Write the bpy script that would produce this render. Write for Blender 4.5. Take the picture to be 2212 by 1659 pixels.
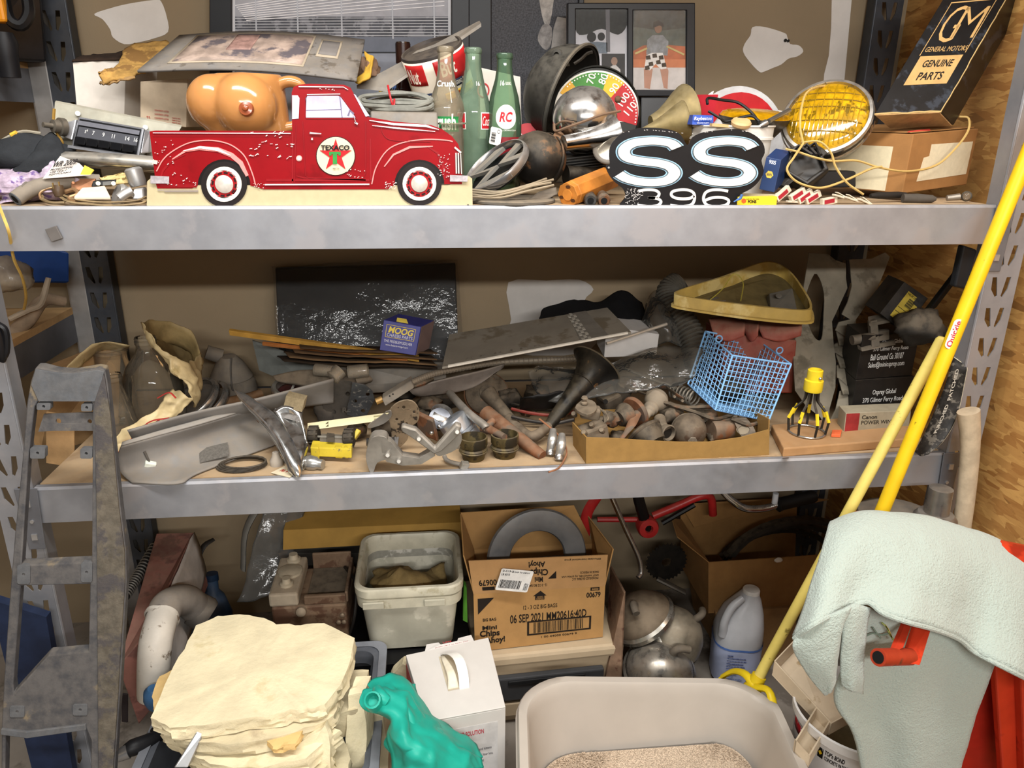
import bpy, bmesh, math, random
from mathutils import Vector as V, Matrix, noise
random.seed(7)
for _o in list(bpy.data.objects): bpy.data.objects.remove(_o)
SC=bpy.context.scene; COL=SC.collection
R=math.radians
# ------------------------------------------------------------ camera
FPX=1650.0; PIT,YAW,ROL=R(19.115),R(6.47),R(0.611)
CAM=V((0,-1.477,1.48)); ZT=1.323; ZM=0.769
_f=V((math.sin(YAW)*math.cos(PIT),math.cos(YAW)*math.cos(PIT),-math.sin(PIT)))
_r0=V((math.cos(YAW),-math.sin(YAW),0)); _u0=_r0.cross(_f)
_r=_r0*math.cos(ROL)+_u0*math.sin(ROL); _u=-_r0*math.sin(ROL)+_u0*math.cos(ROL)
cd=bpy.data.cameras.new('camera'); co=bpy.data.objects.new('camera',cd); COL.objects.link(co)
cd.sensor_width=36; cd.lens=36*FPX/2212; cd.clip_start=.02
co.matrix_world=Matrix(((_r.x,_u.x,-_f.x,CAM.x),(_r.y,_u.y,-_f.y,CAM.y),(_r.z,_u.z,-_f.z,CAM.z),(0,0,0,1)))
SC.camera=co
# ------------------------------------------------------------ world, lamps, exposure
w=bpy.data.worlds.new('world'); SC.world=w; w.use_nodes=True
w.node_tree.nodes['Background'].inputs[0].default_value=(1.0,.98,.96,1)
w.node_tree.nodes['Background'].inputs[1].default_value=.32
def arealight(name,loc,target,sx,sy,power,col=(1,.98,.95)):
    l=bpy.data.lights.new(name,'AREA'); l.shape='RECTANGLE'; l.size=sx; l.size_y=sy; l.energy=power; l.color=col
    o=bpy.data.objects.new(name,l); COL.objects.link(o); o.location=loc
    o.rotation_euler=(V(target)-V(loc)).to_track_quat('-Z','Y').to_euler(); return o
arealight('ceiling_led_strip',(.45,-3.3,2.3),(.3,0,.9),2.6,.10,92)
arealight('ceiling_led_panel',(.1,-.75,2.6),(.2,-.3,.6),2.2,.20,62)
SC.view_settings.view_transform='Standard'; SC.view_settings.look='None'
SC.view_settings.exposure=0.0; SC.view_settings.gamma=1.0; SC.view_settings.use_curve_mapping=False
# ------------------------------------------------------------ pixel to place helpers (2212x1659 frame)
def ray(x,y): return _f+_r*((x-1106)/FPX)-_u*((y-829.5)/FPX)
def P(x,y,Y): d=ray(x,y); return CAM+d*((Y-CAM.y)/d.y)
def PZ(x,y,Z): d=ray(x,y); return CAM+d*((Z-CAM.z)/d.z)
def PX(x,y,X): d=ray(x,y); return CAM+d*((X-CAM.x)/d.x)
def T(x,y,h=0): return PZ(x,y,ZT+h)
def S(x,y,h=0): return PZ(x,y,ZM+h)
def F(x,y,h=0): return PZ(x,y,h)
def cv(a,b,c): return (_r*a+_u*b-_f*c)
# ------------------------------------------------------------ materials
def lin(h):
    h=h.lstrip('#'); o=[]
    for i in (0,2,4):
        c=int(h[i:i+2],16)/255; o.append(c/12.92 if c<=.04045 else ((c+.055)/1.055)**2.4)
    return (*o,1)
_mc={}
def newmat(n):
    m=bpy.data.materials.new(n); m.use_nodes=True; nt=m.node_tree; return m,nt,nt.nodes['Principled BSDF']
def N(nt,t,**k):
    n=nt.nodes.new(t)
    for a,b in k.items():
        if a[0]=='_': n.inputs[int(a[1:])].default_value=b
        else: setattr(n,a,b)
    return n
def noise_n(nt,scale,detail=5,vec=None,rough=.6):
    n=nt.nodes.new('ShaderNodeTexNoise'); n.inputs['Scale'].default_value=scale; n.inputs['Detail'].default_value=detail; n.inputs['Roughness'].default_value=rough
    if vec is None:
        tc=nt.nodes.new('ShaderNodeTexCoord'); vec=tc.outputs['Object']
    nt.links.new(vec,n.inputs['Vector']); return n
def mixc(nt,fac,a,b):
    m=nt.nodes.new('ShaderNodeMix'); m.data_type='RGBA'
    for s,v in ((m.inputs[0],fac),(m.inputs[6],a),(m.inputs[7],b)):
        if hasattr(v,'links') or hasattr(v,'is_linked'): nt.links.new(v,s)
        else: s.default_value=v
    return m.outputs[2]
def ramp(nt,src,a,b):
    m=nt.nodes.new('ShaderNodeMapRange'); m.interpolation_type='SMOOTHSTEP'; m.inputs[1].default_value=a; m.inputs[2].default_value=b
    nt.links.new(src,m.inputs[0]); return m.outputs[0]
def mul(nt,a,b):
    m=nt.nodes.new('ShaderNodeMath'); m.operation='MULTIPLY'
    for i,v in enumerate((a,b)):
        if isinstance(v,(int,float)): m.inputs[i].default_value=v
        else: nt.links.new(v,m.inputs[i])
    return m.outputs[0]
DUST='#8f806b'
def mt(col,r=.5,m=0,d=0,v=.12,s=25,b=0,bs=120,c2=None,a2=.5,s2=18,dc=None,spec=.28):
    """colour, roughness, metal, dust lying on upward faces, colour variation, bump, second colour patches"""
    k=(col,r,m,d,v,s,b,bs,c2,a2,s2,dc,spec)
    if k in _mc: return _mc[k]
    d*=.8; M,nt,bs_=newmat('paint_'+col.strip('#')); c=lin(col)
    if max(c[:3])<.05: c=tuple(x*.5 for x in c[:3])+(1,)
    n=noise_n(nt,s)
    lo=tuple(x*(1-v) for x in c[:3])+(1,); hi=tuple(min(1,x*(1+v)) for x in c[:3])+(1,)
    out=mixc(nt,ramp(nt,n.outputs[0],.3,.7),lo,hi)
    rr=None
    if c2:
        n2=noise_n(nt,s2,6); th_=.5+(.5-a2)*.45; f2=ramp(nt,n2.outputs[0],th_-.04,th_+.04)
        out=mixc(nt,f2,out,lin(c2)); rr=f2
    fd=None
    if d:
        g=nt.nodes.new('ShaderNodeNewGeometry'); sx=nt.nodes.new('ShaderNodeSeparateXYZ'); nt.links.new(g.outputs['Normal'],sx.inputs[0])
        n3=noise_n(nt,40,4); f=ramp(nt,sx.outputs[2],-.35,.75)
        f3=ramp(nt,n3.outputs[0],.2,.62); fd=mul(nt,mul(nt,f,f3),d)
        out=mixc(nt,fd,out,lin(dc or DUST))
    nt.links.new(out,bs_.inputs['Base Color'])
    bs_.inputs['Roughness'].default_value=r; bs_.inputs['Metallic'].default_value=m; bs_.inputs['Specular IOR Level'].default_value=spec
    if fd is not None:
        mm=nt.nodes.new('ShaderNodeMapRange'); mm.inputs[3].default_value=r; mm.inputs[4].default_value=.95; nt.links.new(fd,mm.inputs[0]); nt.links.new(mm.outputs[0],bs_.inputs['Roughness'])
        if m:
            m2=nt.nodes.new('ShaderNodeMapRange'); m2.inputs[3].default_value=m; m2.inputs[4].default_value=0; nt.links.new(fd,m2.inputs[0]); nt.links.new(m2.outputs[0],bs_.inputs['Metallic'])
    if b:
        nb=noise_n(nt,bs,4); bp=nt.nodes.new('ShaderNodeBump'); bp.inputs['Strength'].default_value=b; bp.inputs['Distance'].default_value=.004
        nt.links.new(nb.outputs[0],bp.inputs['Height']); nt.links.new(bp.outputs[0],bs_.inputs['Normal'])
    _mc[k]=M; return M
def gl(col,op=.25,r=.05,d=0,ior=1.45,fog='#b9ad9a',thru=1.0):
    """thin clear glass or film: tinted see-through plus surface reflection and a little haze"""
    k=('gl',col,op,r,d,ior,fog)
    if k in _mc: return _mc[k]
    M,nt,pb=newmat('clear_'+col.strip('#')); nt.nodes.remove(pb)
    out=nt.nodes['Material Output']
    tr=N(nt,'ShaderNodeBsdfTransparent'); tr.inputs[0].default_value=lin(col)
    df=N(nt,'ShaderNodeBsdfDiffuse'); df.inputs[0].default_value=lin(fog)
    gs=N(nt,'ShaderNodeBsdfGlossy'); gs.inputs['Roughness'].default_value=r
    lw=N(nt,'ShaderNodeFresnel'); lw.inputs[0].default_value=ior
    m1=N(nt,'ShaderNodeMixShader'); n=noise_n(nt,30); 
    mr=N(nt,'ShaderNodeMapRange'); mr.inputs[3].default_value=op*.4; mr.inputs[4].default_value=min(1,op*1.6); nt.links.new(n.outputs[0],mr.inputs[0]); nt.links.new(mr.outputs[0],m1.inputs[0])
    nt.links.new(tr.outputs[0],m1.inputs[1]); nt.links.new(df.outputs[0],m1.inputs[2])
    m2=N(nt,'ShaderNodeMixShader'); nt.links.new(lw.outputs[0],m2.inputs[0]); nt.links.new(m1.outputs[0],m2.inputs[1]); nt.links.new(gs.outputs[0],m2.inputs[2])
    if d:
        bp=nt.nodes.new('ShaderNodeBump'); bp.inputs['Strength'].default_value=d; bp.inputs['Distance'].default_value=.01; nb=noise_n(nt,35,3); nt.links.new(nb.outputs[0],bp.inputs['Height'])
        nt.links.new(bp.outputs[0],gs.inputs['Normal']); nt.links.new(bp.outputs[0],lw.inputs[1])
    nt.links.new(m2.outputs[0],out.inputs[0]); _mc[k]=M; return M
# ------------------------------------------------------------ objects
ORG={}
def tag(o,label=None,cat=None,group=None,kind=None):
    if label: o['label']=label
    if cat: o['category']=cat
    if group: o['group']=group
    if kind: o['kind']=kind
    return o
def thing(name,label,cat,loc,group=None,kind=None):
    e=bpy.data.objects.new(name,None); e.empty_display_size=.03; COL.objects.link(e); e.location=V(loc); ORG[e.name]=V(loc)
    return tag(e,label,cat,group,kind)
def link(name,me,parent=None,origin=None):
    o=bpy.data.objects.new(name,me); COL.objects.link(o); c=V(origin) if origin is not None else V((0,0,0))
    ORG[o.name]=c
    if parent: o.parent=parent; o.location=c-ORG[parent.name]
    else: o.location=c
    return o
def frame(ax,up=None):
    z=V(ax).normalized(); up=V(up) if up else (V((0,0,1)) if abs(z.z)<.9 else V((0,1,0)))
    x=up.cross(z).normalized(); y=z.cross(x); return x,y,z
def cat_rom(pts,n,closed=False):
    pts=[V(p) for p in pts]; L=len(pts); out=[]
    rng=range(L) if closed else range(L-1)
    for i in rng:
        p1,p2=pts[i],pts[(i+1)%L]
        p0=pts[i-1] if (closed or i>0) else p1*2-p2
        p3=pts[(i+2)%L] if (closed or i+2<L) else p2*2-p1
        for k in range(n):
            t=k/n; out.append(.5*((2*p1)+(p2-p0)*t+(2*p0-5*p1+4*p2-p3)*t*t+(3*p1-p0-3*p2+p3)*t**3))
    if not closed: out.append(pts[-1])
    return out
def sp(pts,n=5): return [(q[0],q[1]) for q in cat_rom([V((p[0],p[1],0)) for p in pts],n,True)]
class G:
    def __init__(s): s.v=[]; s.f=[]
    def add(s,vs,fs):
        k=len(s.v); s.v+= [V(p) for p in vs]; s.f+=[tuple(i+k for i in q) for q in fs]; return s
    def hexa(s,a,b,c,d,w):
        w=V(w); q=[V(x) for x in (a,b,c,d)]; q+= [x+w for x in q]
        return s.add(q,[(0,1,2,3),(7,6,5,4),(0,4,5,1),(1,5,6,2),(2,6,7,3),(3,7,4,0)])
    def box(s,c,size,rot=None):
        c=V(c); x,y,z=[k/2 for k in size]; m=rot.to_3x3() if rot is not None else Matrix.Identity(3)
        q=[c+m@V((i*x,j*y,k*z)) for k in (-1,1) for i,j in ((-1,-1),(1,-1),(1,1),(-1,1))]
        return s.add(q,[(0,1,2,3),(7,6,5,4),(0,4,5,1),(1,5,6,2),(2,6,7,3),(3,7,4,0)])
    def obox(s,o,a,b,c):   # corner + three edge vectors
        o,a,b,c=V(o),V(a),V(b),V(c); return s.hexa(o,o+a,o+a+b,o+b,c)
    def ring(s,rings,closed=False,cap0=True,cap1=True):
        n=len(rings[0]); k=len(s.v)
        for r_ in rings: s.v+=[V(p) for p in r_]
        m=len(rings)
        for i in range(m if closed else m-1):
            for j in range(n):
                a=k+i*n+j; b=k+i*n+(j+1)%n; i2=(i+1)%m; s.f.append((a,b,k+i2*n+(j+1)%n,k+i2*n+j))
        if not closed:
            if cap0: s.f.append(tuple(k+j for j in range(n))[::-1])
            if cap1: s.f.append(tuple(k+(m-1)*n+j for j in range(n)))
        return s
    def lathe(s,c,ax,prof,n=28,caps=(True,True),up=None,sq=1.0):
        x,y,z=frame(ax,up); c=V(c); rr=[]
        for h,r_ in prof:
            r_=max(r_,1e-4); rr.append([c+z*h+(x*math.cos(2*math.pi*j/n)+y*math.sin(2*math.pi*j/n)*sq)*r_ for j in range(n)])
        return s.ring(rr,False,*caps)
    def cyl(s,a,b,r_,n=16,r2=None): a,b=V(a),V(b); return s.lathe(a,b-a,[(0,r_),((b-a).length,r2 if r2 is not None else r_)],n)
    def tube(s,path,r_,n=8,sm=0,closed=False,flat=1.0):
        pts=[V(p) for p in path]
        if sm: pts=cat_rom(pts,sm,closed)
        m=len(pts); rs=r_ if isinstance(r_,(list,tuple)) else [r_]*2
        rr=[]; up=None
        for i,p in enumerate(pts):
            a=pts[i-1] if (i>0 or closed) else p; b=pts[(i+1)%m] if (i<m-1 or closed) else p
            t=(b-a).normalized()
            if up is None: x,y,z=frame(t)
            else:
                x=(up-t*up.dot(t)); x=x.normalized() if x.length>1e-6 else frame(t)[0]; y=t.cross(x)
            up=x; u_=i/max(1,m-1)*(len(rs)-1); k=min(int(u_),len(rs)-2); rad=rs[k]+(rs[k+1]-rs[k])*(u_-k)
            rr.append([p+(x*math.cos(2*math.pi*j/n)+y*math.sin(2*math.pi*j/n)*flat)*rad for j in range(n)])
        return s.ring(rr,closed)
    def sph(s,c,r_,sc=(1,1,1),n=20,ax=(0,0,1)):
        x,y,z=frame(ax); c=V(c); m=n//2; rr=[]
        for i in range(m+1):
            t=math.pi*i/m; st=max(math.sin(t),.002)
            rr.append([c+(x*(math.cos(2*math.pi*j/n)*sc[0])+y*(math.sin(2*math.pi*j/n)*sc[1]))*(r_*st)-z*(math.cos(t)*r_*sc[2]) for j in range(n)])
        return s.ring(rr)
    def grid(s,fn,nu,nv):
        k=len(s.v); s.v+=[V(fn(i/nu,j/nv)) for j in range(nv+1) for i in range(nu+1)]
        for j in range(nv):
            for i in range(nu):
                a=k+j*(nu+1)+i; s.f.append((a,a+1,a+nu+2,a+nu+1))
        return s
    def prism(s,pts,w):
        w=V(w); n=len(pts); a=[V(p) for p in pts]; k=len(s.v); s.v+=a+[p+w for p in a]
        s.f.append(tuple(range(k,k+n))); s.f.append(tuple(range(k+2*n-1,k+n-1,-1)))
        for i in range(n): s.f.append((k+i,k+(i+1)%n,k+n+(i+1)%n,k+n+i))
        return s
    def o(s,name,mat,parent=None,sm=40,bev=0,thick=0,sub=0,origin=None):
        me=bpy.data.meshes.new(name)
        c=V(origin) if origin is not None else (sum(s.v,V())/len(s.v))
        me.from_pydata([p-c for p in s.v],[],s.f)
        bm=bmesh.new(); bm.from_mesh(me); bmesh.ops.recalc_face_normals(bm,faces=bm.faces); bm.to_mesh(me); bm.free()
        me.materials.append(mat)
        if sm: me.polygons.foreach_set('use_smooth',[True]*len(me.polygons)); me.set_sharp_from_angle(angle=R(sm))
        ob=link(name,me,parent,c)
        if thick: md=ob.modifiers.new('t','SOLIDIFY'); md.thickness=thick; md.offset=0
        if bev: md=ob.modifiers.new('b','BEVEL'); md.width=bev; md.segments=2; md.limit_method='ANGLE'
        if sub: md=ob.modifiers.new('s','SUBSURF'); md.levels=sub; md.render_levels=sub
        return ob
def fill2d(outer,holes=()):
    cu=bpy.data.curves.new('c','CURVE'); cu.dimensions='2D'; cu.fill_mode='FRONT'
    for lp in [outer]+list(holes):
        spl=cu.splines.new('POLY'); spl.points.add(len(lp)-1)
        for p,q in zip(spl.points,lp): p.co=(q[0],q[1],0,1)
        spl.use_cyclic_u=True
    ob=bpy.data.objects.new('c',cu); me=bpy.data.meshes.new_from_object(ob)
    vs=[(v.co.x,v.co.y) for v in me.vertices]; fs=[tuple(p.vertices) for p in me.polygons]
    bpy.data.objects.remove(ob); bpy.data.curves.remove(cu); bpy.data.meshes.remove(me)
    return vs,fs
def platemesh(fn,vs,fs,w):
    """fn maps 2-D to 3-D front; w thickness vector (or function)"""
    g=G(); a=[V(fn(q)) for q in vs]; w=V(w); n=len(a); g.v=a+[p+w for p in a]
    g.f=[f for f in fs]+[tuple(i+n for i in f[::-1]) for f in fs]
    cnt={}
    for f in fs:
        for i in range(len(f)):
            e=(f[i],f[(i+1)%len(f)]); k=tuple(sorted(e)); cnt.setdefault(k,[]).append(e)
    for k,e in cnt.items():
        if len(e)==1: i,j=e[0]; g.f.append((j,i,i+n,j+n))
    return g
def plate(name,fn,outer,holes,w,mat,parent=None,bev=0,sm=30):
    vs,fs=fill2d(outer,holes); g=platemesh(fn,vs,fs,w); return g.o(name,mat,parent,sm,bev)
def ribbon2(pts,wd,closed=False):
    """outline of a 2-D stroke"""
    n=len(pts); L=[];Rr=[]
    for i,p in enumerate(pts):
        a=pts[i-1] if i or closed else p; b=pts[(i+1)%n] if i<n-1 or closed else p
        t=V((b[0]-a[0],b[1]-a[1])); t.normalize(); k=wd[i] if isinstance(wd,list) else wd
        L.append((p[0]-t.y*k/2,p[1]+t.x*k/2)); Rr.append((p[0]+t.y*k/2,p[1]-t.x*k/2))
    return L+Rr[::-1]
def stroke(g,fn,pts,wd,w,smooth=0,closed=False):
    if smooth: pts=[(q[0],q[1]) for q in cat_rom([V((p[0],p[1],0)) for p in pts],smooth,closed)]
    n=len(pts); A=[];B=[]
    for i,p in enumerate(pts):
        a=pts[i-1] if i or closed else p; b=pts[(i+1)%n] if i<n-1 or closed else p
        t=V((b[0]-a[0],b[1]-a[1])); t.normalize(); k=wd[i] if isinstance(wd,list) else wd
        A.append((p[0]-t.y*k/2,p[1]+t.x*k/2)); B.append((p[0]+t.y*k/2,p[1]-t.x*k/2))
    w=V(w); rings=[]
    for a,b in zip(A,B): a3,b3=V(fn(a)),V(fn(b)); rings.append([a3,b3,b3+w,a3+w])
    return g.ring(rings,closed)
_tc={}
def txtmesh(s,bold=0,shear=0):
    k=(s,bold,shear)
    if k not in _tc:
        cu=bpy.data.curves.new('t','FONT'); cu.body=s; cu.fill_mode='FRONT'; cu.dimensions='2D'; cu.offset=bold; cu.shear=shear; cu.resolution_u=3
        ob=bpy.data.objects.new('t',cu); me=bpy.data.meshes.new_from_object(ob)
        vs=[(v.co.x,v.co.y) for v in me.vertices]; fs=[tuple(p.vertices) for p in me.polygons]
        bpy.data.objects.remove(ob); bpy.data.curves.remove(cu); bpy.data.meshes.remove(me)
        x0=min(v[0] for v in vs);x1=max(v[0] for v in vs);y0=min(v[1] for v in vs);y1=max(v[1] for v in vs)
        _tc[k]=([((v[0]-x0)/(x1-x0),(v[1]-y0)/max(1e-6,y1-y0)) for v in vs],fs)
    return _tc[k]
def text(items,fn,w,mat,parent,name='lettering'):
    """items: (string,u0,v0,u1,v1[,bold,shear]) in the 2-D space of fn; each line of writing is its own part"""
    for it in items:
        s,u0,v0,u1,v1=it[:5]; vs,fs=txtmesh(s,*(it[5:])); ob=platemesh(lambda p:fn((u0+(u1-u0)*p[0],v0+(v1-v0)*p[1])),vs,fs,w).o(name,mat,parent,0)
    return ob
def pl(Y): return lambda q:P(q[0],q[1],Y)          # facing plane at depth Y, 2-D in frame pixels
def face(a,b,c,lift=.0006):
    """bottom-left, bottom-right, top-left corner -> (map, outward lift vector)"""
    a,b,c=V(a),V(b),V(c); n=(b-a).cross(c-a).normalized()
    if n.dot(CAM-a)<0: n=-n
    return (lambda q:a+(b-a)*q[0]+(c-a)*q[1]+n*lift), n
def rect(u0,v0,u1,v1): return [(u0,v0),(u1,v0),(u1,v1),(u0,v1)]
def circ(cx,cy,rx,ry=None,n=28,a0=0): ry=rx if ry is None else ry; return [(cx+rx*math.cos(a0+2*math.pi*i/n),cy+ry*math.sin(a0+2*math.pi*i/n)) for i in range(n)]
def rrect(u0,v0,u1,v1,r_,n=5):
    o=[]
    for cx,cy,a in ((u1-r_,v1-r_,0),(u0+r_,v1-r_,90),(u0+r_,v0+r_,180),(u1-r_,v0+r_,270)):
        o+=[(cx+r_*math.cos(R(a+90*i/n)),cy+r_*math.sin(R(a+90*i/n))) for i in range(n+1)]
    return o
def rotm(x=0,y=0,z=0): return Matrix.Rotation(R(z),3,'Z')@Matrix.Rotation(R(y),3,'Y')@Matrix.Rotation(R(x),3,'X')
def sheet(name,rows,mat,parent=None,nu=6,nv=6,wr=0,ws=12,thick=.001,sd=0):
    """cloth or film through a grid of control points"""
    A=[cat_rom(r_,nu) for r_ in rows]; Bc=[cat_rom([A[j][i] for j in range(len(A))],nv) for i in range(len(A[0]))]
    U=len(Bc); W=len(Bc[0]); g=G()
    def fn(u,v):
        p=Bc[min(U-1,round(u*(U-1)))][min(W-1,round(v*(W-1)))].copy()
        if wr: p+=noise.noise_vector(p*ws+V((sd,sd*2,0)))*wr+noise.noise_vector(p*ws*2.7+V((0,sd,5)))*wr*.4
        return p
    g.grid(fn,U-1,W-1); return g.o(name,mat,parent,70,thick=thick)
def lump(name,c,size,mat,parent=None,amp=.25,fs=2.2,sd=0,n=24,rot=None):
    g=G(); g.sph((0,0,0),1,n=n); m=rot or Matrix.Identity(3)
    for i,p in enumerate(g.v):
        q=p*(1+amp*noise.noise(p*fs+V((sd*3.1,sd,0)))+amp*.35*noise.noise(p*fs*2.7+V((sd,0,sd)))); g.v[i]=V(c)+m@V((q.x*size[0],q.y*size[1],q.z*size[2]))
    return g.o(name,mat,parent,60)
def cpy(root,off,label=None,rot=None):
    def rec(o,par):
        c=o.copy(); COL.objects.link(c); c.parent=par; ORG[c.name]=ORG[o.name]+V(off)
        for ch in list(o.children): rec(ch,c)
        return c
    r_=rec(root,None); r_.location=root.location+V(off)
    if rot is not None: r_.rotation_euler=rot
    if label: r_['label']=label
    return r_
# ============================================================ the room
def osb_mat():
    M,nt,b=newmat('strand_board'); tc=N(nt,'ShaderNodeTexCoord'); vec=tc.outputs['Object']; out=None; hts=None
    wob=noise_n(nt,9,2,vec); 
    for i,(ang,sx,sy) in enumerate(((20,14,62),(75,15,70),(130,13,58),(165,16,66),(50,17,75))):
        mp=N(nt,'ShaderNodeMapping'); mp.inputs['Rotation'].default_value=(R(ang),0,0); mp.inputs['Scale'].default_value=(1,sx,sy); mp.inputs['Location'].default_value=(i*3.3,i*1.7,i)
        nt.links.new(vec,mp.inputs[0]); vo=N(nt,'ShaderNodeTexVoronoi'); vo.inputs['Scale'].default_value=1.0; vo.inputs['Randomness'].default_value=1; nt.links.new(mp.outputs[0],vo.inputs['Vector'])
        sp_=N(nt,'ShaderNodeSeparateColor'); nt.links.new(vo.outputs['Color'],sp_.inputs[0])
        gr=noise_n(nt,2.2,4,mp.outputs[0]); c=mixc(nt,sp_.outputs[0],lin('#a8733a'),lin('#d6a560')); c=mixc(nt,mul(nt,ramp(nt,gr.outputs[0],.5,.75),.35),c,lin('#8a5a28'))
        dk=mul(nt,ramp(nt,sp_.outputs[2],.93,.99),.6); c=mixc(nt,dk,c,lin('#6f4620'))
        if out is None: out=c; hts=sp_.outputs[0]
        else:
            gt=N(nt,'ShaderNodeMath',operation='GREATER_THAN'); gt.inputs[1].default_value=.66; nt.links.new(sp_.outputs[1],gt.inputs[0]); out=mixc(nt,gt.outputs[0],out,c)
    nt.links.new(out,b.inputs['Base Color']); b.inputs['Roughness'].default_value=.6
    bp=N(nt,'ShaderNodeBump'); bp.inputs['Strength'].default_value=.25; bp.inputs['Distance'].default_value=.002; nt.links.new(hts,bp.inputs['Height']); nt.links.new(bp.outputs[0],b.inputs['Normal']); return M
g=G().box((0,-1.2,-.02),(5,5,.04)); tag(g.o('floor',mt('#8d857b',.75,v=.18,s=4,b=.15,bs=60,c2='#6f675e',a2=.35,s2=7),None,0),kind='structure')
wb=G().box((-.2,.69,1.25),(3.1,.1,2.5)).o('wall_back',mt('#8b7b63',.85,v=.05,s=3,b=.08,bs=300),None,0); tag(wb,kind='structure')
wr=G().box((1.335,-.9,1.25),(.1,3.2,2.5)).o('wall_right',osb_mat(),None,0); tag(wr,kind='structure')
wl=G().box((-1.8,-.9,1.25),(.1,3.2,2.5)).o('wall_left',mt('#b7a78c',.85,v=.05,s=3),None,0); tag(wl,kind='structure')
white=mt('#d6d2cd',.8,v=.05,s=12)
k=3.607
plate('plaster_patch',pl(.64),sp([(x/k,y/k) for x,y in [(735,110),(860,65),(1000,30),(1200,0),(1255,10),(1300,130),(1310,250),(1200,300),(1080,330),(970,345),(880,290),(860,230),(800,150)]],3),[],(0,-.0012,0),white,wb)
k=3.16
plate('plaster_patch',pl(.64),sp([(1200+x/k,y/k) for x,y in [(1345,185),(1430,185),(1560,225),(1580,250),(1600,300),(1660,310),(1690,350),(1650,385),(1590,400),(1540,440),(1480,465),(1420,490),(1390,490),(1330,430),(1280,355),(1290,300),(1330,240)]],3),[],(0,-.0012,0),white,wb)
plate('plaster_patch',pl(.64),[(1797,-30),(1795,60),(1790,120),(1780,160),(1774,240),(1770,420),(1810,420),(1822,190),(1842,-30)],[],(0,-.0012,0),white,wb)
plate('plaster_patch',pl(.64),sp([(1098,610),(1180,606),(1250,604),(1282,625),(1262,650),(1286,690),(1270,760),(1100,760),(1104,690)],3),[],(0,-.0012,0),mt('#b9b5b0',.8,v=.06,s=12),wb)
G().cyl(P(1697,87,.639),P(1697,87,.634),.004,10).cyl(P(1703,88,.639),P(1703,88,.634),.0035,10).o('screw_hole',mt('#2b2724',.8),wb)
# ------------------------------------------------------------ steel rack
steel=mt('#989aa0',.42,.55,v=.12,s=9,c2='#a09fa3',a2=.35,s2=6,d=.25,dc='#b0a79a')
steel2=mt('#75777d',.45,.55,v=.15,s=9)
dark=mt('#3f444c',.45,.5,v=.15,s=12,d=.3)
wood=mt('#a98e6c',.85,v=.12,s=14,c2='#94795a',a2=.3,s2=9,d=.5,dc='#a5937a')
rack=thing('steel_rack','grey steel boltless storage rack with cluttered wooden shelves','rack',(.18,.3,0))
def post(xa,xb,y,inner,mat,zs=2.14,parent=rack):
    xc=(xa+xb)/2; holes=[]; z=.09
    while z<zs-.05:
        holes.append([(xc-.021,z+.02),(xc-.019,z-.006),(xc-.006,z-.024),(xc-.002,z-.02),(xc-.011,z+.02)])
        holes.append([(xc+.021,z+.02),(xc+.011,z+.02),(xc+.002+.004,z-.02),(xc+.010,z-.024),(xc+.019,z-.006)])
        z+=.0666
    vs,fs=fill2d(rect(xa,0,xb,zs),holes); g=platemesh(lambda q:V((q[0],y,q[1])),vs,fs,(0,.0025,0))
    g.box((inner,y+.021,zs/2),(.0025,.042,zs)); s_=1 if inner>xc else -1
    g.tube([V((inner-s_*.001,y+.003,0)),V((inner-s_*.001,y+.003,zs))],.0035,8)
    return g.o('post',mat,parent,30)
XL0,XL1,XR0,XR1=-.872,-.800,1.168,1.243
post(XL0,XL1,-.003,XL1,steel); post(XR0,XR1,-.003,XR0,steel)
post(XL0-.018,XL1-.018,.588,XL1-.018,dark); post(XR0,XR1,.588,XR0,dark)
BH=.078
def beam(z,y,s_,mat=steel):
    g=G(); prof=[(y,z-BH),(y,z-.004),(y+.004*s_,z+.001),(y+.016*s_,z+.001),(y+.016*s_,z-.002),(y+.005*s_,z-.003),(y+.003*s_,z-.007),(y+.003*s_,z-BH+.003),(y+.022*s_,z-BH+.003),(y+.022*s_,z-BH)]
    g.ring([[V((x,a,b)) for a,b in prof] for x in (XL1+.002,XR0-.002)])
    return g.o('beam',mat,rack,25)
ZU=2.08  # unseen top shelf added on the tall posts, height set to shade back wall
for z in (ZT,ZM,ZU): beam(z,0,1); beam(z,.6,-1,dark)
for z in (ZT,ZM,ZU):
    G().box(((XL1+XR0)/2,.302,z-.008),(XR0-XL1-.01,.56,.016)).o('shelf_board',wood,rack,0)
    for x in (XL1+.02,XR0-.02): G().box((x,.3,z-.045),(.003,.56,.05)).o('side_rail',steel2,rack,0)
for z in (ZT,ZM):
    for x,s_ in ((XL1,1),(XR0,-1)):
        b=G().hexa((x-s_*.032,-.0065,z+.004),(x+s_*.012,-.0065,z+.004),(x+s_*.004,-.0065,z-.135),(x-s_*.028,-.0065,z-.135),(0,.003,0)).o('end_bracket',steel2,rack,0,.002)
        for dz in (.03,.105): G().box((x-s_*.011,-.008,z-dz),(.011,.004,.013)).o('rivet',mt('#b5b5b5',.35,.7),b,0)
        G().cyl((x-s_*.01,-.005,z-.07),(x-s_*.01,-.009,z-.07),.004,8).o('rivet',mt('#b5b5b5',.35,.7),b,0)
o=G().box(P(117,505,-.004),(.021,.005,.024),rotm(0,-18,0)).o('magnet',mt('#6a6663',.6,.3),None,0,.001); tag(o,'small square grey magnet stuck on the upper beam','magnet')
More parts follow.
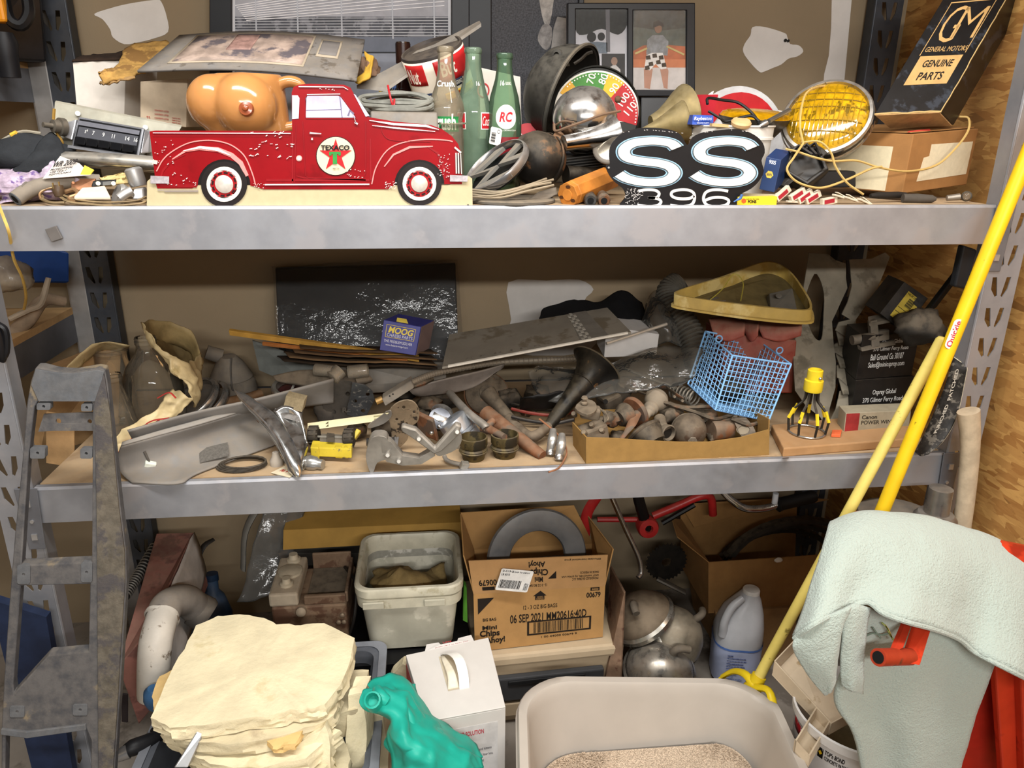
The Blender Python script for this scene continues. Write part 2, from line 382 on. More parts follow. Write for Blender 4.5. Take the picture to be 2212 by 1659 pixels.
# ------------------------------------------------------------ neighbouring rack along the left wall
nr=thing('steel_rack','second grey steel rack along the left wall, mostly out of frame','rack',(-1.2,.2,0))
XN=-.925
def nbeam(za): 
    g=G().box((XN-.002,-.15,za-.046),(.004,1.5,.075)); g.o('beam',steel2,nr,0)
    G().box((-1.3,-.15,za),(.75,1.48,.017)).o('shelf_board',mt('#b59468',.8,v=.15,s=14),nr,0)
nbeam(1.59); nbeam(.995); 
G().box((-.905,.612,1.0),(.05,.05,2.0)).o('post',mt('#8a8886',.5,.3,v=.1,d=.2),nr,0,.006)
# contents of that rack
t=thing('tool_case','black plastic tool case on the upper left shelf','case',(-1.1,.45,1.6))
g=G(); g.hexa(P(-60,128,.45),P(102,134,.55),P(86,-60,.55),P(-60,-60,.45),(-.15,.2,0)); g.o('case_body',mt('#26262a',.3,v=.2),t,0,.006)
g=G(); g.tube([P(8,-10,.43),P(20,40,.42),P(45,55,.42),P(62,30,.43),P(58,-10,.44)],.012,8,4); g.o('handle',mt('#1b1b1e',.4),t)
g=G(); g.box(P(2,22,.42),(.03,.04,.05)); g.o('latch',mt('#d58a1e',.4),t,0,.006)
g=G(); g.lathe(P(5,70,.42),(0,0,-1),[(0,.02),(.02,.026),(.05,.022),(.09,.02)],14); g.o('foot_post',mt('#222226',.5),t)
o=G().hexa(P(-20,610,.5),P(150,612,.55),P(150,545,.55),P(-20,500,.5),(-.1,.06,0)).o('storage_bin',mt('#12356f',.5),None,0,.005); tag(o,'dark blue plastic bin behind the upper beam at far left','bin')
o=G().tube([P(20,728,.34),P(60,690,.38),P(95,648,.42),P(140,652,.45)],[.016,.018,.015,.012],10,4).o('driftwood_branch',mt('#8c7a66',.8,v=.25,d=.3),None); tag(o,'grey brown branch lying on the left rack middle shelf','branch')
o=G().tube([P(20,690,.33),P(60,670,.35),P(88,655,.37),P(105,600,.39)],[.006,.007,.008,.006],8,4).o('forked_twig',mt('#9b8e7c',.8,d=.3),None); tag(o,'thin forked twig leaning over the thick branch','twig')
sheet('plastic_wrap',[[P(-20,560,.3),P(25,552,.33),P(80,585,.36)],[P(-20,590,.3),P(30,600,.3),P(78,610,.34)],[P(-20,640,.3),P(20,632,.31),P(60,625,.33)]],gl('#d8d4cc',.5,.25,.3),None,5,5,.01,22); 
tag(bpy.data.objects['plastic_wrap'],'crumpled clear plastic wrap on the left rack','wrap')
o=G().tube([P(-4,440,-.02),P(8,470,-.02),P(20,505,-.02),P(30,560,.05),P(48,600,.12),P(56,640,.2),P(52,668,.28)],.0028,6,5).o('hanging_wire',mt('#d0b060',.6),None); tag(o,'thin yellow wire hanging over the upper beam at far left','wire')
o=G().sph(P(-2,740,-.02),.02,(.6,.6,2)).tube([P(-5,700,-.02),P(12,715,-.02),P(14,760,-.02),P(0,778,-.02)],.006,8,4).o('hook_strap',mt('#1d1d20',.35),None); tag(o,'black plastic hook hanging on the left front post','hook')
# ============================================================ TOP SHELF
# ------------------------------------------------------------ tin pickup truck sign
t=thing('pickup_sign','red tin pickup truck sign on cream base at shelf edge','sign',P(670,447,.012))
def Lk(k): return pl(.016-.0011*k)
W=(0,.001,0)
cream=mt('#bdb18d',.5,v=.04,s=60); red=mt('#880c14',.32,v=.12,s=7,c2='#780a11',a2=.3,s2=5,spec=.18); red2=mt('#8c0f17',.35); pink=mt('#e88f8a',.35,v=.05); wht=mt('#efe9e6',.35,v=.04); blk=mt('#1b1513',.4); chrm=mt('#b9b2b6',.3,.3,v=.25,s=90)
plate('base_strip',Lk(0),[(317,449),(318,392),(324,386),(372,386),(372,400),(967,400),(1000,392),(1012,380),(1020,386),(1021,449)],[],(0,.003,0),cream,t)
def arch(cx,cy,r_,a0,a1,n=14,ry=None): return [(cx+r_*math.cos(R(a0+(a1-a0)*i/n)),cy-(ry or r_)*math.sin(R(a0+(a1-a0)*i/n))) for i in range(n+1)]
body=[(323,284),(335,282),(631,283),(630,200),(634,188),(645,183),(668,181),(743,183),(757,189),(764,202),(797,253),(850,262),(931,270),(955,279),(976,294),(989,310),(995,326),(998,377),(998,398),(962,398)]+arch(906,399,54,0,180)+[(838,409),(570,409),(545,402)]+arch(484,401,57,0,180)[0:]+[(415,407),(340,407),(336,395),(330,341)]
plate('truck_body',Lk(1),body,[],W,red,t)
plate('wheel_well',Lk(.6),arch(484,401,58,2,178),[],W,blk,t); plate('wheel_well',Lk(.6),arch(906,399,55,2,178),[],W,blk,t)
for cx,cy,r_ in ((484,398,50),(906,397,48)):
    wh=plate('wheel',Lk(2),circ(cx,cy,r_,r_*.98,36),[],W,mt('#2a201f',.45,v=.2),t)
    plate('whitewall',Lk(3),circ(cx,cy,r_*.76,n=32),[circ(cx,cy,r_*.56,n=32)],W,mt('#d2ccc4',.4),wh)
    rm=plate('rim',Lk(3),circ(cx,cy,r_*.6,n=32),[],W,mt('#a3141b',.35),wh)
    g=G()
    for i in range(12):
        a=R(30*i+8); fn=Lk(4); stroke(g,fn,[(cx+r_*.5*math.cos(a+d),cy+r_*.5*math.sin(a+d)) for d in (-.17,-.06,.06,.17)],r_*.07,W)
    g.o('rim_slot',mt('#2a1010',.5),wh,0)
    G().lathe(P(cx,cy,.011),(0,-1,0),[(0,r_*.00038*.85),(.0015,r_*.0003*.85),(.003,r_*.00015),(.0034,.0003)],24).o('hubcap',mt('#ded8cf',.25,.4,v=.2,s=40),wh)
# windows
plate('window',Lk(2),[(663,207),(731,207),(737,211),(764,248),(768,254),(661,254),(660,212)],[],W,mt('#b9b5cf',.25,v=.25,s=14),t)
plate('rear_window',Lk(2),[(631,206),(643,206),(647,212),(645,256),(631,257)],[],W,mt('#c9c4d6',.25,v=.2),t)
plate('windshield',Lk(2),[(764,203),(768,205),(798,250),(790,252)],[],W,mt('#c9c6d8',.25),t)
g=G(); stroke(g,Lk(2.6),[(734,208),(739,254)],1.6,W); stroke(g,Lk(2.6),[(661,238),(737,236)],1.0,W); stroke(g,Lk(2.6),[(752,250),(756,238),(764,246)],4,W); g.o('window_divider',mt('#6d6880',.4),t,0)
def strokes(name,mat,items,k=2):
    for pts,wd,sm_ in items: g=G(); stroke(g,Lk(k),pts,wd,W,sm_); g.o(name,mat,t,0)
strokes('fender_edge',red2,[([(660,254),(661,212),(664,206),(732,205),(740,211),(771,256),(661,256)],1.4,0),([(654,262),(660,380),(668,385),(785,386),(790,372),(790,262)],1.2,0),([(640,270),(636,395)],1.4,0),([(822,268),(828,290),(850,303),(930,306)],1.2,4)])
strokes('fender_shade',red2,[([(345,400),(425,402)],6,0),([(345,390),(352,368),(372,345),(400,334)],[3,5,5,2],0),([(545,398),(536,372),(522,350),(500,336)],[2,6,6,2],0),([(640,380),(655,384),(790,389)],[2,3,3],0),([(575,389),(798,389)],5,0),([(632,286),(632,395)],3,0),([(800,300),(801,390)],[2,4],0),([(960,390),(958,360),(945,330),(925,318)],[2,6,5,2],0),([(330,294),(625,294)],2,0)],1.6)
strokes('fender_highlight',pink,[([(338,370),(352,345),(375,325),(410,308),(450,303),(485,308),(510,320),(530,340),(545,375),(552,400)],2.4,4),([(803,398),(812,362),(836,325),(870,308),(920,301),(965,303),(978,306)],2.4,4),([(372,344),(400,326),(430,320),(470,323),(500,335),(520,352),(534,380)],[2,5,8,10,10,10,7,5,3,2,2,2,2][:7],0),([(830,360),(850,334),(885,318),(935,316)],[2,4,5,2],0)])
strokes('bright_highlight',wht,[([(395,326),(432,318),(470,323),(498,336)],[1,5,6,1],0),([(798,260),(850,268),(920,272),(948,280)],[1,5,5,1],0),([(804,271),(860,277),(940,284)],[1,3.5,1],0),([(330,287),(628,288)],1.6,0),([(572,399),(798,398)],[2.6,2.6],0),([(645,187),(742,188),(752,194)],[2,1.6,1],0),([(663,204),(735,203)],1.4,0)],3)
strokes('bumper',chrm,[([(325,388),(365,389)],[17,15],0),([(972,385),(1010,386)],[14,13],0)],4)
strokes('grille',mt('#cfc8c2',.3,.3),[([(985,330),(986,375)],3,0),([(990,330),(991,375)],3,0),([(982,318),(996,330)],4,0),([(995,332),(997,376)],2,0)],3)
strokes('grille_gap',blk,[([(987.6,334),(988.6,374)],1.6,0),([(993,334),(994,374)],1.4,0)],3)
strokes('tail_lamp',mt('#d9c9bb',.3),[([(329,349),(340,351)],8,0)],3); strokes('door_handle',chrm,[([(669,287),(694,289)],[4.5,2],0),([(672,300),(676,300)],5,0),([(766,264),(773,268)],4,0),([(763,247),(769,266)],1.2,0)],4)
plate('fuel_cap',Lk(2),circ(646,342,6.5,n=18),[],W,mt('#e9a59a',.3),t); plate('fuel_cap',Lk(3),circ(646,342,4.6,n=18),[],W,mt('#c9c0bd',.3),t)
lg=plate('round_emblem',Lk(2),circ(725,337,42.5,n=40),[],W,blk,t)
plate('emblem_ground',Lk(3),circ(725,337,41,n=40),[],W,mt('#d6cbac',.45,v=.05),lg)
star=[(725+(36 if i%2==0 else 13.6)*math.sin(R(36*i)),336-(36 if i%2==0 else 13.6)*math.cos(R(36*i))) for i in range(10)]
plate('star',Lk(4),star,[],W,mt('#c01c22',.4),lg)
plate('green_letter',Lk(5),[(711,328),(736,328),(736,336),(731,336),(731,333),(728,333),(728,354),(719,354),(719,333),(716,333),(716,336),(711,336)],[],W,mt('#2f8a3e',.4),lg)
text([('TEXACO',693,324.5,755,313.5,.03)],Lk(5),W,mt('#151312',.4),lg); text([('REG. T.M.',719,364.5,733,362.5)],Lk(5),W,blk,lg)
rnd=random.Random(3); g=G()
for (x0,y0,x1,y1,n,l) in ((535,285,630,345,34,7),(330,300,375,360,18,3),(945,330,972,385,46,2.6),(360,372,425,405,16,4),(545,396,570,410,10,4),(745,360,790,385,16,3),(830,392,855,408,20,4),(690,191,725,196,6,3)):
    for i in range(n):
        x=rnd.uniform(x0,x1);y=rnd.uniform(y0,y1);q=rnd.uniform(.3,1)*l; stroke(g,Lk(3),[(x,y),(x+q,y-q*rnd.uniform(-.2,.9))],rnd.uniform(.7,1.8),W)
tag(g.o('paint_chips',mt('#e6dcd6',.5),t,0),kind='stuff')
g=G(); stroke(g,Lk(2),[(340,411),(428,411)],1,W); stroke(g,Lk(2),[(355,414),(428,414)],1,W); g.o('bumper_shadow_line',mt('#8b7f86',.5),t,0)
G().cyl(P(1011,444,.0165),P(1011,444,.012),.0022,12).o('nail_hole',blk,t)
# ------------------------------------------------------------ ceramic novelty mug
t=thing('novelty_mug','glazed tan ceramic novelty mug standing behind the red truck bed','mug',(P(530,280,.1).x,.1,ZT))
tan=mt('#b07a46',.16,v=.07,s=9,spec=.6); c0=P(540,215,.115)
g=G(); zt=P(540,158,.115).z
g.lathe((c0.x,.125,ZT),(0,0,1),[(0,.048),(.01,.056),(.06,.066),(.12,.07),(zt-ZT-.012,.064),(zt-ZT,.058),(zt-ZT-.003,.05),(zt-ZT-.02,.048)],32)
a=P(530,228,.075); b=P(463,222,.09); g.sph(a,.058,(1,.95,1),28); g.sph(b,.05,(1,.95,1.02),28); g.sph(P(495,255,.105),.05)
ob=g.o('mug_body',tan,t,80); md=ob.modifiers.new('r','REMESH'); md.mode='VOXEL'; md.voxel_size=.0035; md.use_smooth_shade=True; md=ob.modifiers.new('s','SMOOTH'); md.factor=.7; md.iterations=9
g=G().tube([P(596,200,.11),P(605,182,.11),P(630,176,.11),P(652,190,.115),P(655,235,.12),P(645,268,.115),P(612,277,.11),P(590,277,.11)],.0105,12,4); g.o('handle',tan,t)
for q,d in ((P(531,234,.020),cv(.05,-.1,1)),(P(418,232,.075),cv(-.9,-.1,.5))):
    g=G().lathe(q,d,[(-.004,.0135),(.0015,.012),(.003,.006),(.0065,.005),(.0085,.002)],20); g.o('glaze_boss',mt('#8a4526',.2,spec=.6),t)
# ------------------------------------------------------------ far left pile
t=thing('car_radio','chrome and black push button car radio mounted on a grey metal plate','radio',P(250,340,.2))
o_=P(113,330,.20); ux=P(325,345,.17)-P(118,300,.19); fa=P(118,222,.20); fb=P(390,272,.22)
G().hexa(P(110,318,.20),P(330,372,.2),P(392,275,.235),P(118,221,.235),(0,.006,.004)).o('mounting_plate',mt('#9a988a',.55,.2,v=.15,d=.3),t,0,.001)
fm,n=face(P(152,318,.165),P(300,340,.165),P(168,251,.185)); 
G().hexa(P(152,318,.165),P(300,340,.165),P(312,276,.185),P(168,251,.185),n*-.03).o('radio_case',mt('#9c9da2',.25,.85,v=.15),t,0,.003)
fq=lambda u,v,k: (P(152,318,.165)*(1-u)+P(300,340,.165)*u)*(1-v)+(P(168,251,.185)*(1-u)+P(312,276,.185)*u)*v+n*k
def rq(name,u0,v0,u1,v1,k,mat,par=t,bev=0): return G().hexa(fq(u0,v0,k),fq(u1,v0,k),fq(u1,v1,k),fq(u0,v1,k),n*-.002).o(name,mat,par,0,bev)
rq('dial_recess',.04,.06,.96,.93,.0012,mt('#16161a',.3)); dg=rq('dial_glass',.06,.36,.94,.68,.002,mt('#4a4b50',.2,v=.1)); rq('chrome_bar',.05,.72,.95,.86,.004,mt('#c9c9d4',.12,.9)); rq('lower_trim',-.02,-.05,1.0,.04,.006,mt('#a9a9ad',.2,.8))
text([('5⁵',.16,.5,.2,.62),('7',.27,.48,.3,.61),('9',.42,.48,.45,.61),('11',.56,.48,.6,.61),('14',.76,.48,.82,.61),('16',.89,.48,.94,.61)],lambda q:fq(q[0],q[1],.0026),n*-.0005,mt('#e8e6de',.4),dg)
for i in range(5): rq('push_button',.07+i*.175,.08,.23+i*.175,.31,.012,mt('#121215',.18),t,.0015)
G().hexa(P(112,285,.18),P(155,303,.17),P(165,258,.18),P(128,268,.18),(0,.02,0)).o('side_wing',mt('#b5b5b8',.3,.6),t,0,.002)
G().hexa(P(303,332,.17),P(322,330,.18),P(325,285,.19),P(313,280,.18),(0,.02,0)).o('side_wing',mt('#b5b5b8',.3,.6),t,0,.002)
G().lathe(P(139,275,.175),cv(-.5,-.15,.8),[(0,.017),(.01,.017),(.011,.012),(.022,.012),(.023,.005),(.04,.005)],18).o('tuning_shaft',mt('#6c675e',.4,.6,d=.3),t)
G().tube([P(117,235,.18),P(116,262,.175),P(122,285,.17),P(133,305,.165),P(136,318,.17)],.003,6,4).o('wire',mt('#8a6a2c',.6),t)
for q in ((168,245),(314,275)): G().cyl(P(*q,.23),P(*q,.222),.005,10).o('screw',mt('#c5c2b8',.4,.5),t)
o=G().tube([P(138,342,.13),P(200,346,.125),P(270,350,.12),P(345,356,.12),P(420,360,.13)],[.018,.021,.022,.022,.02],16,4,flat=.7).o('chrome_tube',mt('#a3a19b',.2,.9,d=.5,v=.2),None); tag(o,'dull chrome tube lying below the car radio','tube')
# dark cloth cap
t=thing('fabric_cap','charcoal fabric cap slumped at far left of the top shelf','cap',P(60,375,.14))
fab=mt('#35383c',.9,v=.2,s=30,b=.3,bs=400)
lump('cap_crown',P(55,338,.17),(.085,.075,.045),fab,t,.25,1.6,2)
sheet('cap_flap',[[P(62,345,.11),P(85,312,.13),P(108,288,.16),P(125,296,.17)],[P(35,362,.10),P(70,345,.09),P(105,325,.11),P(138,325,.13)],[P(10,372,.10),P(50,372,.08),P(95,368,.09),P(145,338,.12)]],fab,t,6,6,.003,30,.005)
G().tube([P(-5,310,.13),P(20,295,.13),P(50,284,.14),P(88,288,.15)],.003,6,5).o('cord',mt('#8f8878',.7),t); G().cyl(P(24,292,.13),P(36,286,.13),.0042,8).o('cord_clip',mt('#d8b040',.4),t)
# plastic parcel
t=thing('plastic_parcel','crumpled lavender netted plastic bag with printed white label','bag',P(80,425,.09))
ob=lump('bag_body',P(52,400,.10),(.075,.05,.03),mt('#a594a3',.3,v=.3,s=60,c2='#6a5486',a2=.33,s2=50),t,.35,3,5)
sheet('bag_side',[[P(0,415,.07),P(30,375,.09),P(70,355,.1),P(115,340,.11)],[P(5,425,.06),P(50,400,.07),P(90,385,.08),P(135,365,.09)],[P(0,440,.05),P(60,428,.06),P(110,410,.07),P(170,385,.08)]],mt('#b5a6b5',.3,v=.3,s=70,c2='#6a5486',a2=.35,s2=60),t,6,6,.006,40)
la,lb,lc=P(92,386,.055),P(195,376,.07),P(128,340,.09); f_,n=face(la,la+(lb-la),lc)
lab=G().hexa(la,P(196,378,.07),P(172,353,.085),P(130,337,.09),n*-.001).o('paper_label',mt('#cfc6bd',.7),t,0)
f_,n=face(P(95,384,.054),P(165,374,.064),P(118,350,.079),.0008); text([('WR 2009',.02,.62,.75,1.0,.01),('PROFESSIONAL',.06,.4,.75,.52),('USE ONLY',.1,.24,.6,.34),('RECYCLABLE',.12,.08,.8,.18)],f_,n*-.0005,mt('#2a2626',.6),lab)
G().hexa(P(173,377,.068),P(194,378,.07),P(203,367,.074),P(183,357,.08),n*-.0015).o('yellow_patch',mt('#e0c63a',.4),t,0)
# rubber hose etc.
t=thing('rubber_hose','grey rubber hose with hollow end at the front left edge','hose',P(35,440,.02))
pth=[P(33,430,.03),P(60,412,.05),P(100,398,.07),P(160,390,.09),P(215,392,.11)]
g=G(); g.tube(pth,.0135,16,5); g.o('hose_wall',mt('#7d756a',.85,v=.15,d=.3),t); d=(pth[0]-pth[1]).normalized()
G().lathe(pth[0]-d*.0005,d,[(0,.0125),(.0015,.0128),(.002,.0085),(.0008,.008)],20).o('hose_lip',mt('#5f6468',.7),t); G().lathe(pth[0],d,[(.0012,.0075),(.0014,.0001)],16).o('hose_bore',mt('#0c0c0c',.9),t)
g=G(); g.tube([pth[1]+V((0,0,.0145)),pth[1]+V((.004,.0145,0)),pth[1]-V((0,0,.0145)),pth[1]-V((.004,.0145,0))],.0022,6,5,True); g.o('hose_rib',mt('#6e675e',.85),t)
o=G().hexa(P(154,412,.07),P(205,408,.08),P(205,386,.085),P(153,386,.08),(0,.006,0)).cyl(P(158,395,.07),P(158,395,.064),.003,10).hexa(P(180,418,.06),P(205,414,.07),P(205,408,.07),P(180,411,.065),(0,.008,0)).o('copper_bracket',mt('#a5714f',.4,.6,v=.2,d=.3),None,0,.001); tag(o,'bent copper strip bracket lying across the hose','bracket')
t=thing('connector_strip','tiny black and silver connector strip among the loose parts','connector',P(222,405,.07))
G().hexa(P(196,404,.06),P(248,399,.065),P(250,388,.07),P(200,391,.066),(0,.02,0)).o('housing',mt('#1e1e1e',.4),t,0,.002); G().hexa(P(222,401,.058),P(240,399,.06),P(240,391,.062),P(222,393,.06),(0,.004,0)).o('metal_insert',mt('#85837d',.3,.8),t,0); 
for q in (212,245): G().cyl(P(q,397,.061),P(q,396,.055),.004,12).o('terminal',mt('#a59a80',.3,.7),t)
o=sheet('corrugated_scrap',[[P(215,386,.09),P(245,378,.1),P(275,372,.1)],[P(222,394,.08),P(250,388,.08),P(280,382,.085)],[P(228,402,.07),P(255,398,.07),P(282,395,.075)]],mt('#c9b078',.8,v=.3,s=90,c2='#7d6638',a2=.3,s2=80),None,5,5,.003,60,.003); tag(o,'torn scrap of tan corrugated paper behind the connector','scrap')
t=thing('power_cord','flat brown power cord with two prong plug at the shelf front','cord',P(130,430,.04))
G().tube([P(130,425,.035),P(150,436,.02),P(190,441,.012),P(240,444,.008),P(300,440,.012),P(318,432,.03)],.0035,6,5,flat=.6).tube([P(134,420,.04),P(160,430,.025),P(220,437,.016),P(290,434,.02),P(315,425,.04)],.003,6,5,flat=.6).tube([P(92,425,.05),P(88,418,.07),P(105,408,.09),P(125,408,.09)],.003,6,5).tube([P(90,430,.04),P(110,438,.02),P(140,438,.02)],.003,6,4).o('cable',mt('#7d6a4c',.6,v=.3),t)
G().lathe(P(128,425,.035),cv(-.1,1,.1),[(0,.007),(.006,.009),(.012,.01),(.02,.009),(.021,.003)],12).o('plug',mt('#4b3b2b',.4),t); G().box(P(115,402,.032),(.0012,.004,.012)).box(P(128,400,.034),(.0012,.004,.012)).o('prong',mt('#b9a36a',.3,.8),t,0)
t=thing('copper_tube_loop','small looped copper tube beside the two prong plug','tube',P(130,430,.04))
G().tube([P(88,430,.04),P(86,418,.05),P(100,408,.06),P(118,405,.065)],.0022,6,5).o('tube_bend',mt('#9c7a58',.4,.5),t); G().tube([P(140,415,.05),P(160,410,.05),P(168,420,.04),P(150,428,.03),P(165,435,.025)],.004,8,5).o('tube_bend',mt('#9c7a58',.4,.5),t)
o=G().hexa(P(160,432,.02),P(240,432,.025),P(228,408,.055),P(178,412,.05),(0,0,.006)).o('paper_packet',mt('#d3c3ae',.7,v=.1),None,0,.002); tag(o,'folded cream paper packet among loose parts at front left','packet')
t=thing('hose_clamp','pair of grey aluminium pipe clamps behind the truck sign corner','clamp',P(275,425,.05))  # two pipe clamps kept together as one thing
al=mt('#a9a8a6',.35,.7,d=.3)
G().lathe(P(265,425,.06),cv(-.6,.2,.7),[(0,.022),(.006,.023),(.012,.019)],20).o('clamp_disc',al,t); G().tube([P(258,428,.035),P(272,418,.04),P(285,412,.045)],.009,10).o('clamp_neck',al,t); G().hexa(P(285,432,.04),P(312,430,.05),P(310,405,.06),P(288,408,.05),(0,.02,0)).o('clamp_block',al,t,0,.003)
G().lathe(P(300,402,.07),cv(-.2,.9,.3),[(0,.014),(.01,.016),(.03,.016),(.034,.012)],16).o('clamp_cap',al,t)
# boxes and mat board at the back left
def carton(name,label,pts,depth,mat,flaps=(),cat='box',lift=0):
    t=thing(name,label,cat,pts[0]); G().hexa(*pts,depth).o('box_body',mat,t,0,.001); return t
card=mt('#b08d62',.85,v=.1,s=30,b=.1,bs=300); cardw=mt('#d3ccc2',.8,v=.07,s=20)
t=carton('white_carton','white cardboard carton with torn open top at the back left',[P(170,285,.40),P(268,262,.44),P(272,128,.44),P(157,135,.40)],(.03,.12,0),cardw)
sheet('torn_flap',[[P(157,134,.395),P(190,130,.41),P(262,130,.43)],[P(165,124,.42),P(210,118,.45),P(268,112,.47)]],mt('#3d2c20',.9,v=.3),t,6,5,.004,60,.003)
t=carton('brown_carton','brown carton with small red printing under the grey mat board',[P(303,262,.34),P(402,275,.36),P(405,170,.36),P(303,176,.34)],(0,.16,0),mt('#a89882',.85,v=.1),cat='box')
f_,n=face(P(305,262,.339),P(400,274,.359),P(305,178,.339)); text([('22',.12,.05,.2,.16)]+[('CONTENTS LISTED',.3,.1*i+.02,.62,.1*i+.06) for i in range(4)]+[('PARTS INC.',.7,.06*i,.9,.06*i+.03) for i in range(4)],f_,n*-.0005,mt('#a33028',.6),t)
t=thing('torn_cardboard','ragged torn brown cardboard sheet jutting out under the mat board','cardboard',P(290,160,.3))
sheet('cardboard_ply',[[P(218,158,.30),P(232,150,.32),P(255,140,.36),P(280,100,.45),P(360,90,.48)],[P(216,166,.30),P(240,162,.31),P(270,152,.34),P(305,118,.42),P(375,100,.46)],[P(225,178,.29),P(255,172,.3),P(285,166,.31),P(320,150,.36),P(400,120,.42)]],mt('#a07c42',.9,v=.3,s=40,c2='#7a5a30',a2=.4,s2=25),t,6,6,.004,70,.006)
sheet('cardboard_ply',[[P(214,182,.295),P(240,172,.30),P(290,166,.31)],[P(226,184,.29),P(250,178,.295),P(295,172,.30)]],mt('#8a6d46',.95,v=.3,s=60),t,6,5,.006,90,.004)
t=thing('mat_board','large dusty grey picture mat with blurred photo lying across the boxes','picture mat',P(540,170,.3))
a,b,c,d=P(297,155,.27),P(770,176,.26),P(788,88,.42),P(388,78,.44)
fmb=lambda q:(a*(1-q[0])+b*q[0])*(1-q[1])+(d*(1-q[0])+c*q[0])*q[1]+V((0,-.01,.02))*(math.sin(q[0]*3.1)*.6)
g=G(); nn=V((0,-.3,.9)); g.grid(lambda u,v:fmb((u,v)),16,6); g.o('board',mt('#6f6c69',.75,v=.15,s=14,d=.35,c2='#4a4643',a2=.25,s2=30),t,60,thick=.005)
def mpatch(name,u0,v0,u1,v1,k,mat): g=G(); g.grid(lambda u,v:fmb((u0+(u1-u0)*u,v0+(v1-v0)*v))+V((0,-.3,.95))*k,12,4); return g.o(name,mat,t,60,thick=.0008)
mpatch('inner_border',.11,.14,.745,.93,.0034,mt('#a79a86',.7,v=.1)); mpatch('photo_print',.125,.18,.735,.89,.0042,mt('#9c8a7e',.5,v=.35,s=22,c2='#5d565a',a2=.4,s2=14)); mpatch('photo_print',.34,.45,.46,.85,.005,mt('#94756c',.5,v=.3,s=60))
mpatch('small_window_line',.78,.42,.89,.86,.0034,mt('#a79a86',.7)); mpatch('small_window_line',.79,.47,.88,.82,.0042,mt('#75706c',.7,v=.1))
t=thing('cardboard_stack','crumpled brown and yellow cardboard wad at the right end of the mat board','cardboard',P(790,170,.3))
sheet('ply',[[P(765,175,.32),P(790,150,.33),P(788,112,.36)],[P(772,182,.30),P(800,165,.31),P(806,122,.34)]],mt('#b08a30',.8,v=.2),t,5,6,.004,60,.004)
lump('wad',P(795,155,.36),(.025,.03,.03),mt('#6a5240',.85,v=.3),t,.4,3,4)
t=thing('amber_bottle','dark brown glass bottle neck behind the grey cable coil','bottle',(P(874,210,.42).x,.42,ZT))
zt=P(876,91,.42).z-ZT; G().lathe((P(874,210,.42).x,.42,ZT),(0,0,1),[(0,.03),(.005,.033),(zt*.5,.033),(zt*.66,.025),(zt*.76,.0155),(zt*.97,.0145),(zt*.985,.0165),(zt,.016),(zt,.011)],24).o('bottle_glass',mt('#2a1410',.08,spec=.8),t)
G().lathe((P(874,210,.42).x,.42,ZT+zt*.86),(0,0,1),[(0,.0172),(zt*.13,.0172)],24).o('cap_band',mt('#3a211b',.25),t)
o=G().hexa(P(770,192,.33),P(835,198,.31),P(1040,58,.36),P(1036,52,.37),(0,.004,.008)).hexa(P(800,186,.33),P(830,190,.32),P(1030,66,.36),P(900,112,.36),(.0,.0,.003)).o('flat_metal_blade',mt('#77736d',.5,.3,v=.15,d=.4),None,0,.001); tag(o,'long flat dusty grey metal blade angled up behind the bottles','blade')
# coffee can
t=thing('coffee_can','tilted old tin coffee can with red and white paper label','can',P(960,230,.36))
a0=P(1000,205,.36); ax=(P(925,118,.36)-P(955,212,.36)).normalized(); ax=(ax+V((0,-.35,0))).normalized()
c0=P(962,205,.37); r_=.068; Hc=.105
g=G().lathe(c0,ax,[(0,r_),(.004,r_+.001),(Hc-.004,r_+.001),(Hc,r_),(Hc,r_-.004),(Hc-.006,r_-.005)],40); g.o('tin_body',mt('#4f4a48',.4,.6,v=.2,d=.4),t)
x_,y_,z_=frame(ax)
def onc(u,v,k=0): a=u; rr=r_+.0016+k; return c0+z_*(v*Hc)+(x_*math.cos(a)+y_*math.sin(a))*rr
vd=(CAM-c0).normalized(); th=math.atan2(vd.dot(y_),vd.dot(x_))
def band(name,u0,v0,u1,v1,k,mat,wv=0):
    g=G(); g.grid(lambda u,v:onc(th+u0+(u1-u0)*u,v0+(v1-v0)*v+wv*math.sin(u*9),k),24,4); return g.o(name,mat,t,60,thick=.0004)
band('paper_label',-1.5,.06,1.5,.94,0,mt('#ddd3c2',.5,v=.06)); band('red_field',-1.2,.48,-.42,.9,.0006,mt('#b02224',.4)); band('red_field',-.1,.42,1.4,.9,.0006,mt('#b02224',.4)); band('blue_tag',-.75,.14,-.25,.32,.001,mt('#1f2a44',.4)); band('blue_tag',.2,.3,.72,.44,.001,mt('#1f2a44',.4)); band('yellow_band',.0,.08,1.2,.24,.0008,mt('#d7b23a',.4,v=.2,c2='#a33a22',a2=.4,s2=60))
text([('But',.08,.56,.6,.86,.02),('Nut',-1.1,.52,-.65,.82,.02)],lambda q:onc(th+q[0],q[1],.0014),V((0,0,0))-vd*.0004,mt('#efe6d6',.4),t)
text([('DRIP GRIND',.24,.33,.68,.41),('DRIP GRIND',-.71,.18,-.29,.28)],lambda q:onc(th+q[0],q[1],.0018),-vd*.0004,mt('#efe6d6',.4),t)
o=G().hexa(P(818,200,.40),P(875,205,.40),P(880,172,.42),P(822,176,.42),(0,.03,0)).o('blade_pack',mt('#d9b02a',.4,c2='#2c4a7a',a2=.4,s2=25),None,0); tag(o,'yellow and blue retail pack behind the grey cable coil','package')
text([('DEWALT',825,200,872,190,.03)],pl(.3985),(0,.0005,0),mt('#17130f',.4),o)
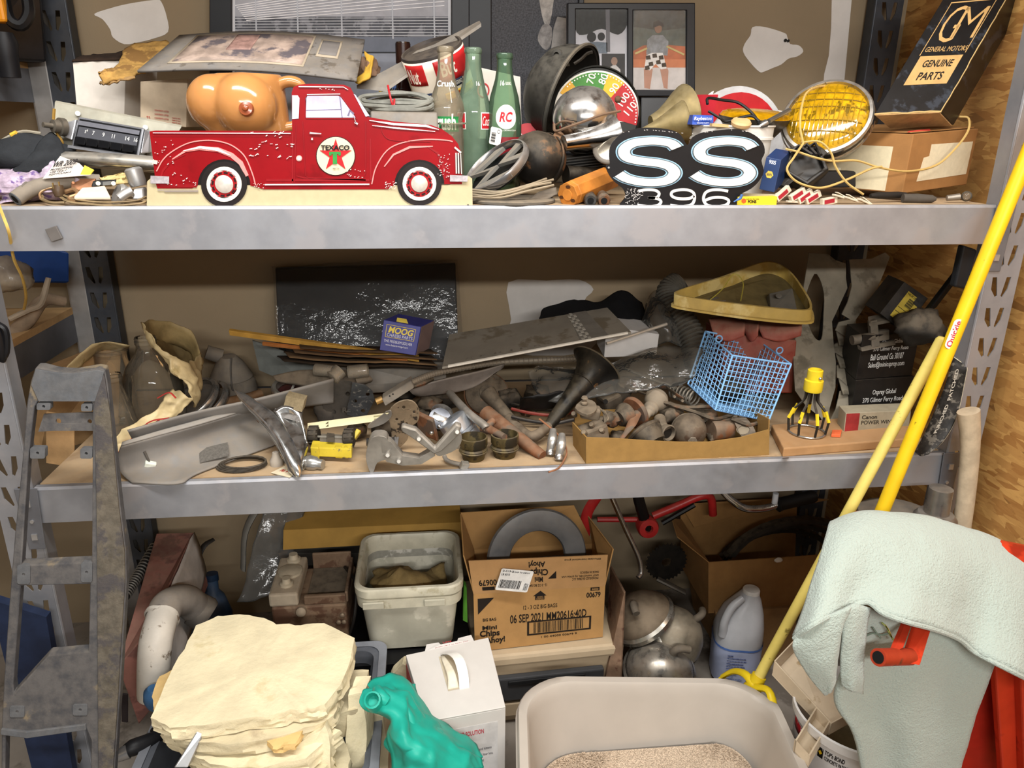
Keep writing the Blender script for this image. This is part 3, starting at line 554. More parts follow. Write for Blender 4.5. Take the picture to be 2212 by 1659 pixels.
# cable coil with red tie on a grey metal housing
t=thing('cable_coil','bundled grey electrical cable coil tied with a red strip','cable',P(855,240,.2))
g=G(); rn=random.Random(5)
for i in range(9):
    e=rn.uniform(-1,1); cx=858+e*9; cy=222+rn.uniform(-13,16); rx=70+rn.uniform(-14,10); ry=10+rn.uniform(-4,9); Y0=.2+rn.uniform(-.02,.03)
    g.tube([P(cx+rx*math.cos(R(30*k)),cy+ry*math.sin(R(30*k))+rn.uniform(-2,2),Y0-.03*math.sin(R(30*k))) for k in range(12)],.0042,7,3,True)
g.o('cable_loops',mt('#77776f',.5,v=.25),t); G().tube([P(838,185,.19),P(842,205,.16),P(850,232,.16),P(852,214,.17)],.0022,6,3).o('red_tie',mt('#b0252a',.4),t)
G().hexa(P(838,246,.155),P(872,250,.155),P(872,236,.16),P(838,232,.16),(0,.01,0)).o('buckle_strap',mt('#141414',.25),t,0,.002); G().hexa(P(858,246,.152),P(880,245,.152),P(880,232,.157),P(860,231,.157),(0,.004,0)).o('buckle',mt('#b9b9bb',.2,.8),t,0)
o=G().hexa(P(800,300,.13),P(948,300,.13),P(945,243,.15),P(800,240,.15),(0,.1,.004)).o('metal_housing',mt('#6d6a66',.5,.4,v=.2,d=.5),None,0,.003); tag(o,'grey metal housing under the cable coil behind the truck hood','housing')
# ------------------------------------------------------------ bottles
def bottle(name,label,px,ytop,Y,prof,mat,liq=None):
    b=P(px,ytop,Y); base=V((b.x,Y,ZT)); h=b.z-ZT; prof=[(p,r_*(1.17 if p<.7 else 1.22)) for p,r_ in prof]; t=thing(name,label,'bottle',base,'old glass soda bottles')
    g=G().lathe(base,(0,0,1),[(0,.001)]+[(p*h,r_) for p,r_ in prof],32,(False,False)); g.o('bottle_glass',mat,t)
    rr=prof[-1][1]; G().lathe(base+V((0,0,h*.955)),(0,0,1),[(0,rr+.0002),(h*.008,rr+.002),(h*.03,rr+.002),(h*.042,rr),(h*.042,rr-.004)],24,(False,False)).o('lip',mat,t)
    def on(u,v,k=.0006):
        import bisect
        for (p0,r0),(p1,r1) in zip(prof,prof[1:]):
            if p0<=v<=p1: r_=r0+(r1-r0)*(v-p0)/max(1e-6,p1-p0); break
        th=math.atan2(CAM.y-base.y,CAM.x-base.x); return base+V((math.cos(th+u)*(r_+k),math.sin(th+u)*(r_+k),v*h))
    return t,on,h
def bpatch(t,on,name,outl,mat,k=.0006):
    n=8 if len(outl)<10 else 1; L=len(outl); o2=[(outl[i][0]+(outl[(i+1)%L][0]-outl[i][0])*m/n,outl[i][1]+(outl[(i+1)%L][1]-outl[i][1])*m/n) for i in range(L) for m in range(n)]
    cx=sum(p[0] for p in o2)/len(o2); cy=sum(p[1] for p in o2)/len(o2); g=G()
    g.ring([[on(cx+(p[0]-cx)*f,cy+(p[1]-cy)*f,k) for p in o2] for f in (1,.8,.6,.4,.2,.03)],False,False,True); return g.o(name,mat,t,60)
prC=[(0,.024),(.01,.03),(.1,.031),(.45,.031),(.52,.03),(.58,.034),(.63,.031),(.75,.018),(.85,.0135),(.96,.013)]
t,on,h=bottle('soda_bottle','dusty clear soda bottle with green and white lettering',962,99,.24,prC,gl('#f0ede4',.3,.06,.0,1.4,'#b7aa92'))
bpatch(t,on,'green_panel',rect(-.75,.44,.75,.54),mt('#2f8a4c',.4)); text([('Crush',-1.0,.45,.55,.56,.03)],lambda q:on(max(-1.5,q[0]),q[1],.0014),(0,.0003,0),mt('#f2f2ec',.4),t); text([('Crush',-.9,.735,.8,.775,.02),('ONE PINT',-.6,.41,.4,.425)],lambda q:on(q[0],q[1],.0012),(0,.0003,0),mt('#f2f2ec',.4),t)
prK=[(0,.026),(.01,.031),(.2,.0315),(.3,.030),(.45,.0325),(.55,.0335),(.62,.031),(.74,.021),(.86,.0145),(.96,.0138)]
gg=gl('#dcebdb',.32,.05,.0,1.4,'#8fa890')
t,on,h=bottle('soda_bottle','pale green glass soda bottle with square red labels',1022,102,.26,prK,gg)
for u in (-1.05,.42):
    bpatch(t,on,'red_label',rect(u,.455,u+.62,.57),mt('#efe9e2',.4)); bpatch(t,on,'red_label',rect(u+.04,.462,u+.58,.563),mt('#b3202a',.4),.0011)
text([('Coca',.5,.48,.98,.545,0,.3),('e',-.75,.48,-.62,.52)],lambda q:on(q[0],q[1],.0016),(0,.0003,0),mt('#f2eee8',.4),t); text([('16',.25,.745,.55,.775,.01)],lambda q:on(q[0],q[1],.001),(0,.0003,0),mt('#f2eee8',.4),t)
prR=[(0,.026),(.01,.031),(.3,.032),(.5,.032),(.6,.030),(.7,.025),(.82,.0165),(.9,.0135),(.96,.0132)]
t,on,h=bottle('soda_bottle','deep green glass soda bottle with round white emblem and paper tag',1090,114,.25,prR,gl('#c3dcc6',.26,.04,0,1.4,'#6d8c70'))
bpatch(t,on,'white_disc',circ(.12,.56,.62,.085,30),mt('#eeeae4',.4)); text([('RC',-.28,.525,.5,.595,.03,.25)],lambda q:on(q[0],q[1],.0014),(0,.0003,0),mt('#c3202a',.4),t); text([('16',-.35,.775,0,.81,.01),('FLUID OUNCE',.1,.78,.6,.80),('ROYAL CROWN COLA',-.4,.462,.7,.472)],lambda q:on(q[0],q[1],.001),(0,.0003,0),mt('#efece6',.4),t)
bpatch(t,on,'red_panel',rect(-.5,.2,1.0,.42),mt('#7d1a22',.4))
f_,n=face(P(1056,310,.205),P(1080,316,.205),P(1061,273,.215)); tg=plate('price_tag',f_,rrect(0,0,1,1,.12),[],n*-.0008,mt('#e6e2da',.6),t); f2,n=face(P(1056,310,.205),P(1080,316,.205),P(1061,273,.215),.0012); g=G()
for i in range(11): stroke(g,f2,[(.12,.12+i*.055),(.5,.12+i*.055)],.02+.016*(i%3),n*-.0004)
stroke(g,f2,circ(.72,.8,.12,.1,14),.03,n*-.0004,0,True); g.o('barcode',mt('#33302e',.6),tg,0); G().hexa(P(1050,440,.22),P(1056,440,.22),P(1056,436,.22),P(1050,436,.22),(0,.001,0))
t=thing('glass_jar','small square clear glass jar behind the truck hood','jar',(P(975,330,.18).x,.18,ZT))
G().hexa(P(952,425,.18),P(999,425,.18),P(999,268,.18),P(952,268,.18),(0,.04,0)).o('jar_glass',gl('#dfe2d4',.16,.05),t,0,.004); G().tube([P(950,267,.178),P(1001,267,.178),P(1000,266,.222),P(950,266,.222)],.002,6,2,True).o('jar_rim',gl('#cfd3c6',.3,.05),t)
t=carton('logo_carton','white carton edge with red ring logo behind the soda bottles',[P(1036,300,.40),P(1128,300,.40),P(1124,166,.40),P(1038,146,.40)],(0,.06,0),cardw)
g=G(); stroke(g,pl(.3985),circ(1044,195,12,15,20),3,(0,.0006,0),0,True); g.o('red_ring',mt('#b52a2e',.4),t,0)
o=G().lathe(P(1140,300,.33),(0,-1,.15),[(0,.034),(.003,.034)],24).o('script_disc',mt('#b01c26',.4),None); tag(o,'red round disc with white script peeking behind the green bottle','disc'); text([('Co',1118,306,1134,288,0,.3)],pl(.322),(0,.0006,0),mt('#efe9e2',.4),o)
# ------------------------------------------------------------ pictures at the back
bf=mt('#22242a',.4,v=.15)
def frame_pic(name,label,Y,outer,inners,th=.02):
    t=thing(name,label,'picture frame',P((outer[0]+outer[2])/2,outer[3],Y)); plate('frame_moulding',pl(Y),rect(*outer),[rect(*i) for i in inners],(0,th,0),bf,t,.002); return t
def pq(t,name,Y,pts,mat,th=.0006): return plate(name,pl(Y),pts,[],(0,th,0),mat,t,0,0)
t=frame_pic('framed_photo','large black framed grandstand photograph behind the mat board',.595,(452,-120,1014,372),[(500,-90,975,330)])
b_=pq(t,'photo_print',.606,rect(495,-95,980,335),mt('#d6d6da',.5,v=.04)); 
pq(b_,'photo_upper',.6052,rect(508,-95,968,100),mt('#a9abb4',.5,v=.15,s=12)); pq(b_,'dark_stand',.6045,rect(508,36,968,80),mt('#4a4c55',.5,v=.3,s=20,c2='#7d7f88',a2=.4,s2=30)); pq(b_,'rail_band',.6045,rect(508,80,968,112),mt('#6f7685',.5,v=.08)); pq(b_,'dark_line',.604,rect(508,112,968,115),mt('#23252c',.5)); pq(b_,'lower_field',.6045,rect(508,115,968,330),mt('#8f95a3',.5,v=.1))
for i in range(7): stroke(g:=G(),pl(.6038),[(508,40+i*6.2),(968,38+i*6.4)],1.5,(0,.0004,0)); g.o('fence_wire',mt('#c9ccd3',.4),b_,0)
for i in range(9): stroke(g:=G(),pl(.6036),[(508+i*3,12+i*4),(960,-60+i*9)],2,(0,.0004,0)); g.o('bench_line',mt('#e6e7ec',.4),b_,0)
for x in (550,640,735,845,935): stroke(g:=G(),pl(.6032),[(x,-90),(x+4,84)],3.2,(0,.0004,0)); g.o('fence_post',mt('#b9bdc6',.4),b_,0)
t=frame_pic('framed_poster','dark framed grainy poster behind the green bottle',.61,(1012,-120,1262,360),[(1062,-90,1250,330)],.018)
b_=pq(t,'poster_print',.62,rect(1058,-95,1254,335),mt('#4c4d52',.6,v=.45,s=260)); pq(b_,'pale_arm',.6192,sp([(1166,-20),(1196,-20),(1188,50),(1178,55),(1168,20)],3),mt('#a9a49f',.6,v=.3,s=60)); pq(b_,'pale_fist',.619,sp([(1176,52),(1192,60),(1190,95),(1178,108),(1162,88),(1166,66)],3),mt('#9a9592',.6,v=.35,s=60)); pq(b_,'pale_torso',.6192,[(1204,36),(1226,40),(1224,105),(1190,108),(1196,60)],mt('#b5b1ad',.6,v=.2,s=50))
t=frame_pic('double_photo_frame','black double photo frame holding two snapshots',.50,(1226,6,1502,208),[(1244,19,1356,206-12),(1368,21,1483,194)],.02)
G().hexa(P(1385,300,.47),P(1500,300,.47),P(1500,209,.50),P(1385,209,.50),(0,.06,0)).o('stand_base',mt('#191a1d',.35),t,0,.003)
Yb=.508
l_=pq(t,'snapshot',Yb,rect(1242,17,1358,197),mt('#d3d1d6',.4,v=.06)); pq(l_,'tree_foliage',Yb-.0008,sp([(1244,19),(1354,19),(1354,55),(1335,75),(1300,62),(1268,74),(1246,70)],3),mt('#3a3d3b',.5,v=.5,s=120)); 
for (x,y,a,b2) in ((1278,80,10,11),(1299,79,8,9)): pq(l_,'figure_head',Yb-.001,circ(x,y,a,b2,14),mt('#2c2a30',.5))
pq(l_,'figure_body',Yb-.0009,[(1264,115),(1270,92),(1290,90),(1312,92),(1312,115)],mt('#74808c',.5,v=.3,s=40)); pq(l_,'tree_trunk',Yb-.0009,[(1308,20),(1317,20),(1318,112),(1310,112)],mt('#77757a',.5)); pq(l_,'small_photo',Yb-.0012,rect(1300,116,1350,194),mt('#3b3a3c',.4,v=.3,s=60)); pq(l_,'figure_shirt',Yb-.0016,[(1315,194),(1318,145),(1328,138),(1340,150),(1342,194)],mt('#c9c5c2',.5,v=.2,s=50)); pq(l_,'figure_face',Yb-.0018,circ(1327,132,7,9,14),mt('#a08270',.5))
r_=pq(t,'snapshot',Yb,rect(1366,19,1486,196),mt('#4f5e5a',.4,v=.25,s=45)); pq(r_,'dark_bank',Yb-.0006,[(1368,21),(1484,21),(1484,60),(1430,66),(1368,58)],mt('#3d4747',.5,v=.4,s=60)); pq(r_,'raft',Yb-.0008,[(1368,146),(1368,110),(1390,98),(1430,96),(1480,100),(1482,146)],mt('#b5603c',.4,v=.25,s=30)); pq(r_,'white_ground',Yb-.0007,rect(1368,140,1484,194),mt('#cfc9c6',.4,v=.12,s=30))
pq(r_,'raft_tube',Yb-.0010,[(1368,128),(1480,128),(1480,146),(1368,145)],mt('#c87850',.4)); pq(r_,'figure_vest',Yb-.0012,[(1396,118),(1398,86),(1410,76),(1432,76),(1444,90),(1442,120)],mt('#8a8f94',.5,v=.3,s=60)); pq(r_,'figure_face',Yb-.0014,circ(1422,62,8,10,16),mt('#94705c',.5)); pq(r_,'figure_cap',Yb-.0016,[(1411,60),(1412,48),(1422,44),(1433,50),(1434,58),(1424,55)],mt('#23282c',.5))
pq(r_,'figure_leg',Yb-.0012,[(1392,190),(1391,150),(1398,138),(1410,150),(1404,192)],mt('#b98a76',.5)); pq(r_,'figure_leg',Yb-.0012,[(1434,190),(1426,150),(1436,138),(1444,152),(1442,192)],mt('#b98a76',.5))
sh=pq(r_,'figure_shorts',Yb-.0016,[(1392,148),(1396,120),(1408,114),(1432,114),(1440,148),(1428,150),(1416,138),(1404,152)],mt('#e6e2de',.5)); 
for (x,y) in ((1400,124),(1414,120),(1428,124),(1406,138),(1422,134),(1434,140),(1398,146)): pq(sh,'shorts_check',Yb-.002,[(x-5,y-3),(x+4,y-5),(x+6,y+4),(x-4,y+5)],mt('#1c1a1c',.5))
for a,b2 in (((1372,116),(1398,104)),((1440,100),(1478,118))): stroke(g:=G(),pl(Yb-.0018),[a,b2],4,(0,.0004,0)); g.o('oar',mt('#c9b878',.5),r_,0)
for q in ((1244,19,1356,194),(1368,21,1483,194)): G().hexa(P(q[0],q[3],.5045),P(q[2],q[3],.5045),P(q[2],q[1],.5045),P(q[0],q[1],.5045),(0,.001,0)).o('pane',gl('#f6f6f6',.02,.03),t,0)
# ------------------------------------------------------------ headlight shell, dial, chrome shell, ball lamp
t=thing('headlight_bucket','large dusty black domed headlight bucket tipped open to the right','headlight bucket',P(1215,290,.33))
rub=mt('#3c3a36',.55,.2,v=.25,s=16,d=.6,dc='#6f6a60',b=.1,bs=90); ax=cv(.83,-.46,.30).normalized(); c0=P(1226,208,.36)
g=G().lathe(c0,ax,[(-.095,.001),(-.092,.03),(-.082,.06),(-.06,.09),(-.03,.106),(0,.112),(.005,.118),(.012,.118),(.012,.111),(0,.106),(-.03,.098),(-.06,.08),(-.08,.05),(-.085,.001)],40,(False,False)); g.o('bucket_shell',rub,t)
G().lathe(c0+ax*.006,ax,[(0,.117),(.003,.1205),(.008,.1205),(.01,.117)],40,(False,False)).o('rim_lip',mt('#4b4943',.5,.3,d=.5),t)
q=P(1208,128,.33); G().lathe(q,cv(-.25,.9,.25),[(-.02,.02),(.012,.017),(.016,.014)],14).o('mount_boss',rub,t); G().lathe(P(1203,119,.30),cv(-.3,-.3,.9),[(-.03,.014),(.004,.012),(.005,.006),(-.004,.006)],14).o('mount_boss',rub,t)
g=G().tube([P(1240,138,.26),P(1255,128,.26),P(1268,116,.27),P(1280,112,.27)],.0035,6,4); g.o('clamp_screw',mt('#3a342c',.6,.4),t)
t=thing('dial_thermometer','round wall thermometer dial with green yellow and red bands','thermometer',P(1290,340,.34))
YD=.335; cx,cy,rd=1288,246,97
G().lathe(P(cx,cy,YD),(0,-1,.06),[(-.012,.1005),(.004,.1025),(.006,.0995),(.0,.0975)],44).o('dial_case',mt('#3a3a36',.4,.3),t)
dl=plate('dial_face',pl(YD-.001),circ(cx,cy,rd*.97,n=48),[],(0,.001,0),mt('#d9d4c8',.45),t)
def sector(a0,a1,col): pts=[(cx+rd*.93*math.cos(R(a)),cy-rd*.93*math.sin(R(a))) for a in [a0+(a1-a0)*i/12 for i in range(13)]]; plate('colour_band',pl(YD-.002),pts+[(cx+rd*.3*math.cos(R(a1)),cy-rd*.3*math.sin(R(a1))),(cx+rd*.3*math.cos(R(a0)),cy-rd*.3*math.sin(R(a0)))],[],(0,.001,0),mt(col,.45),dl)
sector(-16,48,'#a3262a'); sector(48,74,'#d3a02c'); sector(74,128,'#3f7a34'); sector(128,150,'#d3a02c')
for s_,tx,ty,an in (('70',1277,170,72),('80',1303,171,66),('90',1327,191,59),('100',1347,214,55),('110',1362,234,50)):
    ca,sa=math.cos(R(an)),math.sin(R(an)); wd_=15 if len(s_)==3 else 11
    text([(s_,-wd_,-8,wd_,8,.01)],lambda q:P(tx+ca*q[0]-sa*q[1],ty-sa*q[0]-ca*q[1],YD-.003),(0,.0006,0),mt('#d9d4ca',.4),dl)
for i in range(34):
    a=R(-12+i*4.5); G().lathe(P(cx+86*math.cos(a),cy-86*math.sin(a),YD-.002),(0,-1,0),[(0,.0016),(.001,.0016)],8).o('tick_dot',mt('#efeae0',.4),dl,0)
t=thing('chrome_headlight_shell','chrome teardrop headlight shell in front of the dial','headlight shell',P(1260,330,.2))
ch=mt('#b8b5b1',.1,1.0,v=.1,d=.35,dc='#8f8577'); c0=P(1254,258,.21); ax=cv(.55,.18,-.6).normalized()
G().lathe(c0,ax,[(-.055,.001),(-.053,.02),(-.045,.038),(-.025,.058),(.0,.067),(.03,.068),(.05,.06),(.06,.05)],36).o('shell',ch,t)
G().lathe(P(1297,296,.16),cv(-.9,-.25,.3),[(-.03,.04),(-.01,.028),(.03,.02),(.06,.017),(.085,.016)],20).o('mount_arm',ch,t); G().cyl(P(1228,312,.14),P(1262,306,.15),.008,14).o('mount_stud',mt('#8d8a84',.3,.8,d=.3),t)
G().tube([P(1197,268,.17),P(1200,283,.155),P(1225,275,.14),P(1262,262,.135),P(1300,248,.14),P(1340,240,.16)],.003,6,5).tube([P(1198,272,.17),P(1215,262,.15),P(1240,264,.145)],.002,6,4).o('old_wire',mt('#6a5442',.8),t); lump('wire_knot',P(1335,215,.2),(.007,.007,.007),mt('#5a4230',.8),t,.5,3,2,12)
t=thing('ball_lamp','rusty black round lamp housing with pipe stem beside the badge','lamp',P(1170,400,.15))
rs=mt('#33302d',.45,.4,v=.3,s=20,c2='#6b4a30',a2=.33,s2=22,d=.45,dc='#7b6e5c')
c0=P(1165,345,.16); ax=cv(-.6,.05,.7); G().lathe(c0,ax,[(-.055,.001),(-.05,.025),(-.03,.048),(0,.056),(.025,.053),(.045,.042),(.056,.02),(.058,.001)],32).o('housing',rs,t); G().lathe(c0,ax,[(-.012,.0575),(-.008,.059),(-.004,.0575)],32,(False,False)).o('seam_ring',rs,t)
G().lathe(P(1200,300,.17),cv(.6,-.3,.2),[(0,.02),(.02,.012),(.03,.01)],14).o('socket',mt('#6a4a30',.6,.5,d=.3),t); 
o=G().lathe(P(1222,378,.17),P(1330,378,.2)-P(1222,378,.17),[(0,.02),(.06,.016),(.15,.014)],16).o('exhaust_pipe',rs,None); tag(o,'short black iron pipe behind the wooden block','pipe')
o=G().ring([[P(1222+(1312-1222)*i/8,336-10*i/8+12*0+dy,.22+.05*dz) for dy,dz in ((36,0),(24,-.25),(12,-.3),(0,0),(0,1),(36,1))] for i in range(9)]).o('tyre_tread',mt('#232323',.8,v=.2,d=.2),None); tag(o,'piece of black rubber tyre tread under the chrome shell','tread')
for k in range(5): G().tube([P(1223,343+k*6,.205),P(1312,333+k*6,.205)],.0016,5).o('tread_groove',mt('#4a4845',.9),o)
# ------------------------------------------------------------ round grille badge
t=thing('grille_badge','round grey and chrome car grille badge leaning on the ball lamp','badge',P(1075,415,.1))
nv=cv(-.54,.60,.59).normalized(); upv=cv(1,.25,0); uy=(upv-nv*upv.dot(nv)).normalized(); ux=uy.cross(nv)
c0=P(1073,362,.115); rb=.0735
fb=lambda q:c0+ux*q[0]*rb+uy*q[1]*rb
fb2=lambda q:c0+ux*q[0]*rb+uy*q[1]*rb+nv*.004
g=G().lathe(c0,nv,[(-.006,rb*.93),(-.006,rb),(.004,rb*1.02),(.009,rb*.99),(.01,rb*.95),(.006,rb*.91),(-.004,rb*.9)],48,(False,False)); g.o('badge_ring',mt('#8f8f90',.18,.9,d=.55,v=.1),t)
gy=mt('#77756f',.6,.2,d=.5,v=.1); bw=.25
def bar(pts): stroke(g:=G(),fb2,pts,bw,-nv*.007); g.o('badge_bar',gy,t,0)
bar([(-.40,.86),(0,.20),(.40,.86)]); bar([(-.86,.36),(-.44,-.78),(0,-.06),(.44,-.78),(.86,.36)])
G().lathe(c0-nv*.012,nv,[(0,rb*.92),(.001,rb*.92)],32).o('back_plate',mt('#121213',.5),t)
# gasket, coil of wire
t=thing('rubber_gasket','flat dusty round rubber gasket lying at the shelf edge','gasket',P(1110,436,.07))
c0=V((P(1105,432,.085).x,.088,ZT)); G().lathe(c0,(0,0,1),[(0,.086),(.002,.088),(.006,.088),(.008,.085),(.008,.001)],44).o('gasket_disc',mt('#57524b',.7,v=.2,d=.7),t)
o=G().tube([P(1018,420,.04),P(1060,424,.03),P(1110,414,.035),P(1150,402,.05),P(1190,395,.07)],.0026,6,5).tube([P(1018,415,.05),P(1070,418,.035),P(1120,407,.04),P(1195,388,.08)],.0026,6,5).tube([P(1018,425,.035),P(1080,427,.03),P(1130,415,.035),P(1196,400,.06)],.0026,6,5).tube([P(1020,410,.06),P(1080,414,.045),P(1140,400,.05),P(1180,386,.09)],.0026,6,5).o('wire_bundle',mt('#8a7d68',.7,v=.2),None); tag(o,'loose bundle of tan wire resting on the round gasket','wire')
o=sheet('leather_scrap',[[P(1140,432,.07),P(1165,415,.09),P(1200,405,.11)],[P(1160,434,.06),P(1185,428,.07),P(1205,420,.08)]],mt('#6f665c',.8,v=.15,d=.4),None,5,4,.002,50,.003); tag(o,'small grey leather scrap left of the wooden block','scrap')
# octagonal block
t=thing('octagonal_block','orange stained octagonal wooden block lying on its side','wood block',P(1250,440,.05))
wd=mt('#b5722e',.5,v=.18,s=30,b=.15,bs=80); a=P(1226,421,.035); b=P(1318,383,.14); ax=(b-a).normalized()
G().lathe(a,ax,[(0,.024),(.012,.024),(.0125,.0255),((b-a).length,.0255)],8).o('block_body',wd,t,20,.001); x_,y_,z_=frame(ax)
for k in range(3):
    an=R(100+120*k); q=a+(x_*math.cos(an)+y_*math.sin(an))*.016; G().lathe(q-ax*.0006,ax,[(-.0002,.0055),(.0012,.0055)],12,sq=.6).o('end_notch',mt('#4a2a10',.8),t,0)
G().lathe(a-ax*.0006,ax,[(-.001,.011),(.002,.011)],20).o('end_disc',mt('#c27c34',.5),t)
for px,lab,mm in ((1276,'black knurled threaded socket standing left of the steel fitting',mt('#4b4a48',.35,.7,v=.2,d=.3)),(1305,'rusty steel hose fitting right of the knurled socket',mt('#7d7163',.4,.7,v=.3,c2='#7a5238',a2=.35,d=.3))):
    t=thing('hose_fitting',lab,'fitting',P(px,445,.03),'small hose fittings'); a=P(px,434,.022); b=P(px-2,422,.06)+V((0,.01,0)); ax=(b-a).normalized()
    G().lathe(a,ax,[(0,.0105),(.004,.0125),(.016,.0125),(.018,.011),(.035,.0115),(.05,.009)],20).o('fitting_body',mm,t); G().lathe(a,ax,[(-.0005,.0065),(.0006,.006)],14).o('bore',mt('#101010',.8),t); G().lathe(a,ax,[(.006,.0128),(.007,.0135),(.009,.0135),(.010,.0128)],12,(False,False)).o('collar',mm,t)
t=thing('headlight_lens','small round mirror lens tucked behind the black letter sign','mirror',P(1325,360,.14)); c0=P(1322,318,.13); G().lathe(c0,cv(-.3,.25,.9),[(-.006,.038),(.002,.04),(.004,.037)],32).o('lens_rim',mt('#77716a',.3,.8,d=.3),t); G().lathe(c0,cv(-.3,.25,.9),[(.003,.036),(.006,.02),(.007,.001)],32).o('lens_face',mt('#8e877a',.08,.9,d=.2),t)
for nm,a,b,rr,lab in (('horn_bell',P(1405,262,.33),P(1482,232,.33),.068,'taller brass horn bell cone at the back, mouth turned right'),('horn_bell',P(1388,284,.24),P(1470,252,.25),.042,'shorter brass horn bell cone in front, mouth turned right')):
    t=thing(nm,lab,'horn',a,'brass horn bells'); ax=(b-a); L=ax.length; ax=cv(.9,.22,-.25 if rr>.05 else .05).normalized(); br=mt('#8a7a52',.5,.6,v=.2,d=.6,dc='#8d8062')
    G().lathe(a,ax,[(0,rr*.18),(L*.3,rr*.35),(L*.6,rr*.62),(L*.85,rr*.88),(L,rr),(L+.003,rr*1.02),(L+.001,rr*.97),(L*.8,rr*.8),(L*.4,rr*.4)],32,(True,False)).o('bell',br,t); G().lathe(a+ax*L,ax,[(0,rr*1.0),(.003,rr*1.03),(.005,rr*1.0)],32,(False,False)).o('bell_rim',br,t)
# ------------------------------------------------------------ black SS sign
t=thing('letter_sign','black die cut metal sign with two big white letters and number','sign',P(1480,447,.012))
def Ls(k): return pl(.014-.0011*k)
out=[(1318,318),(1327,303),(1347,286),(1380,277),(1415,276),(1451,281),(1471,292),(1485,314),(1496,297),(1519,286),(1556,281),(1596,279),(1629,291),(1648,309),(1652,330),(1645,347),(1650,370),(1639,392),(1622,408),(1598,422),(1590,446),(1560,448),(1354,448),(1352,425),(1346,408),(1324,389),(1312,370),(1309,357),(1318,355),(1316,338)]
plate('sign_plate',Ls(0),sp(out,3),[],(0,.003,0),mt('#1e1d20',.35,v=.15),t)
def sletter(dx,sx=1):
    pts=[(1462,320),(1450,310),(1425,305),(1395,305),(1366,310),(1349,323),(1354,340),(1385,348),(1420,352),(1447,360),(1457,374),(1445,388),(1418,394),(1385,393),(1355,386),(1337,376)]
    cp=[((x-1400)*.62,y) for x,y in pts]; cp=[(q[0],q[1]) for q in cat_rom([V((p[0],p[1],0)) for p in cp],5)]
    for k,wd_,mm,nm in ((1,22.5,mt('#9cc3dc',.25,.2),'letter_edge'),(1.9,19,mt('#5d6a72',.25,.4),'letter_bevel'),(2.8,15.8,mt('#d9d8d5',.35,v=.03),'letter')):
        g=G(); stroke(g,lambda q:Ls(k)((1400+dx+q[0]/.62*sx,q[1])),cp,wd_,(0,.0012,0)); g.o(nm,mm,t,0)
sletter(0); sletter(163,1.0)
num=mt('#d6d3ce',.35)
def nst(pts,wd_=6,cl=False): g=G(); stroke(g,Ls(1),pts,wd_,(0,.001,0),4,cl); g.o('numeral_stroke',num,t,0)
nst([(1379,413),(1395,410),(1415,411),(1424,418),(1418,427),(1400,427)]); nst([(1400,427),(1420,429),(1428,436),(1420,444),(1400,446),(1377,443)])
nst([(1500,423),(1488,429),(1465,429),(1451,423),(1453,414),(1470,410),(1488,411),(1499,418),(1500,432),(1492,443),(1470,446),(1448,443)])
nst([(1573,413),(1555,410),(1535,411),(1523,418),(1520,433),(1530,444),(1552,446),(1570,442),(1574,433),(1562,427),(1540,427),(1523,433)])
G().cyl(P(1315,362,.0115),P(1315,362,.009),.002,10).o('mount_hole',mt('#8a8a8a',.4),t)
rn=random.Random(9); g=G()
for i in range(46): x=rn.uniform(1350,1385); y=rn.uniform(408,446); stroke(g,Ls(.9),[(x,y),(x+rn.uniform(-4,8),y+rn.uniform(-5,5))],rn.uniform(.5,1.4),(0,.0008,0))
for i in range(26): x=rn.uniform(1340,1640); y=280+abs(x-1400 if x<1485 else x-1575)*.1; stroke(g,Ls(.9),[(x,y),(x+rn.uniform(1,4),y+.6)],1.2,(0,.0008,0))
tag(g.o('scratches',mt('#b9b5b2',.5),t,0),kind='stuff')
# ------------------------------------------------------------ tub with lamps
t=thing('plastic_tub','white translucent plastic tub behind the second letter','tub',P(1580,330,.14)); wt=mt('#d5d3cd',.45,v=.05)
G().lathe(V((P(1580,300,.20).x,.21,ZT)),(0,0,1),[(0,.075),(.004,.08),(.12,.087),(.121,.091),(.126,.091),(.127,.089),(.145,.09),(.147,.093),(.15,.093),(.15,.088),(.02,.076)],40).o('tub_wall',wt,t)
zt=V((P(1580,300,.20).x,.21,ZT+.13))
t=thing('fog_lamp','small amber fog lamp lying face up in the white tub','lamp',zt); c0=P(1630,252,.24); ax=cv(.05,.85,.4)
G().lathe(c0,ax,[(-.05,.02),(-.04,.05),(-.01,.074),(0,.078)],32).o('lamp_bowl',mt('#5d564c',.4,.6,d=.3),t); G().lathe(c0,ax,[(0,.076),(.008,.07),(.014,.045),(.016,.001)],32).o('lens',mt('#b8860b',.12,v=.3,s=30,spec=.8),t)
x_,y_,z_=frame(ax)
for k in range(9): G().tube([c0+ax*(.012-.00014*(k-4)**2*3)+x_*s_*.062*math.cos((k-4)*.28)+y_*(k-4)*.0145 for s_ in (-1,-.5,0,.5,1)],.0016,5).o('lens_rib',mt('#8a6410',.15),t)
g=G().tube([P(1528,225,.15),P(1530,212,.16),P(1560,216,.17),P(1595,222,.17),P(1625,245,.15),P(1640,268,.13)],.003,6,5); g.o('lamp_wire',mt('#1d1c1b',.5),t)
G().tube([P(1530,240,.15),P(1555,255,.14),P(1570,262,.14),P(1620,250,.13),P(1640,262,.12)],.003,6,5).o('lamp_wire',mt('#1d1c1b',.5),t)
o=G().cyl(P(1660,262,.13),P(1705,238,.18),.005,10).lathe(P(1655,266,.13),cv(-.8,-.4,.2),[(0,.008),(.012,.007),(.02,.003)],10).o('bolt_rod',mt('#8b8a86',.3,.8),None); tag(o,'short steel rod with rounded head beside the amber lamp','rod')
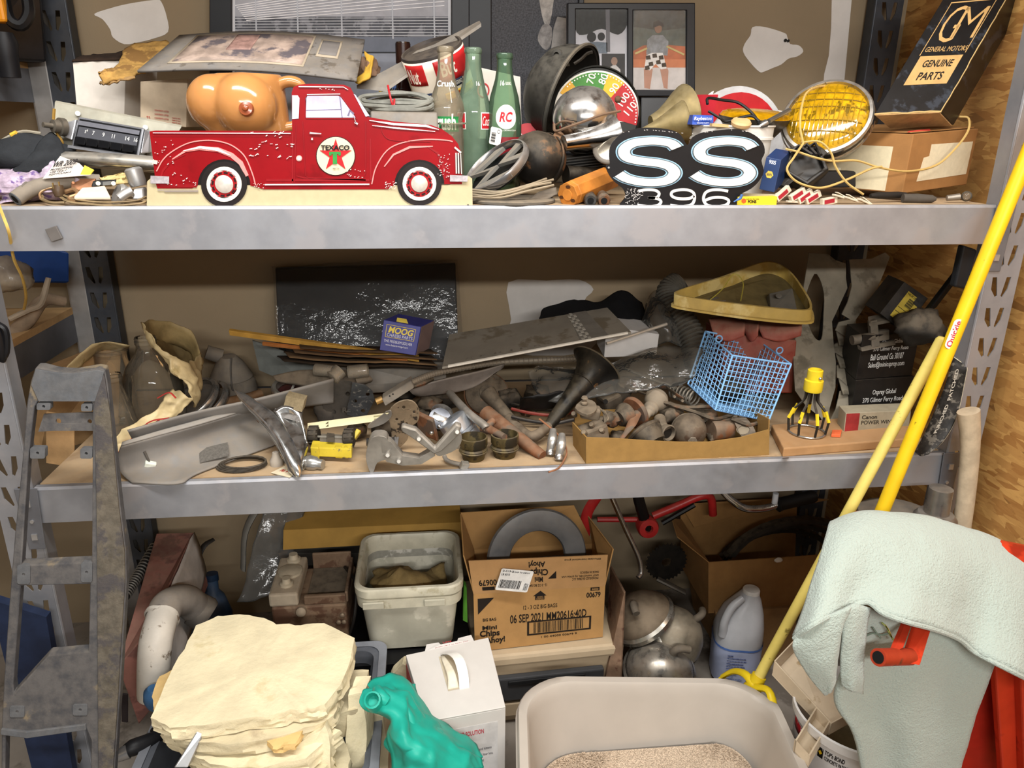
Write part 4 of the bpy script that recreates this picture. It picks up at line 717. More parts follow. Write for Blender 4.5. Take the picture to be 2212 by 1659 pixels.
o=G().lathe(P(1600,270,.125),(0,-.4,1),[(0,.02),(.006,.021),(.01,.018)],20).box(P(1555,271,.13),(.04,.012,.006),rotm(0,4,5)).o('tan_puck',mt('#c9a878',.5,v=.1),None); tag(o,'tan round knob with metal tongue on the tub rim','knob')
t=thing('red_paper_cup','red carton with white folded paper sticking out','cup',P(1520,250,.33)); G().lathe(P(1522,262,.33),(0,.05,1),[(0,.022),(.055,.036),(.056,.034),(.01,.02)],4,up=(1,.5,0)).o('carton_wall',mt('#a81e2a',.4),t,0)
G().hexa(P(1507,222,.33),P(1535,224,.33),P(1542,196,.34),P(1538,198,.34),(0,.002,0)).hexa(P(1500,222,.34),P(1520,222,.34),P(1533,204,.34),P(1502,207,.34),(0,.002,0)).o('folded_paper',mt('#d8d0c8',.7,c2='#2a2626',a2=.35,s2=40),t,0)
o=G().hexa(P(1495,269,.16),P(1541,270,.16),P(1541,249,.17),P(1497,248,.17),(0,.03,0)).o('blue_parts_box',mt('#2447a0',.4),None,0); tag(o,'small bright blue parts box beside the horn bells','box'); text([('Raybestos',1499,262,1538,252,.01,.3),('BRAKE PARTS',1506,267,1532,264.5)],pl(.1585),(0,.0008,0),mt('#e8e8ee',.4),o)
t=thing('road_sign_disc','round grey and red sign disc behind the amber lamp','sign',P(1580,260,.45)); c0=P(1590,300,.47); G().lathe(c0,(0,-1,.1),[(0,.125),(.003,.125)],40).o('disc_plate',mt('#c3c3c3',.4),t)
g=G(); stroke(g,lambda q:c0+V((q[0],-.0045,q[1])),[(.092*math.cos(R(a)),.092*math.sin(R(a))) for a in range(20,171,10)],.036,(0,.001,0)); g.o('red_arc',mt('#b52026',.4),t,0)
o=G().hexa(P(1548,330,.56),P(1722,330,.56),P(1722,246,.56),P(1570,214,.56),(0,.012,0)).o('white_trim_board',mt('#dedbd6',.5),None,0,.003); tag(o,'white moulded board leaning on the wall behind the lamps','board')
# ------------------------------------------------------------ big amber headlamp
t=thing('amber_headlamp','large chrome headlamp with ribbed amber glass lens','headlamp',P(1790,345,.2))
c0=P(1786,256,.17); ax=cv(-.42,.30,.86).normalized(); rl=.083
G().lathe(c0,ax,[(-.085,.001),(-.083,.03),(-.07,.062),(-.045,.082),(-.015,.09),(0,.092),(.006,.093),(.010,.090),(.011,.084),(.004,.081)],44,(True,False)).o('chrome_bucket',mt('#aeaaa3',.2,.95,v=.15,d=.3),t)
G().lathe(c0,ax,[(-.019,.0915),(-.016,.094),(-.012,.0955),(-.008,.094)],44,(False,False)).o('trim_ring',mt('#bdb9b2',.18,.95),t)
x_,y_,z_=frame(ax,cv(.2,1,0)); lens=mt('#b88c12',.12,v=.4,s=26,spec=.9,c2='#6f560c',a2=.35,s2=40)
ln=G().lathe(c0,ax,[(.004,.0815),(.012,.077),(.019,.06),(.024,.035),(.026,.001)],40).o('lens',lens,t)
def dm(u,v):
    r_=(u*u+v*v)**.5; pr_=[(0,.0268),(.035,.0247),(.06,.0197),(.077,.0127),(.0815,.0047),(.1,.004)]
    for (r0,h0),(r1,h1) in zip(pr_,pr_[1:]):
        if r0<=r_<=r1: hh=h0+(h1-h0)*(r_-r0)/(r1-r0); break
    return c0+ax*hh+x_*u+y_*v
for k in range(-7,8):
    u=k*.0092
    hv=rl*.9*(1-(u/rl)**2)**.5; G().tube([dm(u,-hv+(hv+(hv if k%2 else .02))*i/10) for i in range(11)],.0013,5).o('lens_rib',mt('#a07c12',.1,spec=.9),ln)
for v in (-.045,-.02,.012,.03,.048): hw=rl*.92*(1-(v/rl)**2)**.5; G().tube([dm(-hw+2*hw*i/8,v) for i in range(9)],.0014,5).o('lens_rib',mt('#7c5f10',.1,spec=.9),ln)
# ------------------------------------------------------------ tan wires
o=G().tube([P(1735,310,.07),P(1728,270,.08),P(1733,225,.1),P(1745,198,.14),P(1775,186,.2),P(1810,188,.22),P(1832,196,.2)],.0024,6,6).tube([P(1735,310,.07),P(1715,340,.05),P(1700,365,.04),P(1715,388,.035),P(1745,402,.03),P(1780,405,.03),P(1830,388,.04),P(1880,365,.05),P(1905,360,.055)],.0024,6,6).tube([P(1697,322,.08),P(1720,327,.07),P(1760,340,.05),P(1800,348,.05),P(1850,347,.055),P(1900,362,.055),P(1960,370,.07),P(2020,358,.1),P(2060,325,.12),P(2090,285,.13),P(2092,256,.15),P(2072,252,.16)],.0024,6,6).tube([P(1730,308,.08),P(1770,306,.06),P(1795,330,.05),P(1805,360,.045),P(1830,395,.035),P(1865,420,.03)],.0024,6,6).o('twin_wire',mt('#b99a5c',.6,v=.1),None); tag(o,'long thin tan twin cord draped over the headlamp and carton','cord')
# ------------------------------------------------------------ carton with paper labels, leaning black parts box
t=thing('parts_carton','plain brown carton with two blank cream labels at the right','carton',P(1950,418,.1))
c0=P(1949,418,.09); a=V((.205,.085,.012)); b=V((-.135,.185,.004)); h=P(1962,290,.09)-c0; h=V((.004,.002,h.z))
G().obox(c0,a,b,h).o('carton_body',mt('#94693c',.8,v=.08,s=20,b=.08,bs=300),t,0,.0015)
f_,n=face(c0,c0+a,c0+h); plate('cream_label',f_,[(.18,.18),(.95,.2),(.95,.78),(.3,.8),(.3,.6),(.22,.58)],[],n*-.0006,mt('#d3c6a8',.8,v=.05,s=90),t,0)
f2,n2=face(c0,c0+b,c0+h); plate('cream_label',f2,rect(.16,.02,.98,.78),[],n2*-.0006,mt('#c9bd9e',.8,v=.05,s=90),t,0); plate('label_tear',lambda q:f2(q)+n2*.0008,rect(.62,.28,.65,.36),[],n2*-.0004,mt('#efe8d6',.8),t,0)
G().hexa(c0+h+a*.02+b*.03+V((0,0,.002)),c0+h+a*.98+b*.03+V((0,0,.002)),c0+h+a*.98+b*.95+V((0,0,.001)),c0+h+a*.02+b*.95+V((0,0,.001)),(0,0,.002)).o('top_flap',mt('#9c7244',.8,v=.1),t,0)
G().hexa(P(1960,286,.1),P(2010,282,.12),P(2008,279,.13),P(1964,284,.11),(0,0,.001)).o('red_slip',mt('#c8483c',.6),t,0)
t=thing('black_parts_box','black parts box with gold lettering leaning on the brown carton','box',P(1970,255,.12))
o_=P(1889,247,.105); a=P(2033,241,.09)-o_; up_=(P(2036,0,.215)-o_)*1.25; c_=P(2060,270,.15)-P(2033,241,.09)
bk=mt('#17191c',.35,v=.3,s=30,c2='#2b3038',a2=.3,s2=22)
G().obox(o_,a,up_,c_).o('box_shell',bk,t,0,.001)
G().obox(o_-up_*.008+a*.02,a*.96,c_*.96,up_*.006).o('open_end',mt('#a8855a',.9,v=.15,s=60),t,0)
g=G().tube([o_+a+up_*k/20+V((rnd.uniform(-.001,.001),0,0)) for k in range(21)],.0013,5); g.o('worn_edge',mt('#b89c68',.9),t,0); G().tube([o_+a*k/12+up_*rnd.uniform(-.004,.006) for k in range(13)],.002,5).o('worn_edge',mt('#b89c68',.9),t,0)
f_,n=face(o_,o_+a,o_+up_); gold=mt('#b5905a',.5)
# 2-D (u along bottom, v up the leaning face)
lb=plate('gold_label',f_,rect(.18,.195,.83,.395),[],n*-.0006,gold,t,0); f3=lambda q:f_(q)+n*.0006
text([('GENUINE',.29,.315,.74,.365,.02),('PARTS',.32,.225,.7,.28,.02)],f3,n*-.0005,mt('#1d1710',.5),lb)
text([('GENERAL MOTORS',.2,.425,.83,.46),('G',.24,.49,.52,.75,-.012),('M',.46,.515,.82,.74,-.012)],f_,n*-.0005,gold,t)
stroke(g:=G(),f_,[(.16,.40),(.17,.77)],.012,n*-.0005); g.o('gold_rule',gold,t,0); stroke(g:=G(),f_,[(.16,.775),(.85,.79)],.008,n*-.0005); g.o('gold_rule',gold,t,0); stroke(g:=G(),f_,[(.85,.79),(.84,.41)],.012,n*-.0005); g.o('gold_rule',gold,t,0)
# black plastic clip, blue box, yellow box, matchbooks
t=thing('plastic_bracket','black plastic hexagonal bracket below the amber headlamp','bracket',P(1735,400,.1)); bp_=mt('#2a2b2d',.4,v=.15,d=.15)
c0=P(1738,358,.09); G().lathe(c0,cv(-.1,.15,1),[(-.03,.048),(0,.05),(.012,.046),(.012,.038),(.0,.036)],5,up=cv(.3,1,0)).o('shell',bp_,t,20,.002); G().hexa(P(1685,400,.08),P(1700,404,.07),P(1790,330,.1),P(1775,318,.11),(0,.015,.004)).o('arm',bp_,t,0,.003); 
for k in range(3): G().tube([P(1705+k*16,330-k*3,.085),P(1725+k*18,315-k*3,.09),P(1755+k*9,335,.06)],.004,6).o('rib',bp_,t)
G().hexa(P(1690,408,.1),P(1850,405,.12),P(1850,370,.13),P(1690,370,.11),(0,.04,0)).o('mount_base',mt('#232426',.5,v=.2),t,0,.004)
t=thing('blue_spark_box','dark blue parts box with yellow badge beside the letter sign','box',P(1668,410,.07)); b0=P(1640,409,.05); ba=P(1672,416,.035)-b0; bb=P(1692,395,.09)-P(1672,416,.035); bh=P(1660,335,.06)-b0; bh=V((bh.x*.6,.005,bh.z*.95))
G().obox(b0,ba,bh,bb).o('box_body',mt('#1f3560',.4,v=.1),t,0,.001); f_,n=face(b0,b0+ba,b0+bh); plate('hex_badge',f_,circ(.45,.5,.26,.12,6),[],n*-.0005,mt('#d8b84a',.4),t,0); text([('NAPA',.28,.46,.62,.54,.01)],lambda q:f_(q)+n*.0005,n*-.0004,mt('#23304a',.4),t); text([('9005',.25,.82,.7,.94,.01)],f_,n*-.0005,mt('#d8dce6',.4),t)
t=thing('yellow_fuse_box','yellow flat parts box at the shelf edge beside the number','box',P(1635,446,.02)); y0=P(1592,447,.012); G().obox(y0,P(1677,446,.012)-y0,(0,0,.0195),(0,.03,0)).o('box_body',mt('#e3c52e',.4,v=.08),t,0,.0008); text([('FONS',1616,439,1634,432,.03),('tools for the trade',1612,430.5,1640,429)],pl(.0112),(0,.0006,0),mt('#2a2418',.4),t); plate('round_mark',pl(.0112),circ(1607,434,5,n=14),[],(0,.0006,0),mt('#d05a28',.4),t,0); G().hexa(P(1592,429,.02),P(1677,428,.02),P(1677,420,.04),P(1600,418,.04),(0,0,.0006)).o('top_face',mt('#b5aa8a',.6),t,0)
o=G().tube([P(1585,436,.006),P(1600,428,.004),P(1603,420,.003)],[.001,.003,.003],8).o('blue_pencil_stub',mt('#4a6ea8',.4),None); tag(o,'tiny blue pen tip beside the sign number','pen')
mbs=[(1690,418,-38,1),(1722,420,-30,1),(1738,424,-32,1),(1755,426,-28,1),(1716,436,4,0),(1790,434,-8,1),(1815,425,14,0),(1868,436,20,0),(1838,430,16,0)]
mw=['leftmost open matchbook with red print, standing tilted','second tilted matchbook with red print in the fan','third tilted matchbook with red print in the fan','rightmost tilted matchbook with red print in the fan','blank matchbook lying flat below the fan','matchbook with red end right of the fan','cream matchbook lying open farther right','loose cream matchbook nearest the right corner','torn cream matchbook under the tan cord']
for (x,y,an,pr),lab in zip(mbs,mw):
    t=thing('matchbook',lab,'matchbook',P(x,y,.04),'loose matchbooks'); m=rotm(0,an,12); c0=P(x,y,.035)
    G().box(c0,(.036,.010,.004 if not pr else .014),m).o('cover',mt('#cbbfaa',.7,v=.1),t,0,.001)
    if pr: G().box(c0+m@V((-.002,-.0054,0)),(.024,.0006,.008),m).o('red_print',mt('#9c2430',.5),t,0)
    G().box(c0+m@V((.004,.002,.004)),(.03,.009,.0015),m@rotm(0,9,0)).o('flap',mt('#d6ccb8',.7),t,0)
o=G().lathe(P(1880,423,.06),P(1970,420,.08)-P(1880,423,.06),[(0,.004),(.02,.007),(.07,.007),(.09,.005)],10).o('dark_bulb_holder',mt('#2f2b28',.6),None); tag(o,'dark tapered tool lying under the brown carton','tool')
o=G().lathe(P(1950,428,.06),P(2020,430,.05)-P(1950,428,.06),[(0,.009),(.03,.010),(.06,.008),(.068,.004)],12).o('rubber_plug',mt('#4a443d',.8),None); tag(o,'short grey rubber plug in front of the brown carton','plug')
t=thing('glass_bulb','small clear bulb with metal base under the carton corner','bulb',P(2080,425,.06)); G().lathe(P(2045,428,.06),P(2090,423,.05)-P(2045,428,.06),[(0,.006),(.025,.007)],12).o('bulb_base',mt('#8b8378',.4,.6),t); G().sph(P(2088,424,.05),.011,n=16).o('bulb_glass',gl('#f0ece6',.15,.03),t)
# ============================================================ MIDDLE SHELF
plas=mt('#7b7874',.6,v=.12,s=12,d=.45); dusty=mt('#5a5146',.7,.2,v=.25,s=22,d=.6,b=.1,bs=100); iron=mt('#40382f',.6,.4,v=.3,s=25,d=.5,c2='#6a4630',a2=.3,s2=25); alum=mt('#96928b',.4,.6,v=.2,s=20,d=.5); chro=mt('#b9b8b6',.1,1.0,v=.1,d=.3); rust=mt('#7a5036',.75,.2,v=.3,s=25,c2='#5a4a40',a2=.4,s2=20,d=.4)
def tg(ob,label,cat,group=None): return tag(ob,label,cat,group)
# ---- bag with glass jars, carton behind
t=thing('open_carton','open brown cardboard box behind the glass jars','carton',S(150,960)); G().hexa(P(85,985,.25),P(255,935,.38),P(262,742,.42),P(120,800,.25),(-.04,.02,0)).o('box_side',card,t,0,.001); G().hexa(P(100,1000,.2),P(160,1010,.2),P(160,900,.2),P(100,890,.2),(0,.004,0)).o('box_front',card,t,0)
def jar(name,label,px,py,Y,prof,mat):
    b=P(px,py,Y); base=V((b.x,Y,ZM)); h=b.z-ZM; t=thing(name,label,'jar',base); G().lathe(base,(0,0,1),[(0,.001)]+[(a*h,r_) for a,r_ in prof]+[(h,prof[-1][1]-.004)],32,(False,False)).o('jar_glass',mat,t); r_=prof[-1][1]
    G().lathe(base+V((0,0,h*.93)),(0,0,1),[(0,r_),(.002,r_+.002),(.008,r_+.002),(.010,r_),(.013,r_+.0018),(.017,r_)],28,(False,False)).o('screw_thread',mat,t); return t
cg=gl('#fbfaf6',.10,.03,.02,1.4,'#c9bda8')
jar('glass_jug','big rounded clear glass jug in the plastic bag',313,728,.27,[(.01,.05),(.04,.062),(.3,.068),(.55,.066),(.72,.05),(.84,.026),(.9,.022),(1,.022)],cg)
jar('glass_jar','tall clear glass jar at the back left of the jug',236,752,.36,[(.01,.035),(.04,.042),(.7,.042),(.82,.036),(.9,.036),(1,.036)],cg)
jar('milk_bottle','small clear glass bottle in front of the big jug',243,812,.19,[(.01,.03),(.04,.036),(.4,.036),(.7,.024),(.85,.017),(1,.017)],cg)
t=thing('plastic_bag','yellowed plastic carrier bag with red stripes spilling round the jars','bag',S(330,930))
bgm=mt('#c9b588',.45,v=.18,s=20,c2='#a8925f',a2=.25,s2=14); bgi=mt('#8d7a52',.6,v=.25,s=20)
sheet('bag_mouth',[[P(303,697,.28),P(330,690,.34),P(375,698,.38),P(415,720,.38),P(432,765,.36),P(434,815,.30)],[P(318,722,.25),P(345,735,.36),P(380,745,.40),P(408,765,.40),P(418,800,.36),P(420,838,.28)]],bgi,t,6,5,.004,30,.0015)
sheet('bag_front',[[P(303,697,.28),P(325,728,.23),P(365,765,.21),P(410,785,.23),P(432,765,.36)],[P(308,716,.27),P(335,752,.22),P(372,786,.2),P(415,812,.21),P(435,805,.31)],[P(335,745,.24),P(350,776,.215),P(385,808,.19),P(420,845,.19),P(435,840,.27)],[P(380,790,.21),P(385,806,.2),P(398,830,.18),P(418,868,.18),P(420,880,.24)]],bgm,t,9,8,.010,30,.0015)
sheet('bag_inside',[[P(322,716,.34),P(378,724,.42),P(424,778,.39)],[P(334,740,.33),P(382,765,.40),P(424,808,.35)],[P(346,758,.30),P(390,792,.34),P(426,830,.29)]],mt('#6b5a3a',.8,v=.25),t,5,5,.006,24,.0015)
sheet('bag_drape',[[P(375,838,.20),P(395,850,.17),P(418,862,.18)],[P(350,870,.16),P(372,880,.15),P(400,885,.16)],[P(305,910,.13),P(325,920,.13),P(350,925,.14)],[P(245,945,.11),P(258,960,.11),P(290,958,.12)],[P(236,985,.10),P(262,992,.10),P(275,975,.11)]],bgm,t,8,9,.008,34,.0015)
sheet('bag_left',[[P(135,802,.2),P(165,770,.24),P(218,738,.3),P(280,745,.34)],[P(128,815,.2),P(175,790,.26),P(220,760,.38),P(270,765,.42)]],bgm,t,6,5,.004,30,.0015)
for a in ([(250,985),(275,960),(320,915),(365,905)],[(262,990),(300,945),(345,908)],[(340,862),(365,850),(380,862)]):
    G().tube([P(x,y-2,.095+.04*(990-y)/120) for x,y in a],.0035,6,4,flat=.3).o('red_stripe',mt('#a3302c',.5),t)
# ---- console trim leaning in front of the rack
t=thing('console_trim','long dark grey car console trim leaning on the left rack post','console',P(130,1659,-.28))
cf=lambda q:P(q[0],q[1],-.035-.25*(q[1]-800)/860); cm=mt('#414246',.65,v=.2,s=40,d=.28,dc='#8a7d68',b=.15,bs=260,c2='#6f6350',a2=.22,s2=12); cmf=mt('#4d5054',.6,v=.15,s=60,d=.15,b=.1,bs=300)
outer=[(76,795),(92,795),(124,803),(160,805),(210,796),(226,799),(232,830),(236,870),(246,965),(260,1098),(271,1185),(273,1257),(267,1363),(259,1500),(246,1690),(2,1690),(3,1569),(8,1468),(19,1310),(32,1150),(48,992),(58,870),(66,825)]
h1=[(82,868),(196,868),(200,876),(198,1215),(46,1222),(60,1000),(74,880)]; h2=[(44,1266),(194,1262),(191,1408),(104,1416),(30,1498),(28,1480)]; h3=[(12,1590),(186,1575),(196,1600),(196,1690),(10,1690)]
plate('trim_frame',cf,outer,[h1,h2,h3],(0,.02,.004),cm,t,.003)
plate('top_panel',lambda q:cf(q)+V((0,-.003,0)),[(78,797),(124,804),(160,806),(212,798),(226,802),(210,866),(84,866),(68,830)],[],(0,.004,0),cmf,t,.001)
plate('right_rail',lambda q:cf(q)+V((0,-.004,.0)),[(205,868),(226,806),(240,900),(258,1098),(270,1190),(271,1257),(264,1363),(256,1500),(244,1690),(214,1690),(212,1400),(210,1100)],[],(0,.005,0),mt('#4f4a41',.7,v=.3,s=60,d=.2,b=.3,bs=200,c2='#37363a',a2=.45,s2=14),t,.001)
plate('tray_plate',lambda q:cf(q)+V((0,.006,-.004)),[(104,1414),(190,1408),(190,1560),(60,1572),(14,1560),(32,1500)],[circ(126,1490,18,11,18)],(0,.004,0),cmf,t,.001)
plate('front_lip',lambda q:cf(q)+V((0,-.004,0)),[(4,1572),(60,1578),(186,1562),(188,1574),(60,1592),(3,1584)],[],(0,.012,0),cmf,t,.001)
for q in ((80,870,110,885),(176,872,200,888),(66,966,98,990),(174,968,200,990),(38,1220,66,1260),(176,1214,200,1256),(22,1524,54,1548),(158,1520,190,1544)): plate('mount_tab',lambda p:cf(p)+V((0,-.002,0)),rrect(*q,4),[circ((q[0]+q[2])/2,(q[1]+q[3])/2,3.4,n=10)],(0,.012,0),cmf,t,.0008)
plate('cross_web',lambda q:cf(q)+V((0,.012,0)),[(88,900),(198,896),(198,936),(110,936),(76,938)],[circ(120,915,6,n=14),circ(188,916,5,n=14)],(0,.004,0),cm,t,.0006); plate('cross_web',lambda q:cf(q)+V((0,.006,0)),[(46,1238),(196,1234),(196,1262),(92,1266),(46,1258)],[circ(106,1255,3,n=10)],(0,.006,0),cm,t,.0006)
plate('screw_eye',lambda q:cf(q)+V((0,.004,0)),circ(140,1226,9,n=16),[circ(140,1226,4,n=12)],(0,.005,0),cm,t,0)
# ---- grey fender panels and parts at left
t=thing('trim_panel','long dusty grey curved plastic trim panel at the shelf front','trim panel',S(400,1030))
sheet('panel_skin',[[S(262,963,.075),S(345,940,.08),S(470,905,.085),S(660,845,.09)],[S(254,990,.045),S(350,970,.045),S(480,930,.045),S(655,880,.045)],[S(262,1022,.012),S(350,1010,.012),S(470,985,.012),S(650,920,.02)],[S(285,1043,.004),S(385,1045,.004),S(440,1018,.004),S(640,945,.004)]],plas,t,8,6,.0,1,.004)
sheet('panel_lip',[[S(262,963,.076),S(345,940,.081),S(470,905,.086),S(660,845,.091)],[S(264,956,.08),S(350,930,.086),S(472,896,.09),S(655,838,.096)]],mt('#8d8a85',.55,v=.1,d=.4),t,8,4,0,1,.005)
o_=S(432,1000,.012); G().obox(o_,S(492,985,.016)-o_,S(430,978,.022)-o_,V((0,.012,.004))).o('foam_block',mt('#5f5b55',.95,v=.2,s=200),t,0); cl=S(325,1003,.02)
G().box(cl,(.022,.012,.012),rotm(15,20,20)).o('white_clip',mt('#d8dccf',.5),t,0,.002); G().box(cl+V((0,-.003,-.012)),(.016,.012,.010),rotm(15,-15,10)).o('white_clip',mt('#d8dccf',.5),t,0,.002); G().cyl(cl+V((-.008,0,.03)),cl+V((.008,0,-.03)),.003,8,.001).o('clip_pin',mt('#55504a',.6),t)
o=sheet('rear_trim_panel',[[S(275,930,.10),S(420,890,.11),S(560,860,.12),S(720,818,.14)],[S(285,948,.075),S(425,912,.08),S(565,880,.09),S(720,845,.1)],[S(290,955,.06),S(430,922,.06),S(570,890,.06),S(720,870,.07)]],plas,None,8,5,0,1,.004); tg(o,'second grey trim panel lying behind the front one','trim panel')
o=G().hexa(S(585,1022,.002),S(625,1032,.002),S(672,1005,.002),S(640,995,.002),(0,0,.001)).o('paper_tag',mt('#d3c5a8',.7),None,0); tg(o,'small cream paper tag flat under the chrome ornament','tag'); f_,n=face(S(590,1021,.0035),S(624,1029,.0035),S(640,1000,.0035)); text([('Inspected by',.0,.55,.7,.75,0,0),('No. 4',.1,.2,.5,.4)],f_,n*-.0004,mt('#b04038',.6),o)
t=thing('wire_loop','coil of black wire lying flat under the trim panel','wire',S(525,1005))
for k in range(4): c0=S(522+k*2,1004-k*2,.004+.003*k); G().tube([c0+V((.052*math.cos(R(a))*(1-.05*k),.036*math.sin(R(a))*(1-.05*k),0)) for a in range(0,360,20)],.0022,6,0,True).o('wire_turn',mt('#3a3733',.5,d=.3),t)
for k,(c0,ax,lab) in enumerate(((S(418,868,.052),cv(-.35,.62,.6),'front chrome headlight ring with grey bowl behind the trim panel'),(S(440,874,.042),cv(-.35,.62,.6),'rear chrome headlight ring leaning behind the trim panel'))):
    t=thing('headlight_ring',lab,'trim ring',S(430,900),'chrome headlight rings'); G().lathe(c0,ax,[(-.01,.066),(-.004,.072),(.006,.073),(.012,.07),(.012,.062),(.0,.058),(-.006,.06)],40,(False,False)).o('ring_rim',mt('#a9a8a6',.15,.95,v=.15,d=.4),t)
    if k==0: G().lathe(c0,ax,[(-.035,.001),(-.03,.03),(-.01,.056),(0,.06)],36).o('inner_bowl',mt('#6f6d6a',.4,.6,d=.5),t)
    else: G().box(S(470,895,.04),(.012,.006,.012),rotm(20,20,0)).o('spring_clip',mt('#a08a60',.5,.5),t,0)
o=G().tube([S(478,884,.03),S(500,872,.045),S(530,862,.05),S(565,850,.055)],[.012,.019,.013,.012],12,4).o('wooden_stick_stub',mt('#6b4a2c',.7,v=.3,d=.3),None); tg(o,'worn brown wooden handle stub behind the chrome ornament','handle')
t=thing('dome_cap','dusty grey dome shaped lamp cover with wire handle at the back','cover',S(510,850)); c0=S(505,850,0); G().lathe(c0,(0,-.1,1),[(0,.062),(.02,.064),(.04,.058),(.05,.046),(.052,.056),(.09,.036),(.11,.02),(.112,.001)],32).o('dome',mt('#6a645c',.75,v=.15,d=.5),t); G().tube([c0+V((.012,-.03,.11)),c0+V((.012,-.05,.08)),c0+V((.014,-.062,.035)),c0+V((.022,-.06,.03))],.0022,6,4).o('wire_bail',mt('#55504a',.6),t); G().lathe(c0+V((-.02,0,.105)),(-.9,-.2,.4),[(0,.02),(.04,.019)],16).o('neck',mt('#6a645c',.75,d=.5),t)
t=thing('oval_bezel','oval chrome lamp bezel with red lens under a dusty plate','bezel',S(650,870)); c0=S(645,842,.07); G().lathe(c0,cv(.1,.8,.6),[(-.02,.06),(-.012,.066),(.008,.066),(.014,.062),(.012,.054),(-.002,.05)],40,(False,False),sq=.72).o('bezel_ring',mt('#b7b5ae',.2,.9,d=.4,dc='#b0a48c'),t); G().lathe(c0,cv(.1,.8,.6),[(-.012,.055),(-.004,.05),(.0,.03),(.001,.001)],32,sq=.72).o('lens',mt('#4a2a28',.12,v=.3),t); G().tube([S(628,846,.08),S(640,820,.09)],.003,6).o('lens_bar',mt('#c9c5bd',.4),t); G().sph(S(660,828,.075),.012,n=12).o('bulb',gl('#e9d9d6',.3,.05),t)
o=sheet('dusty_plate',[[S(590,812,.13),S(650,800,.14),S(740,800,.14),S(800,812,.13)],[S(600,824,.12),S(650,822,.12),S(740,828,.115),S(805,822,.12)],[S(640,830,.11),S(690,838,.105),S(750,835,.105),S(790,828,.11)]],dusty,None,6,5,0,1,.004); tg(o,'dusty oval cover plate resting on the bezel','plate')
for a,b,rr,lab in ((S(680,798,.15),S(720,802,.15),.015,'left clear plastic bulb cup lying on the dusty plate'),(S(715,818,.135),S(735,800,.15),.019,'middle clear plastic bulb cup with its mouth to the front'),(S(750,805,.14),S(795,800,.145),.017,'right clear plastic bulb cup lying on the dusty plate')): o=G().lathe(a,b-a,[(0,rr*.7),(.003,rr),((b-a).length,rr*.95),((b-a).length,rr*.8),(.006,rr*.8)],20).o('bulb_cup',gl('#e2ded6',.35,.08,.1),None); tg(o,lab,'cup','clear bulb cups')
# ---- chrome wing ornament
t=thing('chrome_ornament','shiny chrome swept hood ornament standing on its point','hood ornament',S(640,1030))
oc=mt('#c4c4c2',.06,1.0,v=.08,d=.15)
A=[(505,840),(535,853),(565,872),(590,890),(612,915),(632,950),(648,985),(655,1015),(648,1030)]; B=[(505,842),(520,868),(548,898),(575,930),(596,962),(610,992),(622,1018),(635,1030),(642,1031)]
def hgt(y): return .005+.13*(1030-y)/190
rings=[]
for (ax_,ay),(bx,by) in zip(A,B):
    a=S(ax_,ay,hgt(ay)); b=S(bx,by,hgt(by)); m=(a+b)/2+V((0,-.014,.006))*min(1,(a-b).length/.05); bk=(a+b)/2+V((0,.01,-.004)); rings.append(cat_rom([a,m,b,bk],3,True))
G().ring(rings).o('wing_blade',oc,t,60)
sheet('wing_fin',[[S(590,888,.10),S(615,876,.11),S(650,886,.10)],[S(612,920,.075),S(640,915,.075),S(660,940,.06)],[S(640,975,.04),S(655,965,.045),S(664,965,.04)],[S(648,1015,.012),S(655,1005,.014),S(660,985,.02)]],oc,t,5,6,0,1,.004)
G().hexa(S(592,888,.10),S(650,900,.09),S(648,912,.082),S(600,900,.09),(0,.01,.004)).o('mount_block',chro,t,0,.003); G().lathe(S(530,860,.11),cv(-.2,-.3,.9),[(0,.006),(.004,.006),(.005,.004)],12).o('stud_eye',mt('#6a655c',.4,.6),t)
o_=S(612,880,.105); o=G().obox(o_,S(652,890,.1)-o_,S(618,855,.125)-o_,V((.004,.02,.004))).o('foam_cube',mt('#7d6f55',.95,v=.15,s=150),None,0); tg(o,'small tan foam cube sitting on the chrome ornament','foam block')
# ---- rubber mounts
t=thing('engine_mount','dark rubber engine mount with round holes behind the toy truck','engine mount',S(750,910))
fm=lambda q:S(q[0],q[1],.012+.13*(905-q[1])/90); plate('mount_face',fm,sp([(705,830),(728,822),(765,826),(768,850),(760,905),(745,912),(712,905),(698,880)],3),[circ(721,890,5,n=12),circ(751,851,5,n=12)],(0,.03,0),mt('#4d4944',.8,v=.2,d=.45),t,.003)
plate('steel_bracket',lambda q:fm(q)+V((0,-.012,.0)),[(762,823),(788,828),(805,842),(810,860),(800,880),(792,895),(770,898),(750,892),(752,872),(758,850)],[circ(795,848,4.5,n=12),circ(768,863,4,n=12),circ(785,884,4.5,n=12)],(0,.006,0),mt('#4f5358',.5,.4,v=.2,s=40,c2='#8d8d8a',a2=.25,s2=120,d=.2),t,.001)
lump('rubber_body',S(705,885,.03),(.03,.03,.045),mt('#47433f',.85,v=.2,d=.5),t,.2,2,3); text([('R',741,888,752,878,.03)],lambda q:fm(q)+V((0,-.014,.002)),(0,.002,0),mt('#5f5a54',.7),t)
